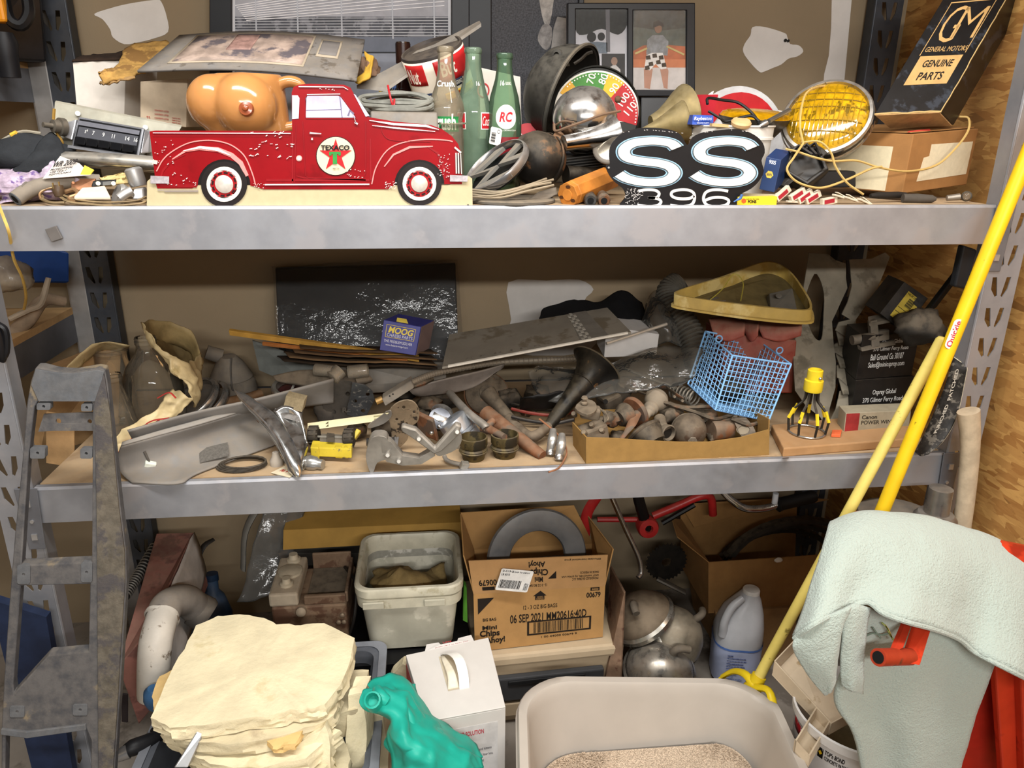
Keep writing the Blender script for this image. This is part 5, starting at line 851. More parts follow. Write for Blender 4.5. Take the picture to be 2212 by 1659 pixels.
# ---- paper strip and toy truck
t=thing('cream_slide_rule','cream plastic sliding ruler lying across the toy truck','ruler',S(750,925,.06)); a=S(664,930,.05); b=S(844,906,.06); G().obox(a,b-a,S(664,914,.056)-a,V((0,.004,-.002))).o('ruler_body',mt('#e3d9b0',.5,v=.06),t,0,.001)
f_,n=face(a,b,S(664,914,.056)); 
for v0 in (.2,.58): plate('slide_slot',f_,rect(.8,v0,.97,v0+.18),[],n*-.0005,mt('#a39a72',.6),t,0)
plate('arrow_mark',f_,[(.215,.55),(.25,.55),(.25,.85)],[],n*-.0005,mt('#55513a',.5),t,0); plate('arrow_mark',f_,[(.215,.15),(.25,.15),(.25,.45)],[],n*-.0005,mt('#55513a',.5),t,0)
t=thing('toy_truck','small upturned yellow toy truck with black tyres','toy truck',S(725,985)); ye=mt('#bfa832',.4,v=.1,c2='#6f6a50',a2=.22,s2=70); tk=mt('#2a2724',.7,d=.3)
a=S(672,986,.012); G().obox(a,S(760,990,.012)-a,V((0,.004,.02)),V((0,.03,.004))).o('cab_front',ye,t,0,.002)
for x0,x1 in ((672,690),(724,740),(744,752)): a=S(x0,990,.008); G().obox(a,S(x1,991,.008)-a,V((0,0,.026)),V((0,.02,0))).o('fender_post',ye,t,0,.002)
G().hexa(S(690,962,.03),S(745,965,.03),S(745,950,.04),S(690,947,.04),(0,.03,0)).o('chassis',mt('#4a4640',.6,d=.4),t,0,.002); G().hexa(S(748,970,.02),S(762,955,.03),S(780,930,.05),S(770,925,.055),(0,.012,-.01)).o('bed_side',ye,t,0,.002)
for x,y in ((678,936),(754,942)):
    c0=S(x,y+4,.04); wl_=G().lathe(c0,(1,-.15,.05),[(-.011,.017),(-.009,.0205),(.009,.0205),(.011,.017),(.011,.009)],20).o('tyre',tk,t)
    for k in range(12): an=R(30*k); G().box(c0+V((0,math.cos(an)*.0205,math.sin(an)*.0205)),(.02,.004,.003),rotm(math.degrees(an)-90,0,0)).o('tread_block',tk,wl_,0)
G().cyl(S(680,943,.04),S(752,945,.04),.003,8).o('axle',mt('#8a857a',.4,.5),t); G().hexa(S(705,955,.04),S(722,956,.04),S(722,940,.045),S(705,938,.045),(0,.01,0)).o('gearbox',tk,t,0,.001)
o=G().lathe(S(670,1000,.012),cv(.95,-.1,.2),[(-.018,.006),(-.012,.014),(0,.017),(.014,.015),(.02,.011),(.03,.011)],20).o('chrome_bulb_shell',mt('#a9a9a6',.2,.8,d=.2),None); tg(o,'small silver bulb shaped fitting behind the chrome ornament tip','fitting')
o=G().lathe(S(598,1004,0),(0,0,1),[(0,.014),(.012,.014),(.02,.009),(.03,.007),(.031,.004),(.025,.003)],18).o('rubber_grommet',mt('#a1978a',.6,v=.1),None); tg(o,'pale grey rubber bushing behind the paper tag','bushing')
# ---- bracket with spring, hinge arms
t=thing('pulley_bracket','rusty plate bracket with coil spring left of the hinge','bracket',S(850,960)); fm=lambda q:S(q[0],q[1],.01+.12*(965-q[1])/95)
plate('bracket_plate',fm,sp([(840,890),(862,868),(890,866),(905,885),(903,910),(885,925),(880,950),(860,968),(848,960),(845,930)],3),[circ(872,880,3.5,n=10),circ(895,890,3.5,n=10),circ(857,906,3,n=10),circ(878,915,2.5,n=10)],(0,.006,0),mt('#8b7a63',.7,.2,v=.2,c2='#3b332b',a2=.25,s2=60,d=.3),t,.001)
G().tube([S(800+k*.72*1.2,955+4*math.sin(k*.9)*2.2,.035)+V((0,.012*math.cos(k*.9),0)) for k in range(0,70)],.003,6).o('coil_spring',mt('#8f9092',.35,.6,d=.2),t); G().cyl(S(792,955,.035),S(852,953,.035),.009,12).o('spring_core',mt('#3a3632',.7),t)
plate('side_ear',lambda q:fm(q)+V((0,-.008,0)),sp([(796,916),(818,900),(842,884),(846,896),(830,912),(800,922)],3),[circ(836,890,4,n=10)],(0,.005,0),alum,t,.001)
t=thing('hinge_arm','cast aluminium folding hinge arm at the shelf front','hinge',S(880,1010))
fm=lambda q:S(q[0],q[1],.004+.11*(1018-q[1])/100)
plate('cup_end',fm,sp([(790,985),(800,950),(815,942),(835,946),(842,970),(838,990),(815,1000),(806,1022),(798,1018)],3),[],(0,.03,.002),alum,t,.004); plate('lower_arm',fm,[(822,945),(845,955),(870,985),(905,990),(935,972),(940,985),(910,1003),(870,1006),(835,998),(825,980)],[circ(838,980,5,n=10),circ(862,993,4,n=10)],(0,.02,.002),alum,t,.003)
plate('upper_arm',lambda q:fm(q)+V((0,-.006,.006)),[(866,928),(872,924),(900,932),(940,972),(985,920),(998,926),(990,945),(955,978),(938,985),(890,950),(868,936)],[],(0,.016,.003),alum,t,.004); plate('upper_arm',lambda q:fm(q)+V((0,.008,.0)),sp([(945,975),(990,940),(998,955),(985,975),(955,988),(942,986)],3),[],(0,.014,0),alum,t,.003)
for q in ((838,980),(862,993),(987,930),(905,945)): G().lathe(fm(q)+V((0,-.006,0)),(0,-1,.3),[(-.004,.006),(.006,.006),(.009,.004)],12).o('rivet',mt('#b0aca4',.35,.6),t)
# ---- piston, rings, steel tool box, blade
t=thing('piston','silver engine piston with ring grooves lying tilted','piston',S(990,950)); a=S(975,945,.03); ax=(S(1025,905,.05)-S(965,935,.035)).normalized(); ax=cv(-.55,.75,.2)
sil=mt('#b5bcc4',.25,.8,v=.1,d=.2); c0=S(992,928,.035); G().lathe(c0,ax,[(-.035,.036),(-.015,.037),(-.013,.034),(-.011,.034),(-.01,.037),(-.006,.037),(-.004,.034),(-.002,.034),(0,.037),(.012,.037),(.03,.035),(.032,.032)],36).o('piston_body',sil,t); G().lathe(c0+ax*.005+cv(0,0,1)*.034,cv(0,0,1),[(-.004,.011),(.003,.011),(.003,.008),(-.002,.007)],18).o('pin_boss',sil,t)
t=thing('chrome_knob_switch','chrome and black dial switch beside the piston','switch',S(945,925)); G().lathe(S(950,905,.05),cv(.2,.35,.9),[(-.012,.026),(0,.028),(.004,.026),(.005,.012)],28).o('dial',mt('#3f4044',.2,.7,v=.3),t); G().lathe(S(955,892,.06),cv(.3,.6,.7),[(-.008,.026),(0,.027),(.004,.02)],28).o('cover',chro,t)
for q in ((932,928),(948,914)): G().sph(S(*q,.045)+V((0,-.02,0)),.005,n=10).o('screw',chro,t)
t=thing('conduit_tool','dusty steel handled flexible conduit puller stretched across the shelf','tool',S(870,860,.08)); a=S(825,862,.10); b=S(888,822,.13); G().obox(a,b-a,S(832,878,.085)-a,V((0,.02,.006))).o('steel_handle',mt('#6a665f',.55,.3,v=.15,d=.5),t,0,.002); pth=[b+V((0,.008,-.008)),S(935,808,.13),S(1000,795,.13),S(1080,783,.13),S(1180,778,.13),S(1250,775,.13)]
G().tube(pth,.007,8,5).o('flex_conduit',mt('#7d7466',.6,.3,d=.4),t)
pp_=cat_rom(pth,10)
for k in range(2,len(pp_)-1): G().lathe(pp_[k],pp_[k+1]-pp_[k],[(-.0012,.0072),(0,.0082),(.0012,.0072)],8,(False,False)).o('conduit_rib',mt('#85796a',.6,.3),t)
G().tube([S(892,835,.11),S(915,826,.115),S(935,818,.118)],[.006,.008,.005],8,4).o('cable_clip',iron,t); G().cyl(S(812,868,.09),S(826,862,.095),.008,10).o('brass_tip',mt('#a5814a',.4,.6,d=.2),t)
for q in ((842,855),(849,851)): G().cyl(S(*q,.112)+V((0,-.002,0)),S(*q,.112)+V((0,-.004,.001)),.002,8).o('rivet_hole',mt('#151515',.8),t)
o=sheet('curved_fairing',[[S(880,838,.10),S(960,818,.115),S(1040,800,.125),S(1090,786,.13)],[S(890,850,.085),S(960,836,.09),S(1030,820,.1),S(1085,795,.12)],[S(905,856,.07),S(960,850,.07),S(1020,838,.08),S(1070,806,.11)]],mt('#77706a',.5,.2,v=.15,d=.4),None,6,5,0,1,.004); tg(o,'curved grey plastic fairing under the flexible conduit','fairing')
# ---- rusty drum, bent tube, pipes, cups
t=thing('rusty_drum','rusty round drum with stub shaft in the middle of the pile','drum',S(1050,880)); c0=S(1052,850,.06); ax=cv(.15,.2,.95); G().lathe(c0,ax,[(-.05,.05),(-.02,.055),(0,.054),(.004,.046),(.01,.02),(.014,.02)],32).o('drum_shell',iron,t); G().lathe(c0+ax*-.01,ax,[(0,.055),(.003,.058),(.007,.055)],32,(False,False)).o('drum_ring',rust,t)
G().lathe(c0+ax*.01,cv(.6,-.7,.4),[(0,.022),(.03,.017),(.1,.015),(.14,.014)],16).o('stub_shaft',dusty,t)
o=G().tube([S(972,850,.08),S(990,870,.08),S(1015,895,.075),S(1045,918,.065),S(1050,925,.06)],.0095,12,5).o('bent_tube',mt('#8e8a84',.35,.6,v=.2,d=.4),None); tg(o,'bent grey steel tube arching over the piston','tube')
t=thing('rusty_pipe','long rusty pipe slanting down to the shelf edge','pipe',S(1165,985)); a=S(1048,892,.055); b=S(1172,985,.006); G().lathe(a,b-a,[(0,.019),(.002,.02),((b-a).length*.5,.0165),((b-a).length,.012)],16).o('pipe_wall',rust,t); G().lathe(a,a-b,[(-.001,.016),(.0008,.015)],14).o('pipe_bore',mt('#1a1512',.9),t)
t=thing('tie_rod_end','rusty T shaped rod end lying on the cups','rod end',S(1060,945,.05)); G().lathe(S(1050,925,.055),cv(.3,.4,.85),[(-.012,.012),(0,.014),(.008,.012),(.01,.006)],16).o('ball_head',rust,t); G().tube([S(1052,926,.055),S(1070,934,.055),S(1090,945,.055)],[.011,.009,.008],10,3).o('rod',rust,t); G().tube([S(1050,925,.055),S(1062,912,.065),S(1066,908,.068)],.009,10).o('rod',rust,t)
for px,py,lab in ((1023,998,'left greasy brass sleeve cup at the shelf front'),(1090,992,'right greasy brass sleeve cup at the shelf front')):
    t=thing('sleeve_cup',lab,'sleeve',S(px,py),'greasy brass sleeves'); c0=S(px,py-8,0); bm_=mt('#5f5334',.5,.5,v=.35,s=30,c2='#2e2a20',a2=.4,s2=20,d=.35)
    G().lathe(c0,(0,0,1),[(0,.024),(.012,.026),(.016,.030),(.024,.031),(.028,.028),(.034,.031),(.052,.031),(.053,.028),(.045,.0275),(.02,.027),(.018,.001)],32,(True,False)).o('cup_wall',bm_,t); G().lathe(c0+V((0,0,.03)),(0,0,1),[(0,.027),(.001,.001)],24).o('grease',mt('#1b1913',.4),t); G().lathe(c0+V((0,0,.017)),(0,0,1),[(0,.030),(.003,.0325),(.006,.030)],32,(False,False)).o('bead',bm_,t)
t=thing('square_hook','chrome hook with a square nut at the shelf front','hook',S(985,1008)); G().tube([S(960,986,.012),S(965,994,.01),S(980,1000,.008),S(995,1003,.008)],.005,10,4).o('hook_rod',alum,t); G().box(S(1003,1005,.009),(.017,.012,.016),rotm(20,15,20)).o('square_nut',mt('#a8a59c',.35,.6),t,0,.001)
for px,py,lab in ((1189,955,'left polished chrome latch clip beside the cardboard tray'),(1208,965,'right polished chrome latch clip beside the cardboard tray')):
    t=thing('latch_clip',lab,'clip',S(px,py+25),'chrome latch clips'); a=S(px+6,py-28,.05); b=S(px,py+18,.012); G().tube([a,(a+b)/2+V((0,-.008,.004)),b],[.007,.011,.009],10,4,flat=.6).o('clip_body',mt('#b5b3ae',.18,.85,d=.3),t); G().lathe(b,(b-a)+V((0,0,-.01)),[(0,.009),(.006,.011),(.012,.009),(.013,.002)],12).o('clip_foot',chro,t)
o=G().tube([S(1165,905,.06),S(1190,925,.05),S(1215,950,.03),S(1224,975,.015),S(1218,995,.005),S(1205,1012,.002),S(1185,1020,.0)],.0022,6,6).o('brown_wire',mt('#8a5f44',.6),None); tg(o,'thin brown wire trailing over the shelf edge by the tray','wire')
# ---- black horn trumpet
t=thing('trumpet_horn','long black trumpet car horn with flared mouth leaning up right','horn',S(1130,955)); a=S(1182,925,.03); b=S(1288,790,.15); ax=(b-a).normalized(); L=(b-a).length
hm=mt('#23211f',.35,.3,v=.3,s=18,c2='#7d5a35',a2=.16,s2=40,d=.4,dc='#6f6450'); G().lathe(a,ax,[(0,.012),(L*.1,.014),(L*.12,.016),(L*.5,.022),(L*.75,.03),(L*.88,.041),(L*.96,.054),(L,.066),(L+.002,.067),(L,.063),(L*.9,.042),(L*.7,.025)],36,(True,False)).o('horn_bell',hm,t); G().lathe(a+ax*L,ax,[(-.001,.0655),(.001,.068),(.003,.0655)],36,(False,False)).o('bell_rim',mt('#6a604f',.5,.5,d=.3),t); G().lathe(a+ax*L*.72,ax,[(0,.0285),(.002,.0305),(.004,.0295)],30,(False,False)).o('seam_band',hm,t)
G().tube([a+ax*.01,S(1160,940,.025),S(1140,942,.02),S(1118,925,.025),S(1098,905,.035)],[.012,.013,.014,.014],12,5).o('throat_pipe',mt('#5d5144',.6,.3,v=.3,d=.5),t)
# ---- back of the middle shelf
t=thing('wrapped_panel','dark flat panel wrapped in clear plastic leaning on the wall','panel',P(790,800,.5)); G().hexa(P(604,800,.50),P(992,796,.50),P(984,570,.61),P(594,580,.61),(0,.012,.002)).o('panel_board',mt('#15161c',.3,v=.3,s=8),t,0,.003)
sheet('clear_wrap',[[P(586,576,.60),P(700,568,.598),P(850,566,.598),P(990,564,.60)],[P(594,650,.555),P(700,650,.55),P(850,650,.55),P(994,650,.555)],[P(598,720,.525),P(700,720,.52),P(850,720,.52),P(998,720,.525)],[P(602,796,.49),P(700,798,.485),P(850,796,.485),P(1000,790,.49)]],gl('#f4f4f4',.03,.10,.35,1.25,'#aaa79f'),t,12,10,.007,9,.0004)
for nm,a,b,wd_,lab in (('yardstick',P(494,714,.36),P(905,772,.33),.024,'longer yellow wooden yardstick poking out at the left'),('yardstick',P(566,742,.35),P(880,778,.33),.012,'shorter orange wooden stick under the yardstick')):
    o=G().obox(a,b-a,V((0,.004,-wd_*.55)),V((0,.012,.002))).o(nm,mt('#b58a3e' if wd_>.02 else '#b0703c',.6,v=.15,s=30),None,0,.0006); tg(o,lab,'stick','wooden sticks')
for k,(y0,y1,c,lab) in enumerate(((742,752,'#4a3826','topmost warped dark cardboard sheet under the blue box'),(752,765,'#5c4630','second warped cardboard sheet from the top under the blue box'),(764,776,'#6a533a','third warped cardboard sheet under the blue box'),(772,782,'#3f3022','lowest dark cardboard sheet under the blue box'))): o=sheet('cardboard_sheet',[[P(640-k*14,y0-2,.40),P(760,y0+6,.42),P(930,y1+4,.42)],[P(650-k*12,y0+8,.31),P(770,y0+18,.30),P(945,y1+12,.30)]],mt(c,.9,v=.2),None,8,4,.004,12,.003); tg(o,lab,'cardboard','warped cardboard sheets')
t=thing('metal_channel','long grey sheet metal channel at the back of the pile','channel',P(830,800,.4)); G().hexa(P(700,856,.36),P(965,838,.36),P(962,782,.40),P(706,776,.40),(0,.004,0)).o('channel_web',mt('#77726b',.5,.4,v=.15,d=.35),t,0,.001); G().hexa(P(706,779,.395),P(962,785,.395),P(962,779,.43),P(706,773,.43),(0,0,.003)).o('channel_lip',mt('#8f8b84',.45,.5),t,0); G().hexa(P(545,735,.44),P(705,790,.42),P(705,860,.40),P(560,800,.43),(0,.004,0)).o('channel_tail',mt('#5f625e',.6,v=.15),t,0)
t=thing('blue_chassis_box','blue chassis parts box with yellow lettering on the cardboard sheets','box',P(865,768,.33)); b0=P(820,756,.30); b1=P(897,768,.29); b3=P(829,691,.32); dv=P(926,752,.36)-P(897,768,.29)
G().hexa(b0,b1,P(909,706,.31),b3,dv).o('box_body',mt('#3d3f86',.45,v=.1,s=20),t,0,.001); fq2=lambda q:(b0*(1-q[0])+b1*q[0])*(1-q[1])+(b3*(1-q[0])+P(909,706,.31)*q[0])*q[1]+V((0,-.0012,0))
text([('MOOG',.16,.62,.84,.84,.03,.2)],fq2,(0,.0008,0),mt('#d8c03c',.4),t); text([('CHASSIS PARTS',.14,.5,.84,.6),('THE PROBLEM SOLVER',.08,.3,.86,.39),('www.federal-mogul.com',.14,.17,.76,.25)],fq2,(0,.0008,0),mt('#d6d6e2',.4),t)
for a,b in (((.1,.88),(.88,.88)),((.1,.47),(.88,.47)),((.1,.47),(.1,.88)),((.88,.47),(.88,.88))): stroke(g:=G(),fq2,[a,b],.012,(0,.0008,0)); g.o('panel_rule',mt('#d8c03c',.4),t,0)
G().hexa(P(856,697,.32),P(882,700,.32),P(878,690,.335),P(858,687,.335),(0,0,.001)).o('yellow_tab',mt('#e3cf5a',.5),t,0); G().hexa(b1+dv*.02+V((.0012,0,0)),b1+dv*.98+V((.0012,0,0)),P(909,706,.31)+dv*.98+V((.0012,0,0)),P(909,706,.31)+dv*.02+V((.0012,0,0)),(.0005,0,0)).o('side_panel',mt('#6b5a58',.6,v=.1),t,0)
# ---- silver panel, cloth, white box, plastic
t=thing('silver_panel','large dull silver sheet panel with checker band lying on the pile','panel',P(1150,760,.3)); A_,B_,C_,D_=P(955,793,.22),P(1364,717,.25),P(1312,664,.42),P(970,722,.40)
bl=lambda u,v,k=0:(A_*(1-u)+B_*u)*(1-v)+(D_*(1-u)+C_*u)*v+V((0,-.35,.93))*k
G().hexa(A_,B_,C_,D_,V((0,.002,-.006))).o('panel_sheet',mt('#a09a8e',.45,.4,v=.12,s=8,c2='#8a8170',a2=.3,s2=10),t,0,.001); cst=G().hexa(bl(.725,.0,.001),bl(.88,.0,.001),bl(.86,1,.001),bl(.75,1,.001),(0,0,-.001)).o('grey_band',mt('#8a867e',.45,.3),t,0)
for i in range(12):
    for j in range(3):
        if (i+j)%2==0: u0=.735+.017*j; v0=i/12; G().hexa(bl(u0,v0,.002),bl(u0+.017,v0,.002),bl(u0+.016,v0+1/12,.002),bl(u0-.001,v0+1/12,.002),(0,0,-.0005)).o('checker',mt('#c3bfb4',.4,.3),cst,0)
text([('S E R I E S',.12,.08,.52,.13)],lambda q:bl(q[0],q[1],.0015),(0,0,-.0005),mt('#6b645a',.6),t); G().hexa(bl(.03,-.01,.001),bl(.98,-.01,.001),bl(.98,.015,.002),bl(.03,.015,.002),(0,0,-.004)).o('white_hem',mt('#d5d0c4',.5),t,0)
o=sheet('black_cloth',[[P(1166,682,.44),P(1182,662,.46),P(1240,650,.48),P(1290,655,.50),P(1342,630,.52),P(1385,655,.52)],[P(1165,690,.42),P(1190,678,.44),P(1240,668,.45),P(1300,672,.45),P(1350,660,.46),P(1398,690,.46)],[P(1200,700,.40),P(1240,700,.4),P(1290,700,.4),P(1340,700,.40),P(1375,715,.40),P(1400,712,.42)]],mt('#0d0d10',.9,v=.3,s=60),None,6,6,.006,20,.004); tg(o,'crumpled black cloth behind the silver panel','cloth')
o=G().hexa(P(1305,772,.30),P(1418,768,.32),P(1424,722,.34),P(1310,705,.33),(0,.09,.01)).o('white_box',mt('#bdbbb8',.6,v=.05),None,0,.001); tg(o,'plain white box under the silver panel corner','box')
for nm,rows,lab in (('plastic_bag',[[P(1388,690,.42),P(1400,640,.45),P(1440,625,.46),P(1450,680,.44)],[P(1400,730,.38),P(1420,690,.36),P(1455,690,.37),P(1478,740,.36)],[P(1420,750,.36),P(1440,740,.34),P(1465,745,.34),P(1484,760,.34)]],'clear plastic bag tucked beside the corrugated hose'),('plastic_film',[[P(1140,800,.30),P(1180,792,.30),P(1300,790,.27),P(1430,745,.26),P(1522,752,.20)],[P(1150,830,.27),P(1210,820,.25),P(1320,815,.22),P(1430,800,.2),P(1505,800,.17)],[P(1170,862,.22),P(1230,870,.19),P(1330,850,.18),P(1420,838,.17),P(1470,835,.15)]],'sheet of crinkled clear plastic film behind the trumpet horn')):
    o=sheet(nm,rows,gl('#f2f1ee',.06,.08,.35,1.3,'#c3c0b8'),None,8,8,.010,22,.0006); tg(o,lab,'plastic')
t=thing('corrugated_hose','thick dark corrugated flexible duct hose standing up','hose',P(1500,750,.35)); pth=cat_rom([P(1470,612,.46),P(1448,630,.45),P(1452,660,.42),P(1478,700,.38),P(1500,745,.34),P(1508,790,.31)],6); G().tube(pth,.033,16).o('hose_liner',mt('#2b2a28',.7,d=.3),t)
for k in range(1,len(pth)-1): G().lathe(pth[k],pth[k+1]-pth[k-1],[(-.004,.032),(0,.037),(.004,.032)],18,(False,False)).o('hose_rib',mt('#4a4740',.7,v=.15,d=.5),t)
# ---- yellow frame, its contents, red case
t=thing('yellow_tray_frame','faded yellow triangular plastic frame on top of the red case','frame',P(1600,690,.28)); ym=mt('#b3984e',.55,v=.15,s=14,c2='#c6b274',a2=.4,s2=9,d=.25)
lp=cat_rom([P(1455,662,.25),P(1500,672,.235),P(1620,688,.22),P(1735,698,.21),P(1752,685,.24),P(1735,650,.32),P(1705,610,.42),P(1675,592,.46),P(1640,592,.46),P(1560,622,.38),P(1480,648,.29)],4,True)
up2=V((0,.004,.030)); cen=sum(lp,V())/len(lp)
G().ring([[p,p+up2,p+up2+(cen-p).normalized()*.006,p+(cen-p).normalized()*.006] for p in lp],True).o('frame_wall',ym,t,40); G().ring([[p-(cen-p).normalized()*.007,p+V((0,0,.005))-(cen-p).normalized()*.007,p+V((0,0,.005)),p] for p in lp],True).o('frame_flange',ym,t,40)
G().prism([p+V((0,0,-.002)) for p in lp],(0,0,.002)).o('frame_floor',mt('#6a5c38',.8,v=.2),t,0)
t=thing('cord_bundle','tangle of grey cords inside the yellow frame','cord',P(1600,660,.32)); rn=random.Random(4)
for k in range(7): G().tube([P(1520+i*38+rn.uniform(-8,8),665-i*7+rn.uniform(-14,10),.29+.03*i+rn.uniform(-.02,.02)) for i in range(5)],.0045,7,5).o('cord_strand',mt('#4f4a45',.7,v=.2,d=.4),t)
o=G().tube([P(1525,655,.28),P(1560,625,.32),P(1585,592,.36),P(1605,610,.34),P(1600,650,.28)],.0013,5,6).o('thin_yellow_wire',mt('#a5983f',.5),None); tg(o,'thin yellow wire loop rising from the yellow frame','wire')
o=G().hexa(P(1665,672,.25),P(1722,668,.25),P(1712,622,.31),P(1662,634,.31),(0,.015,-.012)).lathe(P(1682,640,.28),cv(-.1,.6,.8),[(0,.008),(.003,.008)],12).o('grey_remote',mt('#55544f',.5,v=.1,d=.2),None,0,.003); tg(o,'grey plastic switch box resting in the yellow frame','switch box')
t=thing('red_case','dusty red plastic case under the yellow frame','case',P(1640,780,.3)); rd_=mt('#7a2a1c',.45,v=.15,d=.45); G().hexa(P(1560,850,.27),P(1712,850,.26),P(1722,735,.28),P(1560,720,.30),(0,.12,0)).o('case_body',rd_,t,0,.004)
for k,(x0,x1) in enumerate(((1530,1610),(1600,1640),(1632,1732))): sheet('case_lid',[[P(x0,688,.34),P((x0+x1)/2,686,.33),P(x1,696,.31)],[P(x0+8,710,.30),P((x0+x1)/2,714,.28),P(x1,708,.265)],[P(x0+16,730,.285),P((x0+x1)/2+4,738,.27),P(x1-2,726,.26)]],mt('#8a4438',.6,v=.15,d=.5),t,6,5,.002,20,.005)
# ---- blue wire basket
t=thing('wire_basket','light blue plastic coated wire basket tipped on the tray','basket',P(1600,905,.12)); bw_=mt('#7fb0dd',.35,v=.06)
Ba,Bb,Bc,Bd=P(1524,716,.28),P(1582,768,.13),P(1709,787,.15),P(1641,738,.31); ba_,bb_,bc_,bd_=P(1486,830,.20),P(1545,886,.09),P(1660,910,.10),P(1603,856,.24)
def wgrid(name,p00,p10,p11,p01,nu,nv,rr=.0011):
    g=G(); f=lambda u,v:(p00*(1-u)+p10*u)*(1-v)+(p01*(1-u)+p11*u)*v
    for i in range(nu+1): g.cyl(f(i/nu,0),f(i/nu,1),rr,5)
    for j in range(nv+1): g.cyl(f(0,j/nv),f(1,j/nv),rr,5)
    return tag(g.o(name,bw_,t,60),kind='stuff')
wgrid('front_mesh',bb_,bc_,Bc,Bb,13,11); wgrid('left_mesh',ba_,bb_,Bb,Ba,9,11); wgrid('back_mesh',ba_,bd_,Bd,Ba,13,11); wgrid('right_mesh',bd_,bc_,Bc,Bd,9,11); wgrid('base_mesh',ba_,bb_,bc_,bd_,16,16)
for a,b in ((Ba,Bb),(Bb,Bc),(Bc,Bd),(Bd,Ba),(bb_,Bb),(bc_,Bc),(ba_,Ba)): G().cyl(a,b,.0022,8).o('rim_wire',bw_,t)
for q in ((1553,732,.2),(1684,757,.22)): c0=P(*q); G().tube([c0+V((.008*math.cos(R(a)),0,.008*math.sin(R(a)))) for a in range(0,360,30)],.0018,6,0,True).o('handle_loop',bw_,t)
o=lump('black_rubber_part',(ba_+bc_)/2+V((0,.0,.03)),(.035,.03,.03),mt('#1e1d1c',.6,d=.2),None,.3,2,6); tg(o,'black rubber lump lying inside the blue basket','part')
cl_=('topmost','second','middle','fourth','lowest')
for k in range(5): c0=P(1628+k*7,862+k*9,.14); o=G().tube([c0+V((.009*math.cos(R(a)),.001*k,.007*math.sin(R(a)))) for a in range(0,300,40)],.0016,6,2).o('steel_clip',mt('#b5b2aa',.2,.9),None); tg(o,cl_[k]+' bent steel clip at the bottom of the blue basket','clip','steel clips in the basket')
# ---- yellow cage guard
t=thing('lamp_cage','yellow topped wire lamp cage guard standing on the flat cardboard','lamp guard',S(1742,945)); c0=S(1742,935,.022); yc=mt('#dcc02a',.35,v=.08); R1=.041
G().tube([c0+V((R1*math.cos(R(a)),R1*math.sin(R(a)),.004)) for a in range(0,360,15)],.0022,8,0,True).o('base_ring',mt('#b9b8b4',.25,.8),t)
for k in range(7):
    a=R(360*k/7+12); d=V((math.cos(a),math.sin(a),0)); rb_=G().tube([c0+d*R1+V((0,0,.004)),c0+d*(R1*1.08)+V((0,0,.04)),c0+d*(R1*.8)+V((0,0,.062)),c0+d*.016+V((0,0,.082)),c0+d*.014+V((0,0,.112))],.0032,6,4,flat=.6).o('cage_rib',mt('#2b2824',.5,d=.2),t); G().tube([c0+d*(R1*1.1)+V((0,0,.036)),c0+d*(R1*.86)+V((0,0,.061))],.0042,6).o('yellow_sleeve',yc,rb_)
G().lathe(c0+V((0,0,.105)),(0,0,1),[(0,.020),(.004,.021),(.026,.021),(.028,.017),(.05,.017),(.052,.014),(.035,.013)],28).o('cap',yc,t); G().sph(c0+V((.004,-.018,.14)),.004,n=10).o('screw',chro,t)
# ---- flat carton, camera box, black boxes, latch, tilted box
t=thing('flat_carton','flat tan cardboard package at the right front of the shelf','carton',S(1820,980)); a=S(1690,988,0); G().hexa(a,S(1958,966,0),S(1965,905,0),S(1664,935,0),(0,0,.022)).o('carton_body',mt('#ab8257',.8,v=.1,s=20,d=.25),t,0,.003); G().hexa(S(1690,988,.002)+V((0,-.0008,0)),S(1704,987,.002)+V((0,-.0008,0)),S(1704,987,.018)+V((0,-.0008,0)),S(1690,988,.018)+V((0,-.0008,0)),(0,.0005,0)).o('end_fold',mt('#93704a',.8),t,0)
o=G().hexa(S(1795,944,.023),S(1815,945,.023),S(1818,934,.023),S(1797,934,.023),(0,0,.007)).o('orange_chip',mt('#d8653c',.5),None,0,.001); tg(o,'tiny orange plastic chip beside the lamp cage','chip')
t=thing('winder_box','small beige camera accessory box with red end panel','box',S(1890,935,.02)); b0=P(1822,938,.095); b1=P(1962,931,.115); bu=V((.0,.004,.052)); G().obox(b0,b1-b0,bu,V((.01,.05,0))).o('box_body',mt('#9c927c',.7,v=.08,s=40),t,0,.0015); f_,n=face(b0,b1,b0+bu); plate('red_panel',f_,rect(.01,.03,.21,.97),[],n*-.0006,mt('#8f2c2c',.6,v=.2),t,0); text([('Canon',.25,.68,.48,.86,.01),('POWER WINDER',.25,.42,.86,.6)],f_,n*-.0006,mt('#3a342c',.6),t)
blb=mt('#1d1d1f',.45,v=.15,d=.12); wt2=mt('#c9c9c6',.5)
t=thing('black_sight_box','lower black cardboard box with white address lines','box',P(1900,880,.19)); b0=P(1836,905,.17); b1=P(1960,895,.19); bu=V((0,.002,P(1836,822,.172).z-b0.z)); G().obox(b0,b1-b0,bu,V((.02,.11,0))).o('box_body',blb,t,0,.001); f_,n=face(b0,b1,b0+bu); text([('Osprey Global',.32,.56,.72,.72),('370 Gilmer Ferry Road',.17,.36,.86,.52)],f_,n*-.0006,wt2,t)
z1=b0.z+bu.z
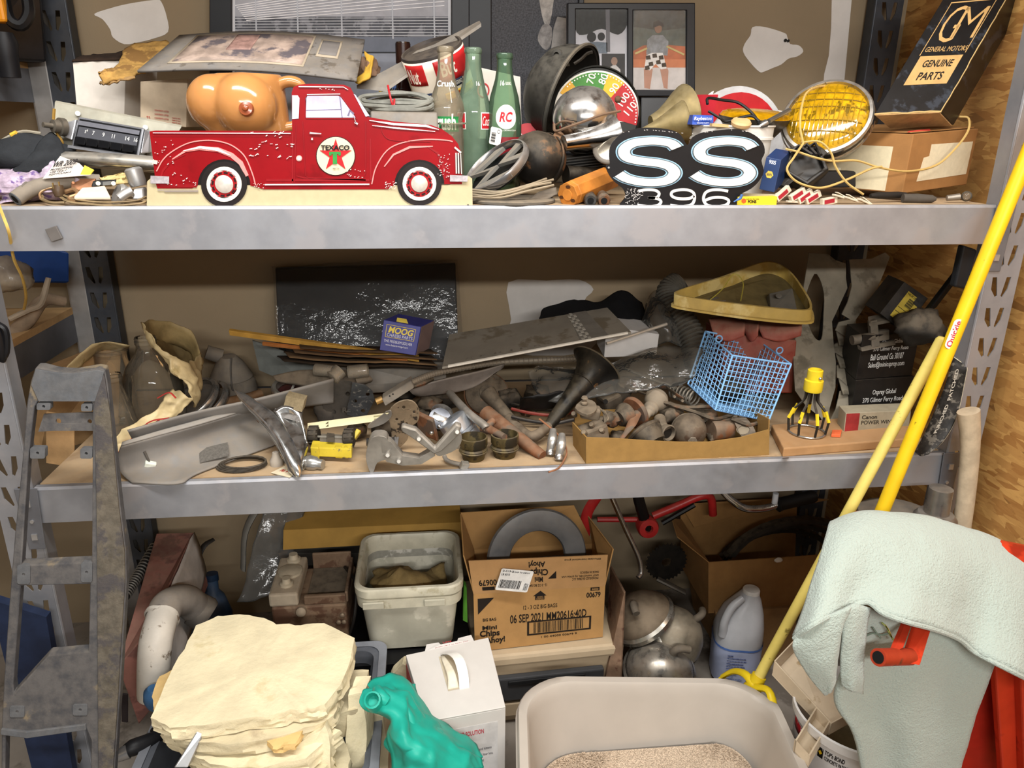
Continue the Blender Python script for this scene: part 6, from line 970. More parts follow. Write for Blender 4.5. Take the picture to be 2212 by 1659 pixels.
t=thing('black_sight_box','upper black cardboard box with four white address lines','box',P(1900,820,.19)); b0=V((b0.x+.0,b0.y+.004,z1+.001)); b1=V((P(1966,814,.2).x,b1.y+.006,z1+.001)); bu=V((.002,.002,P(1838,727,.175).z-z1)); G().obox(b0,b1-b0,bu,V((.02,.11,0))).o('box_body',blb,t,0,.001); f_,n=face(b0,b1,b0+bu); text([('Osprey Global',.36,.76,.72,.88),('370 Gilmer Ferry Road',.22,.60,.84,.72),('Ball Ground Ga 30107',.2,.42,.78,.56),('Sales@miniosprey.com',.18,.22,.82,.38)],f_,n*-.0006,wt2,t)
t=thing('latch_mechanism','small dusty grey metal latch on top of the black boxes','latch',P(1890,750,.2)); lm=mt('#5c574f',.6,.3,v=.15,d=.5)
G().hexa(P(1862,760,.165),P(1936,745,.17),P(1934,735,.18),P(1860,750,.175),(0,.02,0)).o('foot_bar',lm,t,0,.002); G().hexa(P(1884,752,.17),P(1902,748,.17),P(1896,690,.2),P(1880,695,.2),(0,.015,0)).o('upright',lm,t,0,.002); G().hexa(P(1878,706,.19),P(1930,696,.19),P(1915,682,.22),P(1876,690,.22),(0,.006,.006)).o('top_plate',lm,t,0,.002); G().hexa(P(1896,738,.175),P(1922,734,.175),P(1922,712,.19),P(1896,716,.19),(0,.012,0)).o('catch',lm,t,0,.002); G().cyl(P(1840,735,.19),P(1886,728,.19),.012,12).o('side_barrel',lm,t)
t=thing('tilted_black_box','tilted black shoe style box with yellow barcode label','box',P(1940,700,.25)); q0,q1,q2,q3=P(1901,677,.185),P(1951,716,.17),P(2005,645,.185),P(1954,609,.20); dv=P(1868,658,.28)-q0; G().hexa(q0,q1,q2,q3,dv).o('box_body',mt('#232427',.4,v=.2,d=.15),t,0,.001)
f_,n=face(q0,q1,q3); lb=plate('yellow_label',f_,rect(.3,.12,.86,.88),[],n*-.0006,mt('#b8a23c',.5),t,0); f4=lambda q:f_(q)+n*.0008
for i in range(12): stroke(g:=G(),f4,[(.48,.52+i*.02),(.72,.52+i*.02)],.006+.005*(i%3),n*-.0004); g.o('barcode_bar',mt('#2a2618',.5),lb,0)
text([('VALVE LIFTER',.32,.8,.8,.86)],f4,n*-.0004,mt('#2a2618',.5),lb)
for a,b in (((.32,.3),(.84,.3)),((.58,.14),(.58,.3)),((.32,.42),(.84,.42))): stroke(g:=G(),f4,[a,b],.012,n*-.0004); g.o('label_rule',mt('#2a2618',.5),lb,0)
o=lump('black_pouch',P(1985,705,.12),(.055,.05,.042),mt('#35332f',.8,v=.2,d=.4),None,.3,2.2,8); tg(o,'crumpled black leather pouch right of the tilted box','pouch')
t=thing('black_strut','black plastic strut bar slanting up to the right post','strut',P(2000,690,.15)); a=P(2002,676,.15); b=P(2085,568,.10); G().obox(a,b-a,V((.022,.0,.012)),V((0,.02,-.004))).o('strut_bar',mt('#232528',.45,v=.1),t,0,.003); G().hexa(P(2062,620,.02),P(2090,625,.02),P(2112,540,.02),P(2082,530,.02),(0,.02,0)).o('strut_head',mt('#2a2c30',.45),t,0,.004)
# ---- rubber splash shields
t=thing('splash_shield','torn grey rubber splash shield with a large oval hole','shield',P(1760,930,.2)); ff=lambda q:P(q[0],q[1],.17+.27*(930-q[1])/390)+V((0,.012*math.sin(q[1]*.03),0)); gr=mt('#7a7466',.85,v=.18,s=14,d=.25,c2='#5d584c',a2=.35,s2=12)
plate('shield_skin',ff,[(1745,545),(1786,548),(1800,560),(1823,568),(1824,600),(1830,622),(1822,650),(1813,675),(1802,697),(1800,740),(1801,780),(1805,837),(1798,885),(1789,930),(1777,905),(1745,880),(1719,845),(1711,800),(1711,751),(1725,715),(1740,700),(1734,643),(1736,600)],[sp([(1755,590),(1772,610),(1784,650),(1783,700),(1775,733),(1762,731),(1750,700),(1742,645)],3)],(0,.004,0),gr,t,.0008)
t=thing('splash_shield','long narrow grey rubber shield with toothed folds','shield',P(1815,930,.18)); ff2=lambda q:P(q[0],q[1],.16+.28*(935-q[1])/385)+V((0,-.008+.012*math.sin(q[1]*.028),0))
plate('shield_skin',ff2,[(1832,560),(1880,558),(1912,545),(1920,554),(1905,582),(1886,620),(1866,656),(1848,690),(1836,720),(1830,762),(1832,800),(1837,842),(1832,880),(1816,909),(1791,936),(1784,930),(1800,880),(1806,840),(1828,832),(1802,812),(1804,788),(1828,778),(1802,762),(1804,745),(1830,732),(1806,715),(1812,696),(1836,690),(1816,678),(1825,650),(1832,615)],[],(0,.004,0),gr,t,.0008)
for q in ((1806,715,1836,735),(1803,762,1830,780),(1803,812,1828,834)): sheet('fold_tooth',[[ff2((q[0],q[1]))+V((0,-.002,0)),ff2((q[2],q[3]))+V((0,-.002,0))],[ff2((q[0]+2,q[3]+8))+V((0,-.016,0)),ff2((q[2]-4,q[3]+12))+V((0,-.004,0))]],gr,t,4,4,0,1,.003)
# ---- cardboard tray of carburettor parts
t=thing('parts_tray','shallow tan cardboard tray full of greasy engine parts','tray',S(1450,995)); tm=mt('#93723f',.85,v=.08,s=30,b=.05,bs=300); TL,TR=S(1266,1002,0),S(1661,983,0); bkv=V((.01,.19,0)); lv=S(1238,962,0)-TL
def wall(name,pts): G().hexa(*pts,(0,.003,0)).o(name,tm,t,0)
g=G(); top=[(1266,945),(1330,947),(1400,952),(1470,955),(1530,955),(1600,945),(1661,928)]
g.ring([[S(x,1002-19*(x-1266)/395,0),P(x,y,(TL+(TR-TL)*((x-1266)/395)).y),P(x,y,(TL+(TR-TL)*((x-1266)/395)).y)+V((0,.003,0)),S(x,1002-19*(x-1266)/395,0)+V((0,.003,0))] for x,y in top]); g.o('front_wall',tm,t,0)
G().hexa(TL,S(1238,962,0),P(1236,912,S(1238,962,0).y),P(1266,945,TL.y),(.003,0,0)).o('side_wall',tm,t,0); G().hexa(TR,TR+bkv,TR+bkv+V((0,0,.05)),P(1663,905,TR.y),(-.003,0,0)).o('side_wall',tm,t,0); G().hexa(TL,TR,TR+bkv,TL+bkv,(0,0,.003)).o('tray_floor',tm,t,0); G().hexa(TL+bkv,TR+bkv,TR+bkv+V((0,0,.05)),TL+bkv+V((0,0,.05)),(0,.003,0)).o('back_wall',tm,t,0)
for k in range(5): stroke(g:=G(),lambda q:S(q[0],1002-19*(q[0]-1266)/395,.004+q[1])+V((0,-.0008,0)),[(1535+k*22,.02-.002*k),(1552+k*23,.024-.004*(k%2))],.004,(0,.0006,0)); g.o('ink_mark',mt('#4a3a28',.8),t,0)
def part(name,label,cat,loc): return thing(name,label,cat,loc,'greasy parts in the tray')
t=part('carburettor','dusty tan carburettor with round top nut at the left of the tray','carburettor',S(1275,945)); cm_=mt('#6f6354',.75,.15,v=.2,s=30,d=.5,b=.2,bs=120)
G().box(S(1282,938,.03),(.06,.045,.05),rotm(0,-12,15)).o('bowl_body',cm_,t,0,.006); G().lathe(S(1258,928,.045),S(1310,912,.05)-S(1258,928,.045),[(-.008,.006),(0,.012),(.05,.014),(.052,.008)],16).o('throttle_barrel',cm_,t); G().box(S(1275,890,.075),(.045,.035,.03),rotm(0,10,-10)).o('upper_body',cm_,t,0,.006); plate('top_flange',lambda q:S(q[0],q[1],.095),sp([(1242,880),(1262,862),(1285,868),(1288,885),(1268,895)],3),[],(0,.001,-.008),cm_,t,.001); G().lathe(S(1262,872,.098),(0,-.1,1),[(0,.008),(.004,.008),(.006,.005),(.012,.005),(.014,.008),(.018,.006)],14).o('top_nut',cm_,t)
for q in ((1240,895),(1300,905),(1262,935),(1300,930),(1278,918)): G().lathe(S(*q,.06),cv(-.3,.3,.9),[(-.01,.006),(.004,.007),(.008,.005)],8).o('bolt_boss',cm_,t)
for k in range(5): G().tube([S(1290+k*4,880+k*2,.085),S(1302+k*3,888+k*4,.08),S(1306,905+k*2,.07)],.0022,6,3).o('linkage_wire',dusty,t)
t=part('rusty_disc','rusty thin disc with wooden wedge leaning in the tray','disc',S(1365,935)); G().lathe(S(1372,893,.06),cv(.78,.35,-.5),[(-.006,.038),(0,.042),(.003,.041)],28,sq=1.0).o('disc',rust,t); G().lathe(S(1350,898,.06),cv(.78,.35,-.5),[(-.02,.018),(-.006,.026),(0,.03),(.008,.03)],24).o('hub',iron,t); G().tube([S(1378,890,.07),S(1365,915,.055),S(1352,935,.04),S(1342,948,.03)],[.010,.011,.006,.005],8,3,flat=.5).o('lever',rust,t)
t=part('lamp_shell','dark dome shaped lamp shell lying face down in the tray','lamp shell',S(1385,955)); G().lathe(S(1392,935,.035),cv(-.5,.75,-.4),[(-.045,.012),(-.035,.032),(-.01,.041),(.005,.042),(.012,.030),(.014,.01)],30).o('shell',mt('#332f2a',.45,.4,v=.2,d=.55),t); G().lathe(S(1392,935,.035),cv(-.5,.75,-.4),[(-.002,.0425),(.002,.044),(.006,.0425)],30,(False,False)).o('shell_rim',iron,t)
t=part('pipe_elbow','open ended pipe elbow beside the lamp shell','elbow',S(1440,945)); G().tube([S(1425,905,.05),S(1430,922,.045),S(1442,933,.04)],.014,14,4).o('elbow_pipe',dusty,t); G().lathe(S(1440,934,.04),cv(.45,-.2,.85),[(-.006,.018),(.008,.02),(.01,.017),(0,.014)],22,(True,False)).o('elbow_mouth',dusty,t); G().lathe(S(1440,934,.04),cv(.45,-.2,.85),[(.001,.0145),(.002,.001)],16).o('mouth_bore',mt('#262019',.9),t)
t=part('ball_housing','round dusty ball housing with a hex nut facing front','housing',S(1490,955)); c0=S(1490,932,.035); G().lathe(c0,cv(0,-.1,1),[(-.03,.03),(-.012,.04),(0,.0395),(.018,.032),(.03,.018),(.033,.008)],32).o('ball_shell',mt('#5d5246',.6,.3,v=.25,c2='#4a382c',a2=.35,d=.45),t); hx=G().lathe(c0+cv(0,-.55,.75)*.033,cv(0,-.45,.9),[(0,.011),(.006,.011)],6).o('hex_nut',mt('#8d8273',.5,.5),t,20,.0008); G().lathe(c0+cv(0,-.55,.75)*.038,cv(0,-.45,.9),[(0,.005),(.006,.0045)],12).o('nut_stud',mt('#6a6055',.5,.4),hx); G().lathe(c0,cv(0,-.1,1),[(-.022,.037),(-.02,.041),(-.014,.0415),(-.012,.038)],32,(False,False)).o('band',iron,t)
t=part('canister','short rusty cylinder canister right of the ball housing','canister',S(1560,950)); G().lathe(S(1535,930,.03),S(1590,922,.03)-S(1535,930,.03),[(0,.024),(.004,.027),(.05,.027),(.054,.022),(.058,.012)],24).o('can_body',mt('#6d5a4a',.65,.3,v=.2,c2='#7a4f34',a2=.35,d=.4),t); G().tube([S(1530,900,.06),S(1560,908,.055),S(1585,905,.055)],.004,8,4).o('side_pipe',iron,t)
t=part('carb_flange','diamond shaped iron flange with an oval hole hanging over the tray','flange',S(1605,955)); ff3=lambda q:S(q[0],q[1],.02+.05*(960-q[1])/75)+V((0,-.008,0)); fl=sp([(1590,886),(1600,890),(1625,920),(1630,940),(1627,957),(1618,963),(1608,955),(1586,915),(1582,895)],3); plate('flange_plate',ff3,fl,[sp([(1591,924),(1605,914),(1618,925),(1612,938),(1598,938)],3),circ(1594,897,4.5,n=12)],(0,.007,.001),mt('#6b6156',.6,.35,v=.2,d=.4),t,.001); G().lathe(ff3((1618,952)),(0,-1,.4),[(-.002,.006),(.003,.006),(.004,.003)],12).o('flange_bolt',mt('#a5a29a',.3,.7),t); plate('throttle_plate',lambda q:ff3(q)+V((0,.006,0)),circ(1604,927,14,11,16),[],(0,.002,0),mt('#8c8270',.5,.4,d=.3),t,0)
t=part('cast_housing','cast grey housing behind the horn mouth','housing',S(1330,885)); G().box(S(1325,862,.055),(.075,.05,.05),rotm(8,-18,20)).o('cast_block',dusty,t,0,.007); G().lathe(S(1352,828,.10),cv(.2,.7,.5),[(-.05,.02),(0,.024),(.004,.02),(.003,.008)],16).o('cast_neck',dusty,t); plate('cast_ear',lambda q:S(q[0],q[1],.1),sp([(1338,815),(1365,812),(1385,822),(1380,840),(1350,835)],3),[circ(1350,823,5,n=12)],(0,.002,-.012),dusty,t,.002); G().lathe(S(1308,868,.07),cv(-.1,.1,1),[(.0,.006),(.008,.006)],10).o('port',mt('#1c1814',.8),t)
t=part('insulator_bulb','dusty bulb shaped insulator with ribbed neck in the tray','insulator',S(1405,915)); G().lathe(S(1420,860,.085),S(1392,905,.055)-S(1420,860,.085),[(-.012,.008),(-.008,.024),(.006,.030),(.02,.025),(.03,.016),(.034,.018),(.04,.018),(.044,.014),(.052,.014),(.056,.010),(.07,.008)],24).o('bulb',mt('#857a6a',.7,v=.12,d=.4),t)
t=part('locking_pliers','dusty locking pliers lying on top of the tray parts','pliers',S(1420,850,.09)); 
for a,b,wd_ in ((S(1362,836,.10),S(1445,842,.105),.02),(S(1440,842,.105),S(1478,868,.09),.016),(S(1375,848,.095),S(1430,868,.085),.012)): G().obox(a,b-a,V((0,-.002,.0+wd_*.55)),V((0,.008,0))).o('plier_arm',iron,t,0,.002)
for q in ((1372,842),(1408,842),(1455,855),(1472,864)): G().lathe(S(*q,.105)+V((0,-.006,0)),(0,-1,.3),[(0,.004),(.003,.003)],10).o('pivot',dusty,t)
t=part('coil_spring','stout grey coil spring at the back of the tray','spring',S(1480,860,.07)); a=S(1452,842,.09); b=S(1502,862,.085); ax=(b-a).normalized(); x_,y_,z_=frame(ax); L=(b-a).length; G().tube([a+ax*L*k/80+(x_*math.cos(k*.55)+y_*math.sin(k*.55))*.018 for k in range(81)],.0026,6).o('coil',mt('#77736b',.4,.5,d=.35),t)
for k,(p,lab) in enumerate((([S(1430,868,.085),S(1480,880,.075),S(1540,878,.08)],'upper rusty control rod lying across the tray'),([S(1440,872,.08),S(1500,890,.07),S(1545,905,.06),S(1590,893,.065),S(1625,885,.07)],'lower bent control rod lying across the tray'),([S(1580,905,.06),S(1620,918,.05),S(1655,905,.05)],'short rod at the right end of the tray'))): o=G().tube(p,.005,8,5).o('control_rod',iron,None); tg(o,lab,'rod','control rods in the tray')
for k,(x,y,h_,w_,lab) in enumerate(((1335,945,.012,.02,'small greasy lump between carburettor and disc'),(1425,955,.01,.016,'small greasy lump below the pipe elbow'),(1545,945,.012,.02,'small greasy lump beside the canister'),(1645,925,.02,.022,'dark wedge of wood at the right end of the tray'),(1320,905,.06,.022,'greasy lump behind the carburettor'),(1450,895,.05,.03,'dark lump behind the pipe elbow'),(1520,895,.05,.03,'dark lump behind the ball housing'))): o=lump('greasy_lump',S(x,y,h_),(w_,w_,w_*.8),iron if k!=3 else dusty,None,.45,2.5,k+11,16); tg(o,lab,'part','greasy parts in the tray')
o=G().cyl(S(1320,785,.13),S(1450,835,.10),.0045,8).lathe(S(1452,836,.10),cv(.9,-.4,0),[(-.004,.006),(.008,.007),(.012,.005)],10).o('plated_rod',mt('#8a857a',.4,.6,d=.3),None); tg(o,'thin plated rod slanting from the horn to the spring','rod')
o=G().cyl(P(1310,742,.24),P(1440,700,.30),.004,8).o('white_dipstick',mt('#b5b0a6',.4,.4),None); tg(o,'flat white metal rod poking out above the film','rod')
for k,(y,c,lab) in enumerate(((884,'#1d1c1c','black battery cable behind the horn throat'),(895,'#7a2a24','red battery cable behind the horn throat'),(912,'#2b2a2c','lower black cable behind the horn throat'))): o=G().tube([S(1105,y-12,.05),S(1150,y-2,.045),S(1200,y+2,.04),S(1240,y-6,.05)],.004,7,4).o('battery_cable',mt(c,.5,d=.2),None); tg(o,lab,'cable','battery cables')
# ---- loose filler parts seen between the larger ones
fl_=[(905,905,.03,.03,'rusty lump of casting behind the hinge arm'),(925,875,.05,.03,'dark casting behind the dial switch'),(830,925,.02,.026,'brown lump under the spring bracket'),(1140,885,.04,.02,'black lump left of the horn throat'),(1100,860,.06,.03,'rusty lump right of the drum'),(560,905,.05,.025,'dark lump behind the chrome ornament'),(960,860,.05,.03,'dark brown lump under the curved fairing'),(1160,850,.06,.03,'dark lump under the plastic film'),(870,850,.05,.03,'dark casting under the conduit handle'),(770,930,.03,.022,'black lump under the cream ruler')]
for k,(x,y,h_,w_,lab) in enumerate(fl_): o=lump('casting_lump',S(x,y,h_*.8),(w_*1.1,w_,w_*.8),iron if k%2 else mt('#37322d',.8,v=.3,d=.4),None,.5,2.6,k+40,16); tg(o,lab,'part','castings in the pile')
o=G().obox(S(905,935,.02),S(945,955,.02)-S(905,935,.02),V((-.01,.004,.05)),V((.004,.02,0))).o('scrap_bracket',rust,None,0,.003); tg(o,'flat rusty scrap bracket behind the hinge arm','bracket')
o=sheet('black_bag_scrap',[[S(1130,860,.09),S(1180,850,.1),S(1240,840,.1)],[S(1120,885,.05),S(1180,885,.05),S(1240,875,.05)]],mt('#141312',.5,v=.3),None,6,5,.006,30,.002); tg(o,'black plastic scrap behind the horn','scrap')
t=thing('folded_magazine','curled dark magazine hanging at the right end by the post','magazine',P(2000,985,-.03)); mg=[[P(2060,772,.03),P(2085,790,.0),P(2088,800,-.01)],[P(2035,850,.01),P(2060,880,-.02),P(2068,895,-.03)],[P(2000,930,-.0),P(2025,945,-.03),P(2040,950,-.04)],[P(1976,976,-.0),P(1988,985,-.03),P(2005,982,-.04)]]
sheet('cover',mg,mt('#3f3b37',.5,v=.4,s=60,c2='#6b655c',a2=.35,s2=70),t,5,6,0,1,.0012)
for k in range(4): sheet('page',[[p+V((.003+.0022*k,.003*k+.002,-.0005*k)) for p in r_] for r_ in mg],mt('#c9bda2',.8,v=.06),t,5,6,0,1,.0008)

f_m=lambda q:(mg[0][1]*.5+mg[0][0]*.5)*(1-q[0])**2+2*(mg[1][1]*.75+mg[1][0]*.25)*q[0]*(1-q[0])+(mg[2][1]*.7+mg[2][0]*.3)*q[0]**2+V((-.010,-.003,0))*q[1]+V((0,-.004,0))
text([('PUNCHED  PATCHED',.95,0.0,.08,1.0,.02)],f_m,(0,.0004,0),mt('#c9c2b4',.6),t)
# ============================================================ FLOOR
def rsec(cx,cy,z,hx,hy,r_,rz=0,n=6):
    c,s_=math.cos(R(rz)),math.sin(R(rz)); return [V((cx+x*c-y*s_,cy+x*s_+y*c,z)) for x,y in rrect(-hx,-hy,hx,hy,r_,n)]
# ---- stone slabs on a grey tote
def stone_mat(col,c2): return mt(col,.9,v=.10,s=10,b=.45,bs=70,c2=c2,a2=.2,s2=7)
st1=stone_mat('#d6caa8','#cbbd96'); st2=stone_mat('#c3b797','#ac9e82'); st3=stone_mat('#cfae74','#b8995f')
def slab(label,out,w,mat,sd=0,layers=4,amp=.006,name='stone_slab',top=True):
    """flat flagstone: outline points (3-D), thickness vector w (pointing down), rough split edge"""
    ol=[V(p) for p in out]; pts=[ol[i]*(1-k/4)+ol[(i+1)%len(ol)]*(k/4) for i in range(len(ol)) for k in range(4)]; pts=[p+noise.noise_vector(p*28+V((sd,0,0)))*amp*.7+noise.noise_vector(p*90+V((sd,0,3)))*amp*.35 for p in pts]; n=len(pts); w=V(w); wn=w.normalized(); cen=sum(pts,V())/n
    rings=[]
    for f in (.25,.6,.9): rings.append([cen+(p-cen)*f+wn*(.0022*noise.noise((cen+(p-cen)*f)*16+V((sd,1,2)))) for p in pts])
    for k in range(layers+1):
        f=k/layers; rings.append([p+w*f+(p-cen).normalized()*(amp*1.0*noise.noise(p*45+V((sd,k*3.1,0)))+amp*.8*noise.noise(p*130+V((sd,k*9.3,0))))*min(1,k)+wn*(.0022*noise.noise(p*50+V((k*5.,sd,0))))*(1 if 0<k<layers else .6) for p in pts])
    rings.append([cen+w+(p-cen)*.5 for p in pts]); g=G(); g.ring(rings); o=g.o(name,mat,None,35); return tag(o,label,'stone','pale flagstone slabs')
tote=thing('storage_tote','grey plastic tote under the stack of flagstones','tote',(-.36,-.12,0)); tm2=mt('#55585e',.5,v=.1)
g=G(); g.ring([rsec(-.36,-.11,0,.20,.17,.03),rsec(-.36,-.11,.27,.225,.20,.03),rsec(-.36,-.11,.27,.21,.185,.03),rsec(-.36,-.11,.02,.19,.16,.03)]); g.o('tote_wall',tm2,tote,30); g=G(); g.ring([rsec(-.36,-.11,.262,.226,.201,.03),rsec(-.36,-.11,.262,.24,.215,.03),rsec(-.36,-.11,.274,.24,.215,.03),rsec(-.36,-.11,.274,.222,.197,.03)],True); g.o('tote_rim',mt('#777a80',.4,v=.1),tote,30)
Z=.42
def z_(pts,z): return [PZ(x,y,z+dz) for x,y,dz in [(p+(0,))[:3] for p in pts]]
slab('largest pale cream flagstone, flat on top of the stack',z_([(326,1548),(345,1500),(385,1420),(425,1352),(470,1332),(520,1326),(560,1332),(600,1348),(650,1350),(700,1346),(764,1377),(755,1435),(735,1480),(700,1522),(678,1532),(655,1534),(600,1540),(530,1552),(430,1568),(370,1572)],.42),(.004,-.004,-.026),st1,1,5,.006)
slab('pale flagstone directly under the top slab',z_([(345,1578),(400,1500),(520,1440),(690,1450),(735,1500),(722,1545),(640,1580),(520,1608),(400,1600)],.392),(.004,-.002,-.024),st2,2,5,.007)
slab('honey coloured small flagstone wedged below the front edge',z_([(560,1585),(600,1560),(650,1556),(655,1575),(636,1605),(590,1612)],.388),(0,-.004,-.012),st3,3,3,.004)
slab('broad flagstone third from the top of the stack',z_([(360,1590),(450,1560),(560,1540),(690,1560),(735,1575),(660,1640),(560,1660),(450,1650),(400,1620)],.364),(.006,0,-.03),st1,4,5,.008)
slab('lower flagstone at the bottom of the stack',z_([(400,1620),(560,1580),(700,1590),(720,1640),(640,1700),(500,1720),(430,1680)],.33),(.004,0,-.03),st2,5,5,.008)
slab('honey edged flagstone at the left of the stack',z_([(325,1505),(345,1460),(400,1430),(420,1500),(370,1545),(335,1540)],.385),(0,0,-.03),st3,6,4,.005)
slab('rough stone leaning in front of the stack',[P(590,1690,-.33),P(612,1640,-.32),P(640,1606,-.31),P(690,1582,-.30),P(702,1570,-.295),P(712,1610,-.31),P(716,1690,-.33)],(.004,.035,-.006),st1,7,4,.008)
slab('tall stone slab standing on edge left of the teal glove',[P(745,1700,-.26),P(748,1600,-.24),P(752,1502,-.21),P(785,1500,-.21),P(790,1560,-.22),P(792,1700,-.26)],(.012,.05,0),st1,8,4,.006)
slab('narrow stone slab standing behind the teal glove',[P(795,1700,-.18),P(796,1540,-.16),P(826,1548,-.16),P(840,1620,-.17),P(838,1700,-.18)],(.01,.03,0),st2,9,4,.006)
slab('flat stone behind the right end of the stack',z_([(705,1470),(735,1450),(796,1450),(790,1490),(770,1530),(720,1545)],.36),(.004,0,-.06),st2,10,4,.006)
slab('stone standing between the tote and the white box',[P(838,1560,.0),P(842,1470,.0),P(868,1432,.01),P(880,1440,.01),P(874,1560,.0)],(.004,.03,0),st2,11,4,.006)
slab('brown stone wedge low behind the leaning stone',z_([(690,1640),(740,1590),(760,1640),(740,1690),(700,1700)],.30),(0,0,-.05),st2,12,4,.007)
# ---- teal glove
t=thing('rubber_glove','teal rubber glove crumpled over the stones','glove',P(900,1659,-.26)); te=mt('#1f9f8c',.42,v=.1,s=14)
gp=[[P(783,1500,-.24),P(800,1486,-.23),P(830,1480,-.22),P(868,1484,-.2),P(893,1500,-.19)],[P(790,1520,-.26),P(812,1510,-.27),P(840,1505,-.27),P(880,1515,-.25),P(905,1530,-.21)],[P(835,1550,-.28),P(850,1545,-.31),P(875,1545,-.31),P(905,1555,-.28),P(935,1565,-.24)],[P(842,1600,-.30),P(865,1590,-.34),P(900,1590,-.34),P(950,1600,-.31),P(985,1610,-.26)],[P(845,1650,-.33),P(880,1640,-.36),P(925,1635,-.36),P(985,1640,-.33),P(1030,1640,-.28)],[P(848,1720,-.36),P(890,1720,-.38),P(950,1720,-.38),P(1000,1690,-.35),P(1045,1660,-.31)]]
sheet('glove_back',gp,te,t,9,9,.016,17,.003); sheet('glove_palm',[[p+V((.004,.04,-.012)) for p in r_] for r_ in gp],te,t,7,7,.010,20,.003)
for a,b,rr in (((812,1520),(800,1490),.017),((845,1600),(868,1608),.016)):
    p=P(*a,-.27); q=P(*b,-.285); G().lathe(p,q-p+V((0,-.02,0)),[(0,rr*1.05),(.02,rr),(.035,rr*.95),(.036,rr*.75),(.02,rr*.6)],14).o('glove_finger',te,t)
G().tube([P(815,1490,-.245),P(822,1505,-.27),P(835,1515,-.275)],[.010,.014,.012],10,3).o('glove_finger',te,t)
# ---- white box with handle
t=thing('handled_white_box','white cardboard box with strap handle and red side','box',(.04,-.08,0)); q0,q1,q2,q3=PZ(920,1562,.30),PZ(1092,1530,.30),PZ(1055,1380,.30),PZ(877,1418,.30)
wbm=mt('#cac6c1',.6,v=.03,s=20); G().hexa(q0,q1,q2,q3,(0,0,-.30)).o('box_body',wbm,t,0,.001); bt=lambda u,v,k=0:(q0*(1-u)+q1*u)*(1-v)+(q3*(1-u)+q2*u)*v+V((0,0,k))
G().hexa(bt(.0,.0,.001),bt(1,0,.001),bt(1,1,.001),bt(0,1,.001),(0,0,.003)).o('lid',mt('#cdc9c3',.6,v=.02),t,0,.001)
G().hexa(bt(.36,.34,.0045),bt(.56,.34,.0045),bt(.56,.86,.0045),bt(.36,.86,.0045),(0,0,.0004)).o('handle_opening',mt('#bfb39c',.7),t,0)
g=G(); hp=[bt(.56,.33,.004),bt(.57,.45,.022),bt(.55,.6,.034),bt(.50,.75,.026),bt(.44,.88,.006)]; hp=cat_rom(hp,5); wv=(q1-q0).normalized()*.011; g.ring([[p-wv,p+wv,p+wv+V((0,0,.0015)),p-wv+V((0,0,.0015))] for p in hp]); g.o('strap_handle',mt('#ece9e2',.5),t,0)
sheet('handle_gusset',[[bt(.36,.36,.005),bt(.39,.5,.014),bt(.38,.84,.008)],[bt(.5,.36,.005),bt(.48,.55,.018),bt(.42,.86,.008)]],mt('#e0d6c0',.6),t,4,5,0,1,.001)
vs=[bt(.22,.99,.002),bt(.26,1.08,.006),bt(.4,1.07,.006),bt(.42,1.03,.006),bt(.62,1.03,.006),bt(.64,1.07,.006),bt(.8,1.08,.006),bt(.82,.99,.002)]; G().prism(vs,(0,0,.0015)).o('rear_tab',wbm,t,0); text([('Love',.45,1.035,.55,1.06)],lambda q:bt(q[0],q[1],.0085),(0,0,-.0005),mt('#c03a40',.5),t); text([('press here to open box',.35,1.0,.75,1.015)],lambda q:bt(q[0],q[1],.0055),(0,0,-.0005),mt('#a04a4a',.5),t)
G().hexa(q0+V((-.0008,0,-.02)),q3+V((-.0008,0,-.02)),q3+V((-.0008,0,-.30)),q0+V((-.0008,0,-.30)),(.0005,0,0)).o('red_side',mt('#a51f2e',.5),t,0)
f_,n=face(q0+V((0,0,-.25)),q1+V((0,0,-.25)),q0+V((0,0,-.005))); pn=plate('grey_panel',f_,rect(.04,.1,.9,.9),[],n*-.0004,mt('#c3c1bf',.6),t,0); f5=lambda q:f_(q)+n*.0006
text([('CAT ATTRACT® SOLUTION',.12,.80,.72,.85,.01)],f5,n*-.0005,mt('#b0293a',.5),pn)
text([(s_,.12,.74-.065*i,.12+w_,.775-.065*i) for i,(s_,w_) in enumerate((('ONE scoop at the back of the litter box.',.4),('STEP 1 WITH CAT ATTRACT®',.38),('a unique herbal scent to attract cats and kittens',.7),('If your cat does not respond to a cleaned litter box,',.72),('sprinkle over areas scratched and permeated',.6),('for the number of cats in your household',.55),('Every time the litter box: clean this area and',.68),('mix with any litter.',.3)))],f5,n*-.0005,mt('#5a585a',.6),pn)
# ---- litter box and litter
t=thing('litter_box','large cream plastic litter box at the front','litter box',(.43,-.33,0)); lm=mt('#b6ada2',.45,v=.03,s=10)
LX,LY=.435,-.385
def lsec(z,hx,hy,r_,wave=0): 
    s_=rsec(LX,LY,z,hx,hy,r_,-6,8)
    return [p+V((0,0,wave*(.012 if p.y>LY+.2 else -.01)*math.cos((p.x-LX)*9))) for p in s_]
g=G(); g.ring([lsec(.0,.225,.23,.07),lsec(.02,.232,.24,.08),lsec(.12,.245,.262,.09),lsec(.235,.262,.285,.1,.4),lsec(.26,.264,.288,.1,.5),lsec(.268,.268,.292,.1,.5),lsec(.268,.285,.309,.11,.5),lsec(.262,.289,.313,.11,.5),lsec(.244,.288,.312,.11,.5),lsec(.25,.28,.30,.11,.5),lsec(.1,.256,.272,.09),lsec(-.0,.235,.24,.07)][::-1],False,True,True); g.o('pan_wall',lm,t,50)
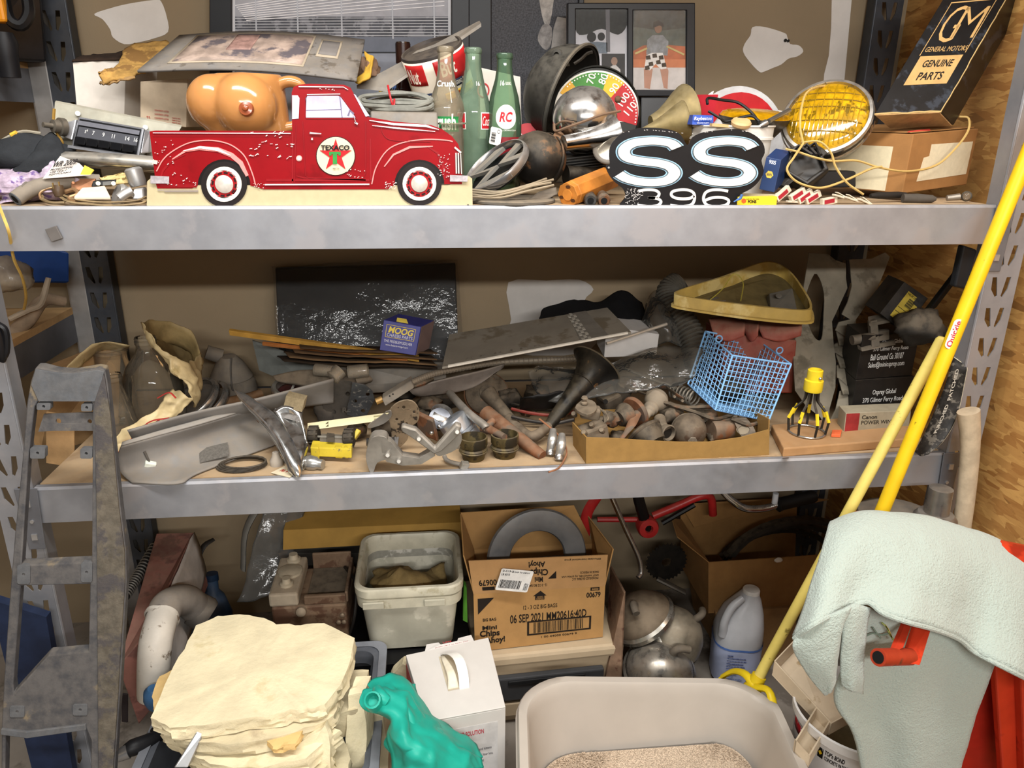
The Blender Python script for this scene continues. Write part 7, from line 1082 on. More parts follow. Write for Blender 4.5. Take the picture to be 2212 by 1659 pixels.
g=G(); g.ring([lsec(.255,.284,.308,.11,.5),lsec(.25,.292,.316,.112,.5),lsec(.238,.292,.316,.112,.5),lsec(.236,.286,.31,.11,.5)],True); g.o('rim_skirt',mt('#beb5aa',.4,v=.02),t,40)
rl_=random.Random(2)
def lz(x,y): return .105+.016*noise.noise(V((x*7,y*7,1)))+.05*max(0,min(1,(x-LX+.05)/.35))*max(0,min(1,(y-LY)/.3)) 
def inside(x,y,m=.02): a=R(6); dx,dy=x-LX,y-LY; u=dx*math.cos(a)-dy*math.sin(a); v=dx*math.sin(a)+dy*math.cos(a); hx,hy=.238-m*.3,.25-m*.3; r_=.08; qx,qy=max(abs(u)-hx+r_,0),max(abs(v)-hy+r_,0); return (qx*qx+qy*qy)**.5<=r_ and abs(u)<=hx and abs(v)<=hy
g=G(); gs_=[]
g.ring([[V((LX+(p.x-LX)*f,LY+(p.y-LY)*f,lz(LX+(p.x-LX)*f,LY+(p.y-LY)*f)-.003)) for p in rsec(LX,LY,0,.236,.248,.08,-6,8)] for f in (1,.8,.6,.4,.2,.02)])
n0=0
while n0<11000:
    x=LX+rl_.uniform(-.29,.29); y=LY+rl_.uniform(-.05,.31)
    if not inside(x,y): continue
    n0+=1; z=lz(x,y)+rl_.uniform(-.003,.003); s_=rl_.uniform(.0016,.0034); c=V((x,y,z)); q=[c+V((rl_.uniform(.6,1)*s_*a,rl_.uniform(.6,1)*s_*b,rl_.uniform(.6,1)*s_*d)) for a,b,d in ((1,0,0),(-1,0,0),(0,1,0),(0,-1,0),(0,0,1),(0,0,-1))]; g.add(q,[(0,2,4),(2,1,4),(1,3,4),(3,0,4),(2,0,5),(1,2,5),(3,1,5),(0,3,5)])
o=g.o('cat_litter',mt('#b8a58f',.95,v=.5,s=420,c2='#8d7a66',a2=.3,s2=300),None,0); tag(o,'beige clay cat litter granules filling the litter box','litter',kind='stuff')
# ---- bucket with cloth, stand
o=G(); o.ring([rsec(-.07,.22,0,.15,.16,.02),rsec(-.07,.22,.238,.15,.16,.02)]); o=o.o('black_crate',mt('#151517',.5,v=.2),None,30); tag(o,'black plastic crate under the square bucket','crate')
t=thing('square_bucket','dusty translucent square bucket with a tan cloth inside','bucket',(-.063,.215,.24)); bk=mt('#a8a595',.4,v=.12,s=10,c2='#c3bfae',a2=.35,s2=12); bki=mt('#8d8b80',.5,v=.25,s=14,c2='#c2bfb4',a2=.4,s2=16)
BX,BY=-.063,.215; bs=lambda z,h:rsec(BX,BY+(z-.24)*.05,z,h,h*1.02,h*.3)
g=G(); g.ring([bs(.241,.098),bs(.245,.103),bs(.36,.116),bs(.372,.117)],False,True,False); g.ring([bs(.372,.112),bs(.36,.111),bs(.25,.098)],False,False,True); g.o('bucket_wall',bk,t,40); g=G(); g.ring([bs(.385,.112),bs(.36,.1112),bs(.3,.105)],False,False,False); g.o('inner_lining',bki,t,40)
g=G(); g.ring([bs(.372,.115),bs(.372,.126),bs(.398,.128),bs(.398,.124),bs(.404,.124),bs(.404,.130),bs(.422,.131),bs(.426,.128),bs(.426,.12),bs(.42,.117),bs(.385,.112)],True); g.o('rim_band',mt('#b9b4a0',.4,v=.1,c2='#a39c84',a2=.3),t,40)
for x in (-.085,.06): G().box((BX+x,BY-.127,.386),(.05,.006,.018)).o('rim_tab',mt('#aeaa98',.4),t,0,.002)
sheet('cloth_rag',[[V((BX-.09+.045*i,BY-.085+.05*j,.362+.05*math.sin(i*.8+.3)*math.sin(j*1.0+.4))) for i in range(5)] for j in range(4)],mt('#7d6a43',.9,v=.2,s=30,b=.3,bs=300),None,7,7,.014,22,.003); tag(bpy.data.objects['cloth_rag'],'crumpled tan cloth lying inside the square bucket','cloth')
# ---- drawer unit, snack carton, steel ring
t=thing('drawer_unit','beige plastic drawer unit under the snack carton','drawer unit',(.27,.26,0)); bg=mt('#b3a084',.5,v=.04); 
G().box((.275,.27,.198),(.385,.35,.035),rotm(0,0,3)).o('top_board',bg,t,0,.01); G().box((.275,.275,.09),(.365,.33,.18),rotm(0,0,3)).o('cabinet',bg,t,0,.004); d1=G().box((.275,.1,.115),(.30,.02,.07),rotm(0,0,3)).o('drawer',mt('#3f4042',.35,v=.1),t,0,.004); G().box((.275,.098,.05),(.34,.012,.04),rotm(0,0,3)).o('drawer_rail',bg,t,0,.003); G().box((.275,.088,.138),(.2,.006,.012),rotm(0,0,3)).o('handle',mt('#2e2f31',.4),d1,0,.002)
t=thing('snack_carton','open printed brown snack carton with torn flaps','carton',PZ(1160,1395,.22)); a=PZ(1026,1408,.218); b=PZ(1302,1376,.218); cb=mt('#a9814f',.8,v=.06,s=25,b=.06,bs=300); ink=mt('#2b2119',.7)
hU=V((-.002,.012,P(1018,1284,a.y+.012).z-a.z)); hV=V((.002,.012,P(1304,1266,b.y+.012).z-b.z)); dv=V((.012,.205,0)); c_,d_=b+hV,a+hU
G().hexa(a,b,c_,d_,(0,.003,0)).o('front_panel',cb,t,0); G().hexa(a,a+dv,d_+dv,d_,(.003,0,0)).o('side_panel',cb,t,0); G().hexa(b,b+dv,c_+dv,c_,(-.003,0,0)).o('side_panel',cb,t,0); G().hexa(a+dv,b+dv,c_+dv,d_+dv,(0,.003,0)).o('rear_panel',cb,t,0); G().hexa(a,b,b+dv,a+dv,(0,0,.003)).o('base_panel',cb,t,0)
e_,f2_=P(1012,1212,a.y+.004),P(1313,1199,b.y+.004); ft=G().hexa(d_,c_,f2_,e_,(0,.003,0)).o('front_flap',mt('#b0885a',.8,v=.06,s=25,b=.06,bs=300),t,0); G().hexa(d_+dv,c_+dv,P(1240,1092,.32),P(995,1108,.32),(0,.003,0)).o('rear_flap',cb,t,0); G().hexa(d_,d_+dv,P(994,1110,.30),P(1000,1200,.13),(.003,0,0)).o('left_flap',cb,t,0); G().hexa(c_,c_+dv,P(1272,1115,.30),P(1326,1186,.14),(-.003,0,0)).o('right_flap',cb,t,0)
Ff=lambda q:(a*(1-q[0])+b*q[0])*(1-q[1])+(d_*(1-q[0])+c_*q[0])*q[1]+V((0,-.001,0)); w_=(0,.0006,0)
text([('00679',.855,.8,.965,.9,.02),('12 - 3 OZ BIG BAGS',.37,.67,.63,.74),('06 SEP 2021 MM20616:40D',.27,.44,.86,.59,.012),('1 00 44000 00679 9',.51,.12,.79,.155),('BIG BAG',.065,.52,.165,.57,.02),('Mini',.06,.37,.17,.44,.03),('Chips',.04,.22,.19,.36,.03),('Ahoy!',.08,.1,.23,.23,.03)],Ff,w_,ink,t)
def fp(name,pts,holes=(),m=ink,F_=None): plate(name,F_ or Ff,pts,list(holes),w_,m,t,0,0)
fp('code_block',rect(.885,.93,.955,.99)); text([('44000',.895,.94,.945,.98,.01)],lambda q:Ff(q)+V((0,-.0008,0)),w_,cb,t); fp('corner_mark',[(.03,.92),(.15,.92),(.03,.65)]); fp('arrow_mark',[(.445,.9),(.5,.99),(.545,.9),(.53,.9),(.53,.83),(.46,.83),(.46,.9)]); text([('HANDLE',.475,.87,.52,.895),('CAREFULLY',.468,.84,.525,.862)],lambda q:Ff(q)+V((0,-.0008,0)),w_,cb,t)
fp('barcode_frame',rect(.40,.19,.90,.45),[rect(.415,.215,.885,.425)])
rb2=random.Random(8); x=.45
while x<.84: wd_=rb2.choice((.003,.005,.008)); stroke(g:=G(),Ff,[(x,.225),(x,.415)],wd_,w_); g.o('barcode_bar',ink,t,0); x+=wd_+rb2.choice((.004,.006,.009))
Fl=lambda q:(d_*(1-q[0])+c_*q[0])*(1-q[1])+(e_*(1-q[0])+f2_*q[0])*q[1]+V((0,-.001,0))
text([('00679',.18,.42,.05,.24,.02),('Ahoy!',.54,.94,.42,.72,.03),('Chips',.56,.72,.43,.46,.03),('Mini',.52,.42,.46,.26,.03),('12 - 3 OZ BIG BAGS',.55,.2,.4,.12),('MADE IN MEXICO',.94,.52,.8,.45),('EAST HANOVER, NJ 07936 USA',.94,.42,.66,.35),('MONDELEZ GLOBAL LLC',.94,.32,.74,.25),('©Mondelez International group',.95,.94,.68,.87)],Fl,w_,ink,ft); fp('code_block',rect(.07,.1,.16,.2),F_=Fl); fp('corner_mark',[(.62,.35),(.62,.58),(.56,.35)],F_=Fl)
f_,n=face(P(1069,1273,a.y-.001),P(1138,1279,a.y-.001),P(1084,1227,a.y+.001),.002); ls=plate('shipping_label',f_,rrect(0,0,1.0,1.0,.06),[],n*-.0012,mt('#dcdad6',.5),t,0); f6=lambda q:f_(q)+n*.0008; x=.08
while x<.72: wd_=rb2.choice((.008,.014,.02)); stroke(g:=G(),f6,[(x,.12),(x,.5)],wd_,n*-.0005); g.o('barcode_bar',ink,ls,0); x+=wd_+rb2.choice((.01,.018))
text([('0-019-B',.05,.86,.4,.95),('SHIP TO DEPOT',.42,.86,.9,.92),('LB 6010',.05,.7,.3,.8),('07610',.84,.08,.96,.42)],f6,n*-.0005,ink,ls)
t=thing('steel_ring','dull grey steel backing ring standing in the snack carton','ring',P(1150,1200,.28)); rm_=mt('#6f7071',.4,.6,v=.15,s=12,d=.3); rc=P(1160,1205,.22); ax=V((.1,-.94,.18)).normalized(); G().lathe(rc,ax,[(-.004,.125),(.0,.132),(.006,.128),(.010,.1),(.006,.075),(.0,.072),(-.002,.076),(.004,.1)],48,(False,False)).o('ring_disc',rm_,t); G().lathe(rc+cv(-.03,.1,0)+ax*.008,ax,[(0,.004),(.001,.004)],10).o('ring_hole',mt('#1a1a1a',.8),t)
o=sheet('grey_felt_pad',[[P(1130,1212,.2),P(1180,1202,.2),P(1235,1204,.2)],[P(1140,1224,.17),P(1190,1218,.17),P(1245,1214,.17)]],mt('#5d5c59',.9,v=.1),None,5,4,.003,30,.006); tg(o,'grey felt pad inside the snack carton','pad')
o=G().hexa(P(1000,1340,.14),P(1010,1345,.13),P(1008,1270,.15),P(1002,1262,.16),(0,.02,0)).o('green_strap',mt('#4f8a2e',.5),None,0); tg(o,'sliver of bright green strap between bucket and carton','strap')
o=G().hexa(P(1304,1482,.10),P(1340,1478,.08),P(1348,1282,.12),P(1318,1225,.30),(.006,.008,0)).o('plywood_board',mt('#7d6450',.8,v=.2,s=30,c2='#5a3a30',a2=.3,s2=20),None,0,.001); tg(o,'narrow stained plywood board standing beside the snack carton','board')
# ---- heater box, film, flat carton, left side things
t=thing('heater_box','rusty old heater box with open lid and two capped posts','heater box',(-.22,.3,.0)); hb=mt('#77604c',.7,.2,v=.2,s=25,c2='#5c4030',a2=.4,s2=18,d=.35); h0=P(598,1430,.15); h1=P(757,1430,.15); zt_=PZ(600,1312,.0).z; zt_=P(600,1312,.15).z
G().hexa(h0,h1,V((h1.x,.15,zt_)),V((h0.x,.15,zt_)),(.01,.17,0)).o('lower_case',hb,t,0,.006); xl=h0.x+.062
G().box(((h0.x+xl)/2,.235,zt_+.018),(.07,.17,.036)).o('cap_panel',mt('#a79a86',.7,v=.12,d=.2),t,0,.006)
for y,r_ in ((.19,.016),(.245,.03),(.3,.018)): G().lathe(((h0.x+xl)/2+.003,y,zt_+.036),(0,0,1),[(0,r_),(.006,r_),(.008,r_*.7),(.02 if r_<.02 else .009,r_*.6)],20).o('filler_cap',mt('#b3a892',.6,.1,v=.15,d=.2),t)
for q in (((xl+h1.x)/2+.008,.158,zt_+.012,.1,.012,.024),((xl+h1.x)/2+.008,.318,zt_+.02,.1,.008,.05),(h1.x-.0,.24,zt_+.012,.008,.16,.03)): G().box(q[:3],q[3:]).o('lid_wall',hb,t,0,.003)
G().box(((xl+h1.x)/2+.006,.24,zt_+.0015),(.09,.14,.003)).o('inner_floor',mt('#4a443c',.7,v=.2,d=.5),t,0)
for q in ((.02,.03),(.035,.05),(-.03,.05)): G().lathe((h1.x-.015+q[0]*.2,.148,zt_-q[1]),(0,-1,0),[(0,.006),(.004,.006),(.006,.003)],8).o('rivet',mt('#8b7a66',.5,.4),t)
G().lathe((xl+.01,.148,zt_-.012),(0,-1,.2),[(0,.012),(.01,.012),(.014,.006)],14).o('front_knob',mt('#8d7f6c',.6,.3,d=.3),t); G().tube([P(745,1225,.3),P(768,1260,.22),P(766,1330,.17),P(750,1385,.16)],.004,8,5).o('wire_bail',mt('#3f3a36',.5,.4),t)
o=sheet('hanging_film',[[P(570,1100,.46),P(620,1095,.48),P(660,1098,.5)],[P(548,1180,.42),P(595,1180,.43),P(640,1180,.45)],[P(530,1245,.39),P(590,1250,.39),P(632,1262,.4)],[P(512,1300,.36),P(560,1290,.36),P(620,1275,.37)]],gl('#e2e2e2',.25,.12,.2,1.35,'#8d8c88'),None,6,6,.009,14,.0006); tg(o,'grey clear plastic sheeting hanging behind the heater box','plastic')
o=G().tube([P(560,1090,.48),P(530,1150,.46),P(525,1230,.44)],.02,10,4,flat=.3).o('grey_hanging_strip',mt('#77746d',.6,v=.1),None); tg(o,'curved grey metal strip hanging behind the plastic sheeting','strip')
o=G().hexa(P(611,1188,.40),P(1000,1166,.40),P(996,1128,.43),P(612,1145,.43),(0,.12,.012)).o('flat_brown_carton',mt('#a07c3a',.8,v=.1,s=14),None,0,.001); tg(o,'long flat yellowish brown carton at the back under the shelf','carton')
o=G().hexa(P(596,1300,.42),P(820,1300,.42),P(820,1195,.44),P(600,1195,.44),(0,.08,0)).o('grey_support_box',mt('#4a4742',.8,v=.15),None,0); tg(o,'dark grey box supporting the flat brown carton','box')
t=thing('long_red_carton','long dirty red and white carton leaning back on the left','carton',P(290,1560,.0)); r0,r1,r2,r3=P(255,1440,-.02),P(318,1365,.0),P(418,1150,.38),P(338,1152,.38); G().hexa(r0,r1,r2,r3,(.02,0,-.16)).o('carton_body',mt('#8a5a50',.8,v=.2,s=12,c2='#6b4640',a2=.4,s2=12,d=.3),t,0,.002)
sheet('white_wrap',[[r1+V((.002,-.004,.002)),(r1+r2)/2+V((.006,-.004,.002)),r2+V((.002,-.004,.002))],[r1+V((.02,-.004,-.07)),(r1+r2)/2+V((.022,-.004,-.07)),r2+V((.016,-.004,-.06))],[r1+V((.028,-.006,-.2)),(r1+r2)/2+V((.03,-.004,-.14)),r2+V((.02,-.004,-.12))]],mt('#b9b2ab',.7,v=.12),t,6,5,.004,26,.001); G().hexa(P(262,1560,-.04),P(276,1562,-.04),P(276,1500,-.03),P(262,1498,-.03),(0,.004,0)).o('dark_oval_grip',mt('#2b2020',.7),t,0,.002)
t=thing('white_pipe_elbow','chipped white plastic drain pipe elbow','pipe',P(335,1490,.05)); wp=mt('#bfb9ae',.5,v=.08,s=20,c2='#6e6152',a2=.22,s2=36); G().tube([P(332,1500,-.04),P(333,1430,-.04),P(338,1380,-.02),P(352,1330,.04)],.034,20,5).o('lower_pipe',wp,t); G().tube([P(350,1332,.04),P(365,1306,.08),P(400,1296,.13),P(425,1315,.16)],.036,20,5).o('elbow',mt('#77716a',.6,v=.15,d=.3),t); d=(P(365,1306,.09)-P(350,1332,.06)).normalized(); G().lathe(P(350,1334,.04),d,[(-.006,.035),(-.004,.039),(.004,.039),(.006,.036)],24,(False,False)).o('joint_bead',wp,t); G().lathe(P(428,1318,.16),cv(.7,-.5,-.2),[(-.01,.04),(.02,.042),(.03,.036)],24).o('pipe_cap',mt('#5a5651',.6,d=.3),t)
for k,(x,y,lab) in enumerate(((428,1330,'taller dark blue plastic bottle behind the pipe elbow'),(470,1335,'shorter dark blue plastic bottle beside it'))): 
    t=thing('blue_bottle',lab,'bottle',P(x,y,.36),'blue bottles at the back left'); b0=P(x,1400,.36); G().lathe((b0.x,.36,0),(0,.1,1),[(0,.04),(.01,.045),(.22-.03*k,.045),(.27-.03*k,.03),(.29-.03*k,.016),(.32-.03*k,.016)],20).o('bottle_body',mt('#2d4560',.45,v=.15,d=.2),t); G().lathe((b0.x,.395-.003*k,.315-.03*k),(0,.1,1),[(0,.018),(.02,.017)],14).o('cap',mt('#1b2b40',.4),t)
o=G().tube([P(425,1215,.4),P(440,1180,.42),P(462,1165,.44)],[.008,.010,.007],8,3,flat=.5).o('dark_trowel',mt('#3a342f',.6),None); tg(o,'dark flat trowel blade sticking up behind the blue bottles','trowel')
o=G().lathe(P(340,1520,-.1),(0,-.2,1),[(0,.02),(.02,.024),(.04,.02),(.05,.01)],16).o('blue_valve',mt('#35597d',.4,v=.1),None); tg(o,'small blue valve cap below the pipe elbow','valve')
t=thing('black_nozzle_tool','black tool with silver nozzle low at the left','tool',P(290,1620,-.2)); G().tube([P(262,1630,-.2),P(285,1616,-.19),P(320,1602,-.17),P(350,1585,-.15)],[.010,.017,.016,.012],12,3).o('tool_grip',mt('#222225',.5,v=.2),t); G().lathe(P(266,1628,-.2),cv(-.8,-.3,.3),[(-.01,.015),(.005,.013),(.018,.01)],14).o('nozzle',mt('#8f8f90',.3,.7),t); G().sph(P(345,1585,-.14),.02,(1.3,1,.8)).o('tool_motor',mt('#2a2420',.6,c2='#8d6a40',a2=.25),t)
o=G().hexa(P(375,1659,-.34),P(405,1659,-.34),P(440,1585,-.3),P(425,1580,-.3),(0,.02,-.01)).o('aluminium_rail',mt('#a5a6a6',.3,.7,v=.1),None,0,.002); tg(o,'short bright aluminium rail in front of the tote','rail')
t=thing('flex_duct','narrow corrugated metal duct behind the console trim','duct',P(300,1270,.3)); pd=cat_rom([P(268,1290,.2),P(300,1240,.28),P(338,1175,.38)],10); G().tube(pd,.012,10).o('duct_core',mt('#3a3835',.6),t)
for k in range(1,len(pd)-1): G().lathe(pd[k],pd[k+1]-pd[k],[(-.002,.012),(0,.0145),(.002,.012)],12,(False,False)).o('duct_rib',mt('#6f6b64',.5,.4),t)
o=G().hexa((-.90,-.05,0),(-.82,-.05,0),(-.80,-.05,.5),(-.90,-.05,.55),(0,.02,0)).o('dark_blue_tarp',mt('#1c2740',.6,v=.2),None,0); tg(o,'dark blue tarp edge at the far lower left','tarp')
# ---- behind the snack carton: red frame, chrome tubes, open carton, headlamp shells
t=thing('red_bicycle_frame','red metal cross frame with hub under the shelf','frame',P(1400,1140,.45)); rf=mt('#a01f1f',.35,v=.15,d=.15)
G().tube([P(1262,1160,.42),P(1268,1110,.42),P(1290,1072,.42)],.016,10,4,flat=.5).o('frame_arm',rf,t); G().tube([P(1400,1145,.42),P(1380,1080,.42),P(1376,1040,.42)],.016,8,3).o('frame_arm',mt('#17110f',.5),t); G().tube([P(1410,1115,.42),P(1470,1090,.42),P(1512,1072,.42),P(1535,1075,.42),P(1540,1112,.42)],.012,10,4).o('frame_arm',rf,t); G().tube([P(1290,1122,.45),P(1400,1122,.44)],.008,8).o('frame_arm',rf,t); G().lathe(P(1400,1140,.41),(0,-1,.1),[(-.03,.03),(.0,.032),(.01,.028),(.012,.012),(.002,.01)],24).o('hub',rf,t); G().tube([P(1430,1130,.41),P(1500,1090,.41)],.008,8).o('black_bar',mt('#17140f',.4),t)
o=G().tube([P(1322,1075,.3),P(1350,1140,.3),P(1378,1200,.29),P(1385,1235,.28),P(1378,1248,.27)],.007,10,5).o('chrome_tube',chro,None); tg(o,'thin chrome tube leg slanting down beside the plywood','tube')
t=thing('chrome_handlebar','bent chrome handlebar with black grip above the brown carton','handlebar',P(1620,1100,.28)); G().tube([P(1560,1060,.3),P(1580,1080,.29),P(1610,1098,.28),P(1650,1098,.28),P(1680,1090,.28)],.010,12,5).o('bar',chro,t); G().lathe(P(1680,1090,.28),P(1790,1065,.29)-P(1680,1090,.28),[(-.004,.016),(0,.021),(.01,.018),(.1,.018),(.11,.014)],16).o('grip',mt('#1c1b1b',.6,v=.1),t); G().lathe(P(1674,1080,.27),(0,0,1),[(-.01,.008),(.02,.008)],10).o('clip',mt('#b5b8bd',.4),t)
t=thing('open_brown_carton','open brown carton holding black curved brake shoes','carton',P(1650,1320,.32)); k0,k1=P(1530,1325,.27),P(1800,1305,.27); ku=P(1530,1215,.275)-k0; kd=V((.0,.24,0)); cbr=mt('#8f6a3e',.85,v=.1,s=20,b=.05,bs=300)
G().hexa(k0,k1,k1+ku,k0+ku,(0,.003,0)).o('front_panel',cbr,t,0); G().hexa(k0,k0+kd,k0+kd+ku,k0+ku,(.003,0,0)).o('side_panel',cbr,t,0); G().hexa(k0+kd,k1+kd,k1+kd+ku*1.3,k0+kd+ku*1.3,(0,.003,0)).o('rear_panel',cbr,t,0); G().hexa(k0,k1,k1+kd,k0+kd,(0,0,.003)).o('base_panel',cbr,t,0); G().hexa(k0+ku,k0+ku+kd,P(1450,1120,.44),P(1462,1160,.33),(.003,0,0)).o('side_flap',cbr,t,0); G().hexa(k0+kd+ku*1.3,k1+kd+ku*1.3,P(1790,1080,.52),P(1500,1140,.50),(0,0,.003)).o('rear_flap',cbr,t,0)
lump('white_tear',P(1682,1210,.268),(.012,.003,.008),mt('#d5d0c8',.8),t,.4,3,2,10)
for k in range(3):
    c0=V((P(1715,1200,.36).x,.34+.05*k,P(1715,1122+k*3,.36+.05*k).z-.155)); o=G(); o.ring([[c0+V((math.cos(R(a))*(r_),y,math.sin(R(a))*r_*.75)) for r_,y in ((.20-.012*k,0),(.215-.012*k,0),(.215-.012*k,.03),(.20-.012*k,.03))] for a in range(20,161,10)]); o=o.o('brake_shoe',mt('#2b2724',.7,v=.2,d=.35),None,40); tg(o,('front','middle','rear')[k]+' curved black brake shoe in the open brown carton','brake shoe','curved brake shoes')
o=G().hexa(P(1560,1425,.25),P(1720,1425,.25),P(1720,1312,.26),P(1545,1322,.26),(0,.25,0)).o('lower_carton',mt('#8a6a44',.85,v=.12,s=20),None,0); tg(o,'lower brown carton supporting the open carton behind the jug','carton')
for nm,c0,ax,rr,lab,m_ in (('headlamp_shell',P(1385,1330,.20),cv(-.5,.75,.25),.085,'upper rusty backed chrome headlamp shell leaning on the plywood',mt('#6a5c4c',.5,.4,v=.2,d=.5)),('headlamp_shell',P(1465,1370,.17),cv(.6,.5,.55),.082,'right dusty headlamp shell with a cable stub',mt('#7d7668',.35,.6,v=.2,d=.5)),('headlamp_shell',P(1425,1445,.09),cv(.0,.75,.65),.088,'front shiny chrome headlamp shell with cable stub',mt('#918d86',.12,.9,v=.15,d=.4))):
    t=thing(nm,lab,'headlamp shell',(c0.x,c0.y,0),'chrome headlamp shells'); G().lathe(c0,ax,[(-.02,rr),(-.004,rr),(.01,rr*.95),(.035,rr*.72),(.055,rr*.4),(.062,rr*.1)],36).o('shell',m_,t); G().lathe(c0,ax,[(-.026,rr*.98),(-.02,rr*1.06),(-.008,rr*1.07),(0,rr*1.0)],36,(False,False)).o('trim_ring',mt('#aaa79f',.15,.95,d=.3),t); x_,y_,z2=frame(ax); q=c0+ax*.045+x_*rr*.35+y_*rr*.1; G().tube([q,q+ax*.02,q+ax*.03+x_*.015,q+ax*.02+x_*.04],.010,10,4).o('cable_stub',mt('#5a5248',.7,d=.3),t)
t=thing('chain_gear','dark toothed chain gear in the shadow behind the lamps','gear',P(1440,1220,.4)); c0=P(1440,1215,.4); plate('gear_disc',lambda q:c0+V((q[0],0,q[1])),[((.062 if i%2 else .055)*math.cos(R(i*6)),(.062 if i%2 else .055)*math.sin(R(i*6))) for i in range(60)],[circ(0,0,.015,n=14)],(0,.006,0),mt('#1f1c1a',.6,.4,d=.2),t); G().tube([P(1420,1250,.38),P(1450,1265,.36),P(1480,1280,.35)],.010,8,3,flat=.6).o('crank_arm',mt('#55514b',.5,.5,d=.3),t)
# ---- jug
t=thing('cleaner_jug','half full translucent plastic gallon jug with blue label','jug',F(1580,1470,0)); jb=F(1582,1455,0); H_=P(1605,1272,jb.y).z; jm=mt('#b4b5b8',.3,v=.05); 
def js(z,hx,hy,r_,dx=0): return rsec(jb.x+dx,jb.y,z,hx,hy,r_,-12)
g=G(); g.ring([js(.0,.055,.055,.04),js(.012,.062,.062,.045),js(.15,.064,.064,.045),js(.175,.062,.06,.045,.002),js(.215,.052,.05,.04,.008),js(.25,.034,.034,.03,.018),js(.27,.022,.022,.02,.022),js(H_-.02,.019,.019,.018,.024)]); g.o('jug_body',jm,t,60)
G().tube([V((jb.x-.008,jb.y-.02,.265)),V((jb.x-.04,jb.y-.03,.245)),V((jb.x-.058,jb.y-.035,.205)),V((jb.x-.056,jb.y-.03,.16))],[.010,.011,.011,.014],12,5).o('grip_handle',jm,t); G().lathe((jb.x+.024,jb.y,H_-.024),(0,0,1),[(0,.021),(.002,.023),(.02,.023),(.023,.021),(.024,.001)],28).o('cap',mt('#dcdad6',.4),t)
g=G(); g.ring([js(.012,.0635,.0635,.046),js(.125,.0655,.0655,.046)],False,False,False); g.o('blue_label',mt('#a7b0cc',.45,v=.06),t,40); g=G(); g.ring([js(.124,.0662,.0662,.046),js(.13,.066,.066,.046)],False,False,False); g.o('label_edge',mt('#4f6fae',.45),t,40)
ra=-12; fj=lambda q:V((jb.x,jb.y,0))+rotm(0,0,-12)@V((q[0],-.0668,q[1])); text([(s_,-.035,.108-.0085*i,-.035+w2,.1125-.0085*i) for i,(s_,w2) in enumerate((('WARNING',.015),('Keep out of reach of children. Do not drink.',.05),('First aid: if in eyes rinse with water',.052),('for fifteen minutes and call a doctor.',.045),('Do not mix with other cleaners.',.05),('Store in a cool dry place away from',.052),('direct sunlight and sources of heat.',.05),('Recycle empty container',.03),('Questions? call',.02),('Net contents one gallon',.045),('Made in USA',.02)))],fj,(0,.0006,0),mt('#2f4480',.5),t)
# ---- broom and poles
t=thing('broom','yellow push broom with worn pale yellow handle','broom',F(1640,1600)); a=P(1632,1475,-.10); b=P(2034,735,-.03); yh=mt('#d8c468',.45,v=.08,s=20,c2='#8a7a3c',a2=.12,s2=40); G().cyl(a,b,.0125,14).o('handle',yh,t); G().lathe(b,b-a,[(-.001,.0125),(.006,.009),(.008,.001)],14).o('handle_tip',yh,t); yb=mt('#d6b81e',.4,v=.08,s=12)
G().lathe(a+(a-b).normalized()*.03,(b-a),[(-.01,.024),(.01,.022),(.03,.018),(.05,.0165)],16).o('ferrule',yb,t)
G().tube([P(1560,1462,-.02),P(1585,1450,-.04),P(1612,1458,-.08),P(1635,1490,-.12)],[.008,.009,.010,.012],10,4,flat=.7).o('head_brace',yb,t); G().tube([P(1632,1485,-.12),P(1660,1492,-.15),P(1670,1530,-.18),P(1665,1560,-.19)],[.010,.009,.011,.010],10,4,flat=.8).o('head_brace',yb,t); G().tube([P(1615,1500,-.09),P(1635,1535,-.13),P(1665,1562,-.19)],[.02,.014,.012],10,3).o('head_block',yb,t); G().tube([P(1555,1470,0),P(1595,1490,-.05),P(1625,1520,-.11)],[.010,.014,.016],10,3).o('head_block',yb,t)
g=G(); rq_=random.Random(6)
for i in range(150): u=i/149; p=(P(1590,1500,-.05)*(1-u)+P(1662,1560,-.19)*u); d=V((rq_.uniform(-.02,.035),rq_.uniform(-.03,.0),-p.z+.004)); g.add([p+V((.002,0,0)),p+V((-.002,0,0)),p+d+V((.0,.001,0))],[(0,1,2)])
for i in range(150): u=i/149; p=(P(1595,1495,-.04)*(1-u)+P(1668,1556,-.18)*u); d=V((rq_.uniform(-.02,.035),rq_.uniform(-.02,.01),-p.z+.004)); g.add([p+V((.002,.002,0)),p+V((-.002,0,0)),p+d+V((.0,.001,0))],[(0,1,2)])
tag(g.o('bristles',mt('#1c1b1d',.6),t,0),kind='stuff')
t=thing('yellow_pole','bright yellow wooden pole leaning against the right post','pole',P(1850,1260,-.12)); a=P(1852,1235,-.12); b=P(2240,285,-.06); b=a+(b-a)*1.3; yp=mt('#e0b91c',.4,v=.07,s=15,c2='#8a7418',a2=.03,s2=70); G().cyl(a,b,.0145,16).o('shaft',yp,t)
m0=a+(b-a)*((PZ(2072,694,0)-a).length*0+.575/1.3); ax=(b-a).normalized(); sd=ax.cross(_f).normalized(); toc=(CAM-m0).normalized(); up_=(toc-ax*toc.dot(ax)).normalized(); m0=m0+up_*.0152
fo=lambda q:m0+ax*q[0]+sd*q[1]*-1*(-1)+up_*(.0002-abs(q[1])**2*28); sk=plate('sticker',lambda q:fo(q),rrect(-.031,-.010,.031,.010,.009),[],-up_*.0005,mt('#dcd6cf',.4),t,0,0)
text([('Quickie',-.027,-.007,.027,.007,.02)],lambda q:fo(q)+up_*.0006,-up_*.0004,mt('#b5273a',.4),sk)
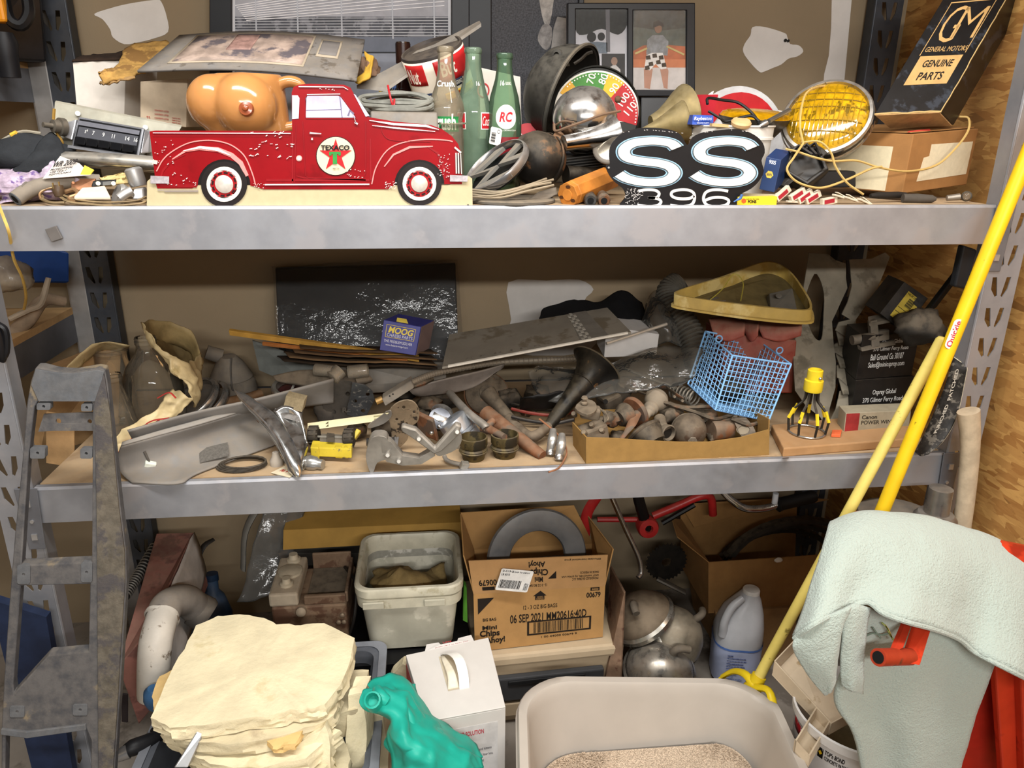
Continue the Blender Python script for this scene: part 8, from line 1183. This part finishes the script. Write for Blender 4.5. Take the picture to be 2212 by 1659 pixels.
o=G().tube([P(2092,888,-.06),P(2096,960,-.06),P(2088,1060,-.06),P(2076,1150,-.07)],[.024,.021,.0205,.0205],14,4,flat=.8).o('axe_shaft',mt('#b5a48a',.75,v=.15,s=30,b=.15,bs=60),None); tg(o,'bare wooden tool shaft standing against the strand board wall','tool shaft')
t=thing('steel_spindle','machined steel spindle on a grey cast base behind the towel','spindle',P(2020,1120,-.1)); c0=P(2022,1108,-.1); G().lathe(c0,(0,0,1),[(-.08,.06),(-.035,.06),(-.03,.048),(-.01,.044),(.0,.036),(.002,.026),(.06,.024),(.062,.018),(.063,.001)],28).o('spindle_post',mt('#8d8984',.25,.8,v=.15,d=.35),t); G().lathe(c0+V((-.05,.05,-.03)),(0,0,1),[(-.05,.09),(.0,.085),(.01,.06)],28).o('cast_base',mt('#77716a',.6,.3,d=.5),t)
# ---- pail with dustpan tray
t=thing('patch_pail','white concrete patch pail partly hidden by the towel','pail',(P(1800,1600,-.2).x,-.2,0)); zt_=.30; p0=PZ(1690,1505,zt_); p1=PZ(1880,1560,zt_); pc=PZ(1856,1530,zt_); pc.z=0; pr=.128; pm=mt('#d3d0cc',.4,v=.04)
G().lathe(pc,(0,0,1),[(0,pr*.86),(.005,pr*.88),(zt_-.03,pr*.98),(zt_-.02,pr*1.0),(zt_-.02,pr*1.04),(zt_,pr*1.05),(zt_+.002,pr*1.02),(zt_-.01,pr*.98),(.01,pr*.84),(.008,.001)],48,(True,False)).o('pail_wall',pm,t); G().lathe(pc+V((0,0,zt_-.13)),(0,0,1),[(0,pr*.9),(.002,.001)],32).o('residue',mt('#7a6f52',.9,v=.15),t)
def onp(u,v,k=.001): th=math.atan2(CAM.y-pc.y,CAM.x-pc.x)+u; r_=pr*(.88+.1*(v/zt_))+k; return pc+V((math.cos(th)*r_,math.sin(th)*r_,v))
def pp2(name,u0,v0,u1,v1,m_,k=.001): g=G(); g.grid(lambda u,v:onp(u0+(u1-u0)*u,v0+(v1-v0)*v,k),10,2); return g.o(name,m_,t,60,thick=.0004)
pp2('red_band',-1.25,.235,-.92,.262,mt('#a3202a',.4)); pp2('black_block',-.50,.236,-.40,.262,mt('#1d1a16',.4)); text([('TOP\'n BOND',-.37,.252,-.05,.264,.02,.2),('CONCRETE PATCHER',-.37,.238,.05,.248,.01)],lambda q:onp(q[0],q[1],.0018),(0,.0004,0),mt('#2a2422',.4),t); plate('yellow_arrow',lambda q:onp(q[0],q[1],.002),[(-.485,.25),(-.45,.256),(-.415,.25),(-.45,.244)],[],(0,.0003,0),mt('#d8b020',.4),t,0,0)
for u in (-1.15,-1.0): pp2('pictogram',u,.185,u+.08,.21,mt('#1d1d1d',.5))
G().tube([onp(-.82,.245,.004),onp(-.80,.20,.006),onp(-.65,.15,.006),onp(-.4,.12,.006)],.0025,6,4).o('wire_bail',mt('#8d8d8a',.3,.8),t); pp2('bail_boss',-.9,.225,-.74,.262,mt('#dcd9d5',.4),.004)
t=thing('dustpan','dirty cream plastic dustpan lying across the pail','dustpan',P(1770,1480,-.25)); dp=mt('#cdbba0',.5,v=.08,s=14,c2='#a8906c',a2=.2,s2=16)
d0,d1,d2,d3=P(1668,1455,-.16),P(1790,1585,-.28),P(1870,1540,-.24),P(1720,1400,-.12); dn=V((.0,-.1,.03))
G().hexa(d0,d1,d2,d3,(0,0,-.004)).o('pan_floor',dp,t,0); G().hexa(d0,d1,d1+V((0,-.004,.03)),d0+V((0,-.004,.035)),(.003,.002,0)).o('pan_wall',dp,t,0,.001); G().hexa(d0,d3,d3+V((0,0,.035)),d0+V((0,0,.035)),(.002,-.002,0)).o('pan_wall',dp,t,0,.001); G().hexa(d1,d2,d2+V((0,-.002,.028)),d1+V((0,-.002,.028)),(0,.003,0)).o('pan_wall',dp,t,0,.001)
ha=d1*.75+d0*.25; hv2=P(1700,1590,-.32)-P(1745,1520,-.24); G().obox(ha,(d1-d0)*.22,hv2,V((0,0,.004))).o('pan_handle',dp,t,0,.001); G().obox(ha,hv2,V((0,0,.03)),(d1-d0).normalized()*.003).o('handle_wall',dp,t,0); G().obox(ha+(d1-d0)*.22,hv2,V((0,0,.03)),(d1-d0).normalized()*.003).o('handle_wall',dp,t,0); G().obox(ha+hv2,(d1-d0)*.22,V((0,0,.03)),V((0,.003,0))).o('handle_wall',dp,t,0)
# ---- red hoist and towel
t=thing('red_hoist_leg','red painted steel hoist frame under the towel','hoist',(1.08,-.32,0)); rh=mt('#b8351c',.35,v=.1,s=12,c2='#8f2413',a2=.2,s2=10)
G().hexa(P(2060,1700,-.30),P(2150,1700,-.30),P(2195,1400,-.30),P(2140,1400,-.30),(0,.05,0)).o('upright_plate',mt('#9c2418',.4,v=.1),t,0,.003); G().hexa(P(2168,1700,-.36),P(2200,1700,-.36),P(2196,1440,-.34),P(2150,1440,-.34),(0,.02,0)).o('front_channel',rh,t,0,.004); G().hexa(P(2215,1700,-.38),P(2290,1700,-.38),P(2270,1440,-.36),P(2205,1440,-.36),(0,.03,0)).o('front_channel',rh,t,0,.004); G().cyl(P(1850,1140,-.27),P(2205,1212,-.295),.033,16).o('cross_bar',rh,t)
G().hexa((1.06,-.30,0),(1.12,-.30,0),(1.12,-.30,.68),(1.06,-.30,.68),(0,.04,0)).o('rear_column',rh,t,0,.004); G().hexa((1.03,-.5,0),(1.25,-.5,0),(1.25,-.15,0),(1.03,-.15,0),(0,0,.04)).o('foot_frame',rh,t,0,.006)
G().hexa(P(1952,1432,-.50),P(1988,1438,-.50),P(2018,1340,-.43),P(1982,1340,-.43),(0,.01,0)).o('hook_plate',rh,t,0,.002); G().hexa(P(1928,1412,-.50),P(1952,1400,-.49),P(1972,1345,-.44),P(1956,1345,-.44),(0,.01,0)).o('hook_plate',mt('#a5301a',.4),t,0,.002); hk=G().cyl(P(1897,1420,-.51),P(1965,1418,-.48),.0145,18).o('pivot_tube',mt('#a63a22',.45,.2,v=.15,c2='#6a3a28',a2=.25),t); G().lathe(P(1897,1420,-.51),P(1897,1420,-.51)-P(1965,1418,-.48),[(-.001,.0105),(.001,.010)],16).o('tube_bore',mt('#0f0d0c',.9),hk)
def terry():
    M,nt,b=newmat('terry_cloth'); b.inputs['Base Color'].default_value=lin('#a6b2a9'); b.inputs['Roughness'].default_value=.95; b.inputs['Sheen Weight'].default_value=.3
    n1=noise_n(nt,260,3); n2=noise_n(nt,40,3); ad=N(nt,'ShaderNodeMath',operation='ADD'); nt.links.new(n1.outputs[0],ad.inputs[0]); nt.links.new(n2.outputs[0],ad.inputs[1]); bp=N(nt,'ShaderNodeBump'); bp.inputs['Strength'].default_value=.9; bp.inputs['Distance'].default_value=.004; nt.links.new(ad.outputs[0],bp.inputs['Height']); nt.links.new(bp.outputs[0],b.inputs['Normal']); return M
tw=terry(); t=thing('bath_towel','pale mint terry towel draped over the red hoist','towel',(1.0,-.35,.2))
top=[(1800,1130),(1860,1108),(1940,1108),(2010,1120),(2080,1140),(2150,1165),(2215,1195),(2258,1212)]
hem=[(1716,1378),(1760,1345),(1815,1318),(1868,1298),(1920,1330),(1990,1350),(2060,1372),(2110,1410),(2170,1440),(2225,1468),(2290,1500)]
def res(pts,n): q=cat_rom([V((a,b,0)) for a,b in pts],10); return [q[round(i*(len(q)-1)/(n-1))] for i in range(n)]
nT=14; T_,H__=res(top,nT),res(hem,nT)
back=[P(q.x+6,q.y+14,-.20) for q in T_]; r0=[P(q.x,q.y+2,-.255) for q in T_]; r1=[P(q.x-6,q.y+6,-.30) for q in T_]
rows=[back,r0,r1]
for f,Y in ((.25,-.36),(.5,-.40),(.75,-.43),(1,-.465)): rows.append([P(a.x+(b.x-a.x)*f,a.y+(b.y-a.y)*f,Y-(.02*math.sin(i*1.3)*f)) for i,(a,b) in enumerate(zip(T_,H__))])
sheet('upper_fold',rows,tw,t,5,5,.003,14,.008)
hp_=cat_rom(rows[-1],5); G().tube([p+V((0,-.001,-.001)) for p in hp_],.0048,8).o('hem_edge',tw,t)
lo=[[P(1866,1310,-0.435),P(1930,1330,-0.427),P(2000,1350,-0.423),P(2080,1385,-0.420),P(2150,1425,-0.415)],[P(1850,1390,-0.433),P(1920,1400,-0.420),P(2000,1410,-0.425),P(2070,1430,-0.420),P(2140,1450,-0.415)],[P(1802,1500,-0.427),P(1880,1510,-0.413),P(1960,1520,-0.425),P(2040,1530,-0.413),P(2112,1530,-0.410)],[P(1845,1590,-0.430),P(1910,1600,-0.413),P(1970,1610,-0.427),P(2030,1610,-0.413),P(2086,1610,-0.410)],[P(1872,1720,-0.425),P(1920,1720,-0.415),P(1970,1720,-0.425),P(2020,1720,-0.413),P(2062,1720,-0.410)]]
sheet('lower_fold',lo,tw,t,6,6,.003,12,.008)
sheet('left_corner',[[P(1716,1378,-0.470),P(1760,1345,-0.475),P(1815,1318,-0.475),P(1838,1306,-0.470)],[P(1712,1402,-0.475),P(1752,1395,-0.485),P(1810,1370,-0.485),P(1820,1350,-0.475)],[P(1738,1450,-0.475),P(1765,1450,-0.485),P(1798,1440,-0.490),P(1812,1400,-0.475)],[P(1780,1502,-0.475),P(1788,1500,-0.480),P(1794,1495,-0.485),P(1800,1480,-0.475)]],tw,t,6,6,.003,20,.006)
sheet('left_corner',[[P(1822,1312,-0.460),P(1850,1302,-0.455),P(1878,1312,-0.445)],[P(1820,1380,-0.475),P(1845,1385,-0.475),P(1868,1380,-0.460)],[P(1815,1450,-0.475),P(1838,1460,-0.480),P(1862,1450,-0.465)],[P(1815,1480,-0.475),P(1842,1494,-0.480),P(1862,1496,-0.465)]],tw,t,6,6,.003,20,.006)
for k,(pts,c) in enumerate((([(1868,1375),(1885,1368),(1905,1372),(1918,1368)],'#6f7d70'),([(1885,1355),(1892,1365),(1902,1378)],'#6f7d70'),([(1905,1345),(1915,1355),(1922,1370),(1930,1382)],'#8f9a58'),([(1912,1350),(1920,1362),(1926,1376)],'#c9b060'))): G().tube([P(x,y,-.441) for x,y in pts],.0016,5,4).o('embroidery',mt(c,.8),t)
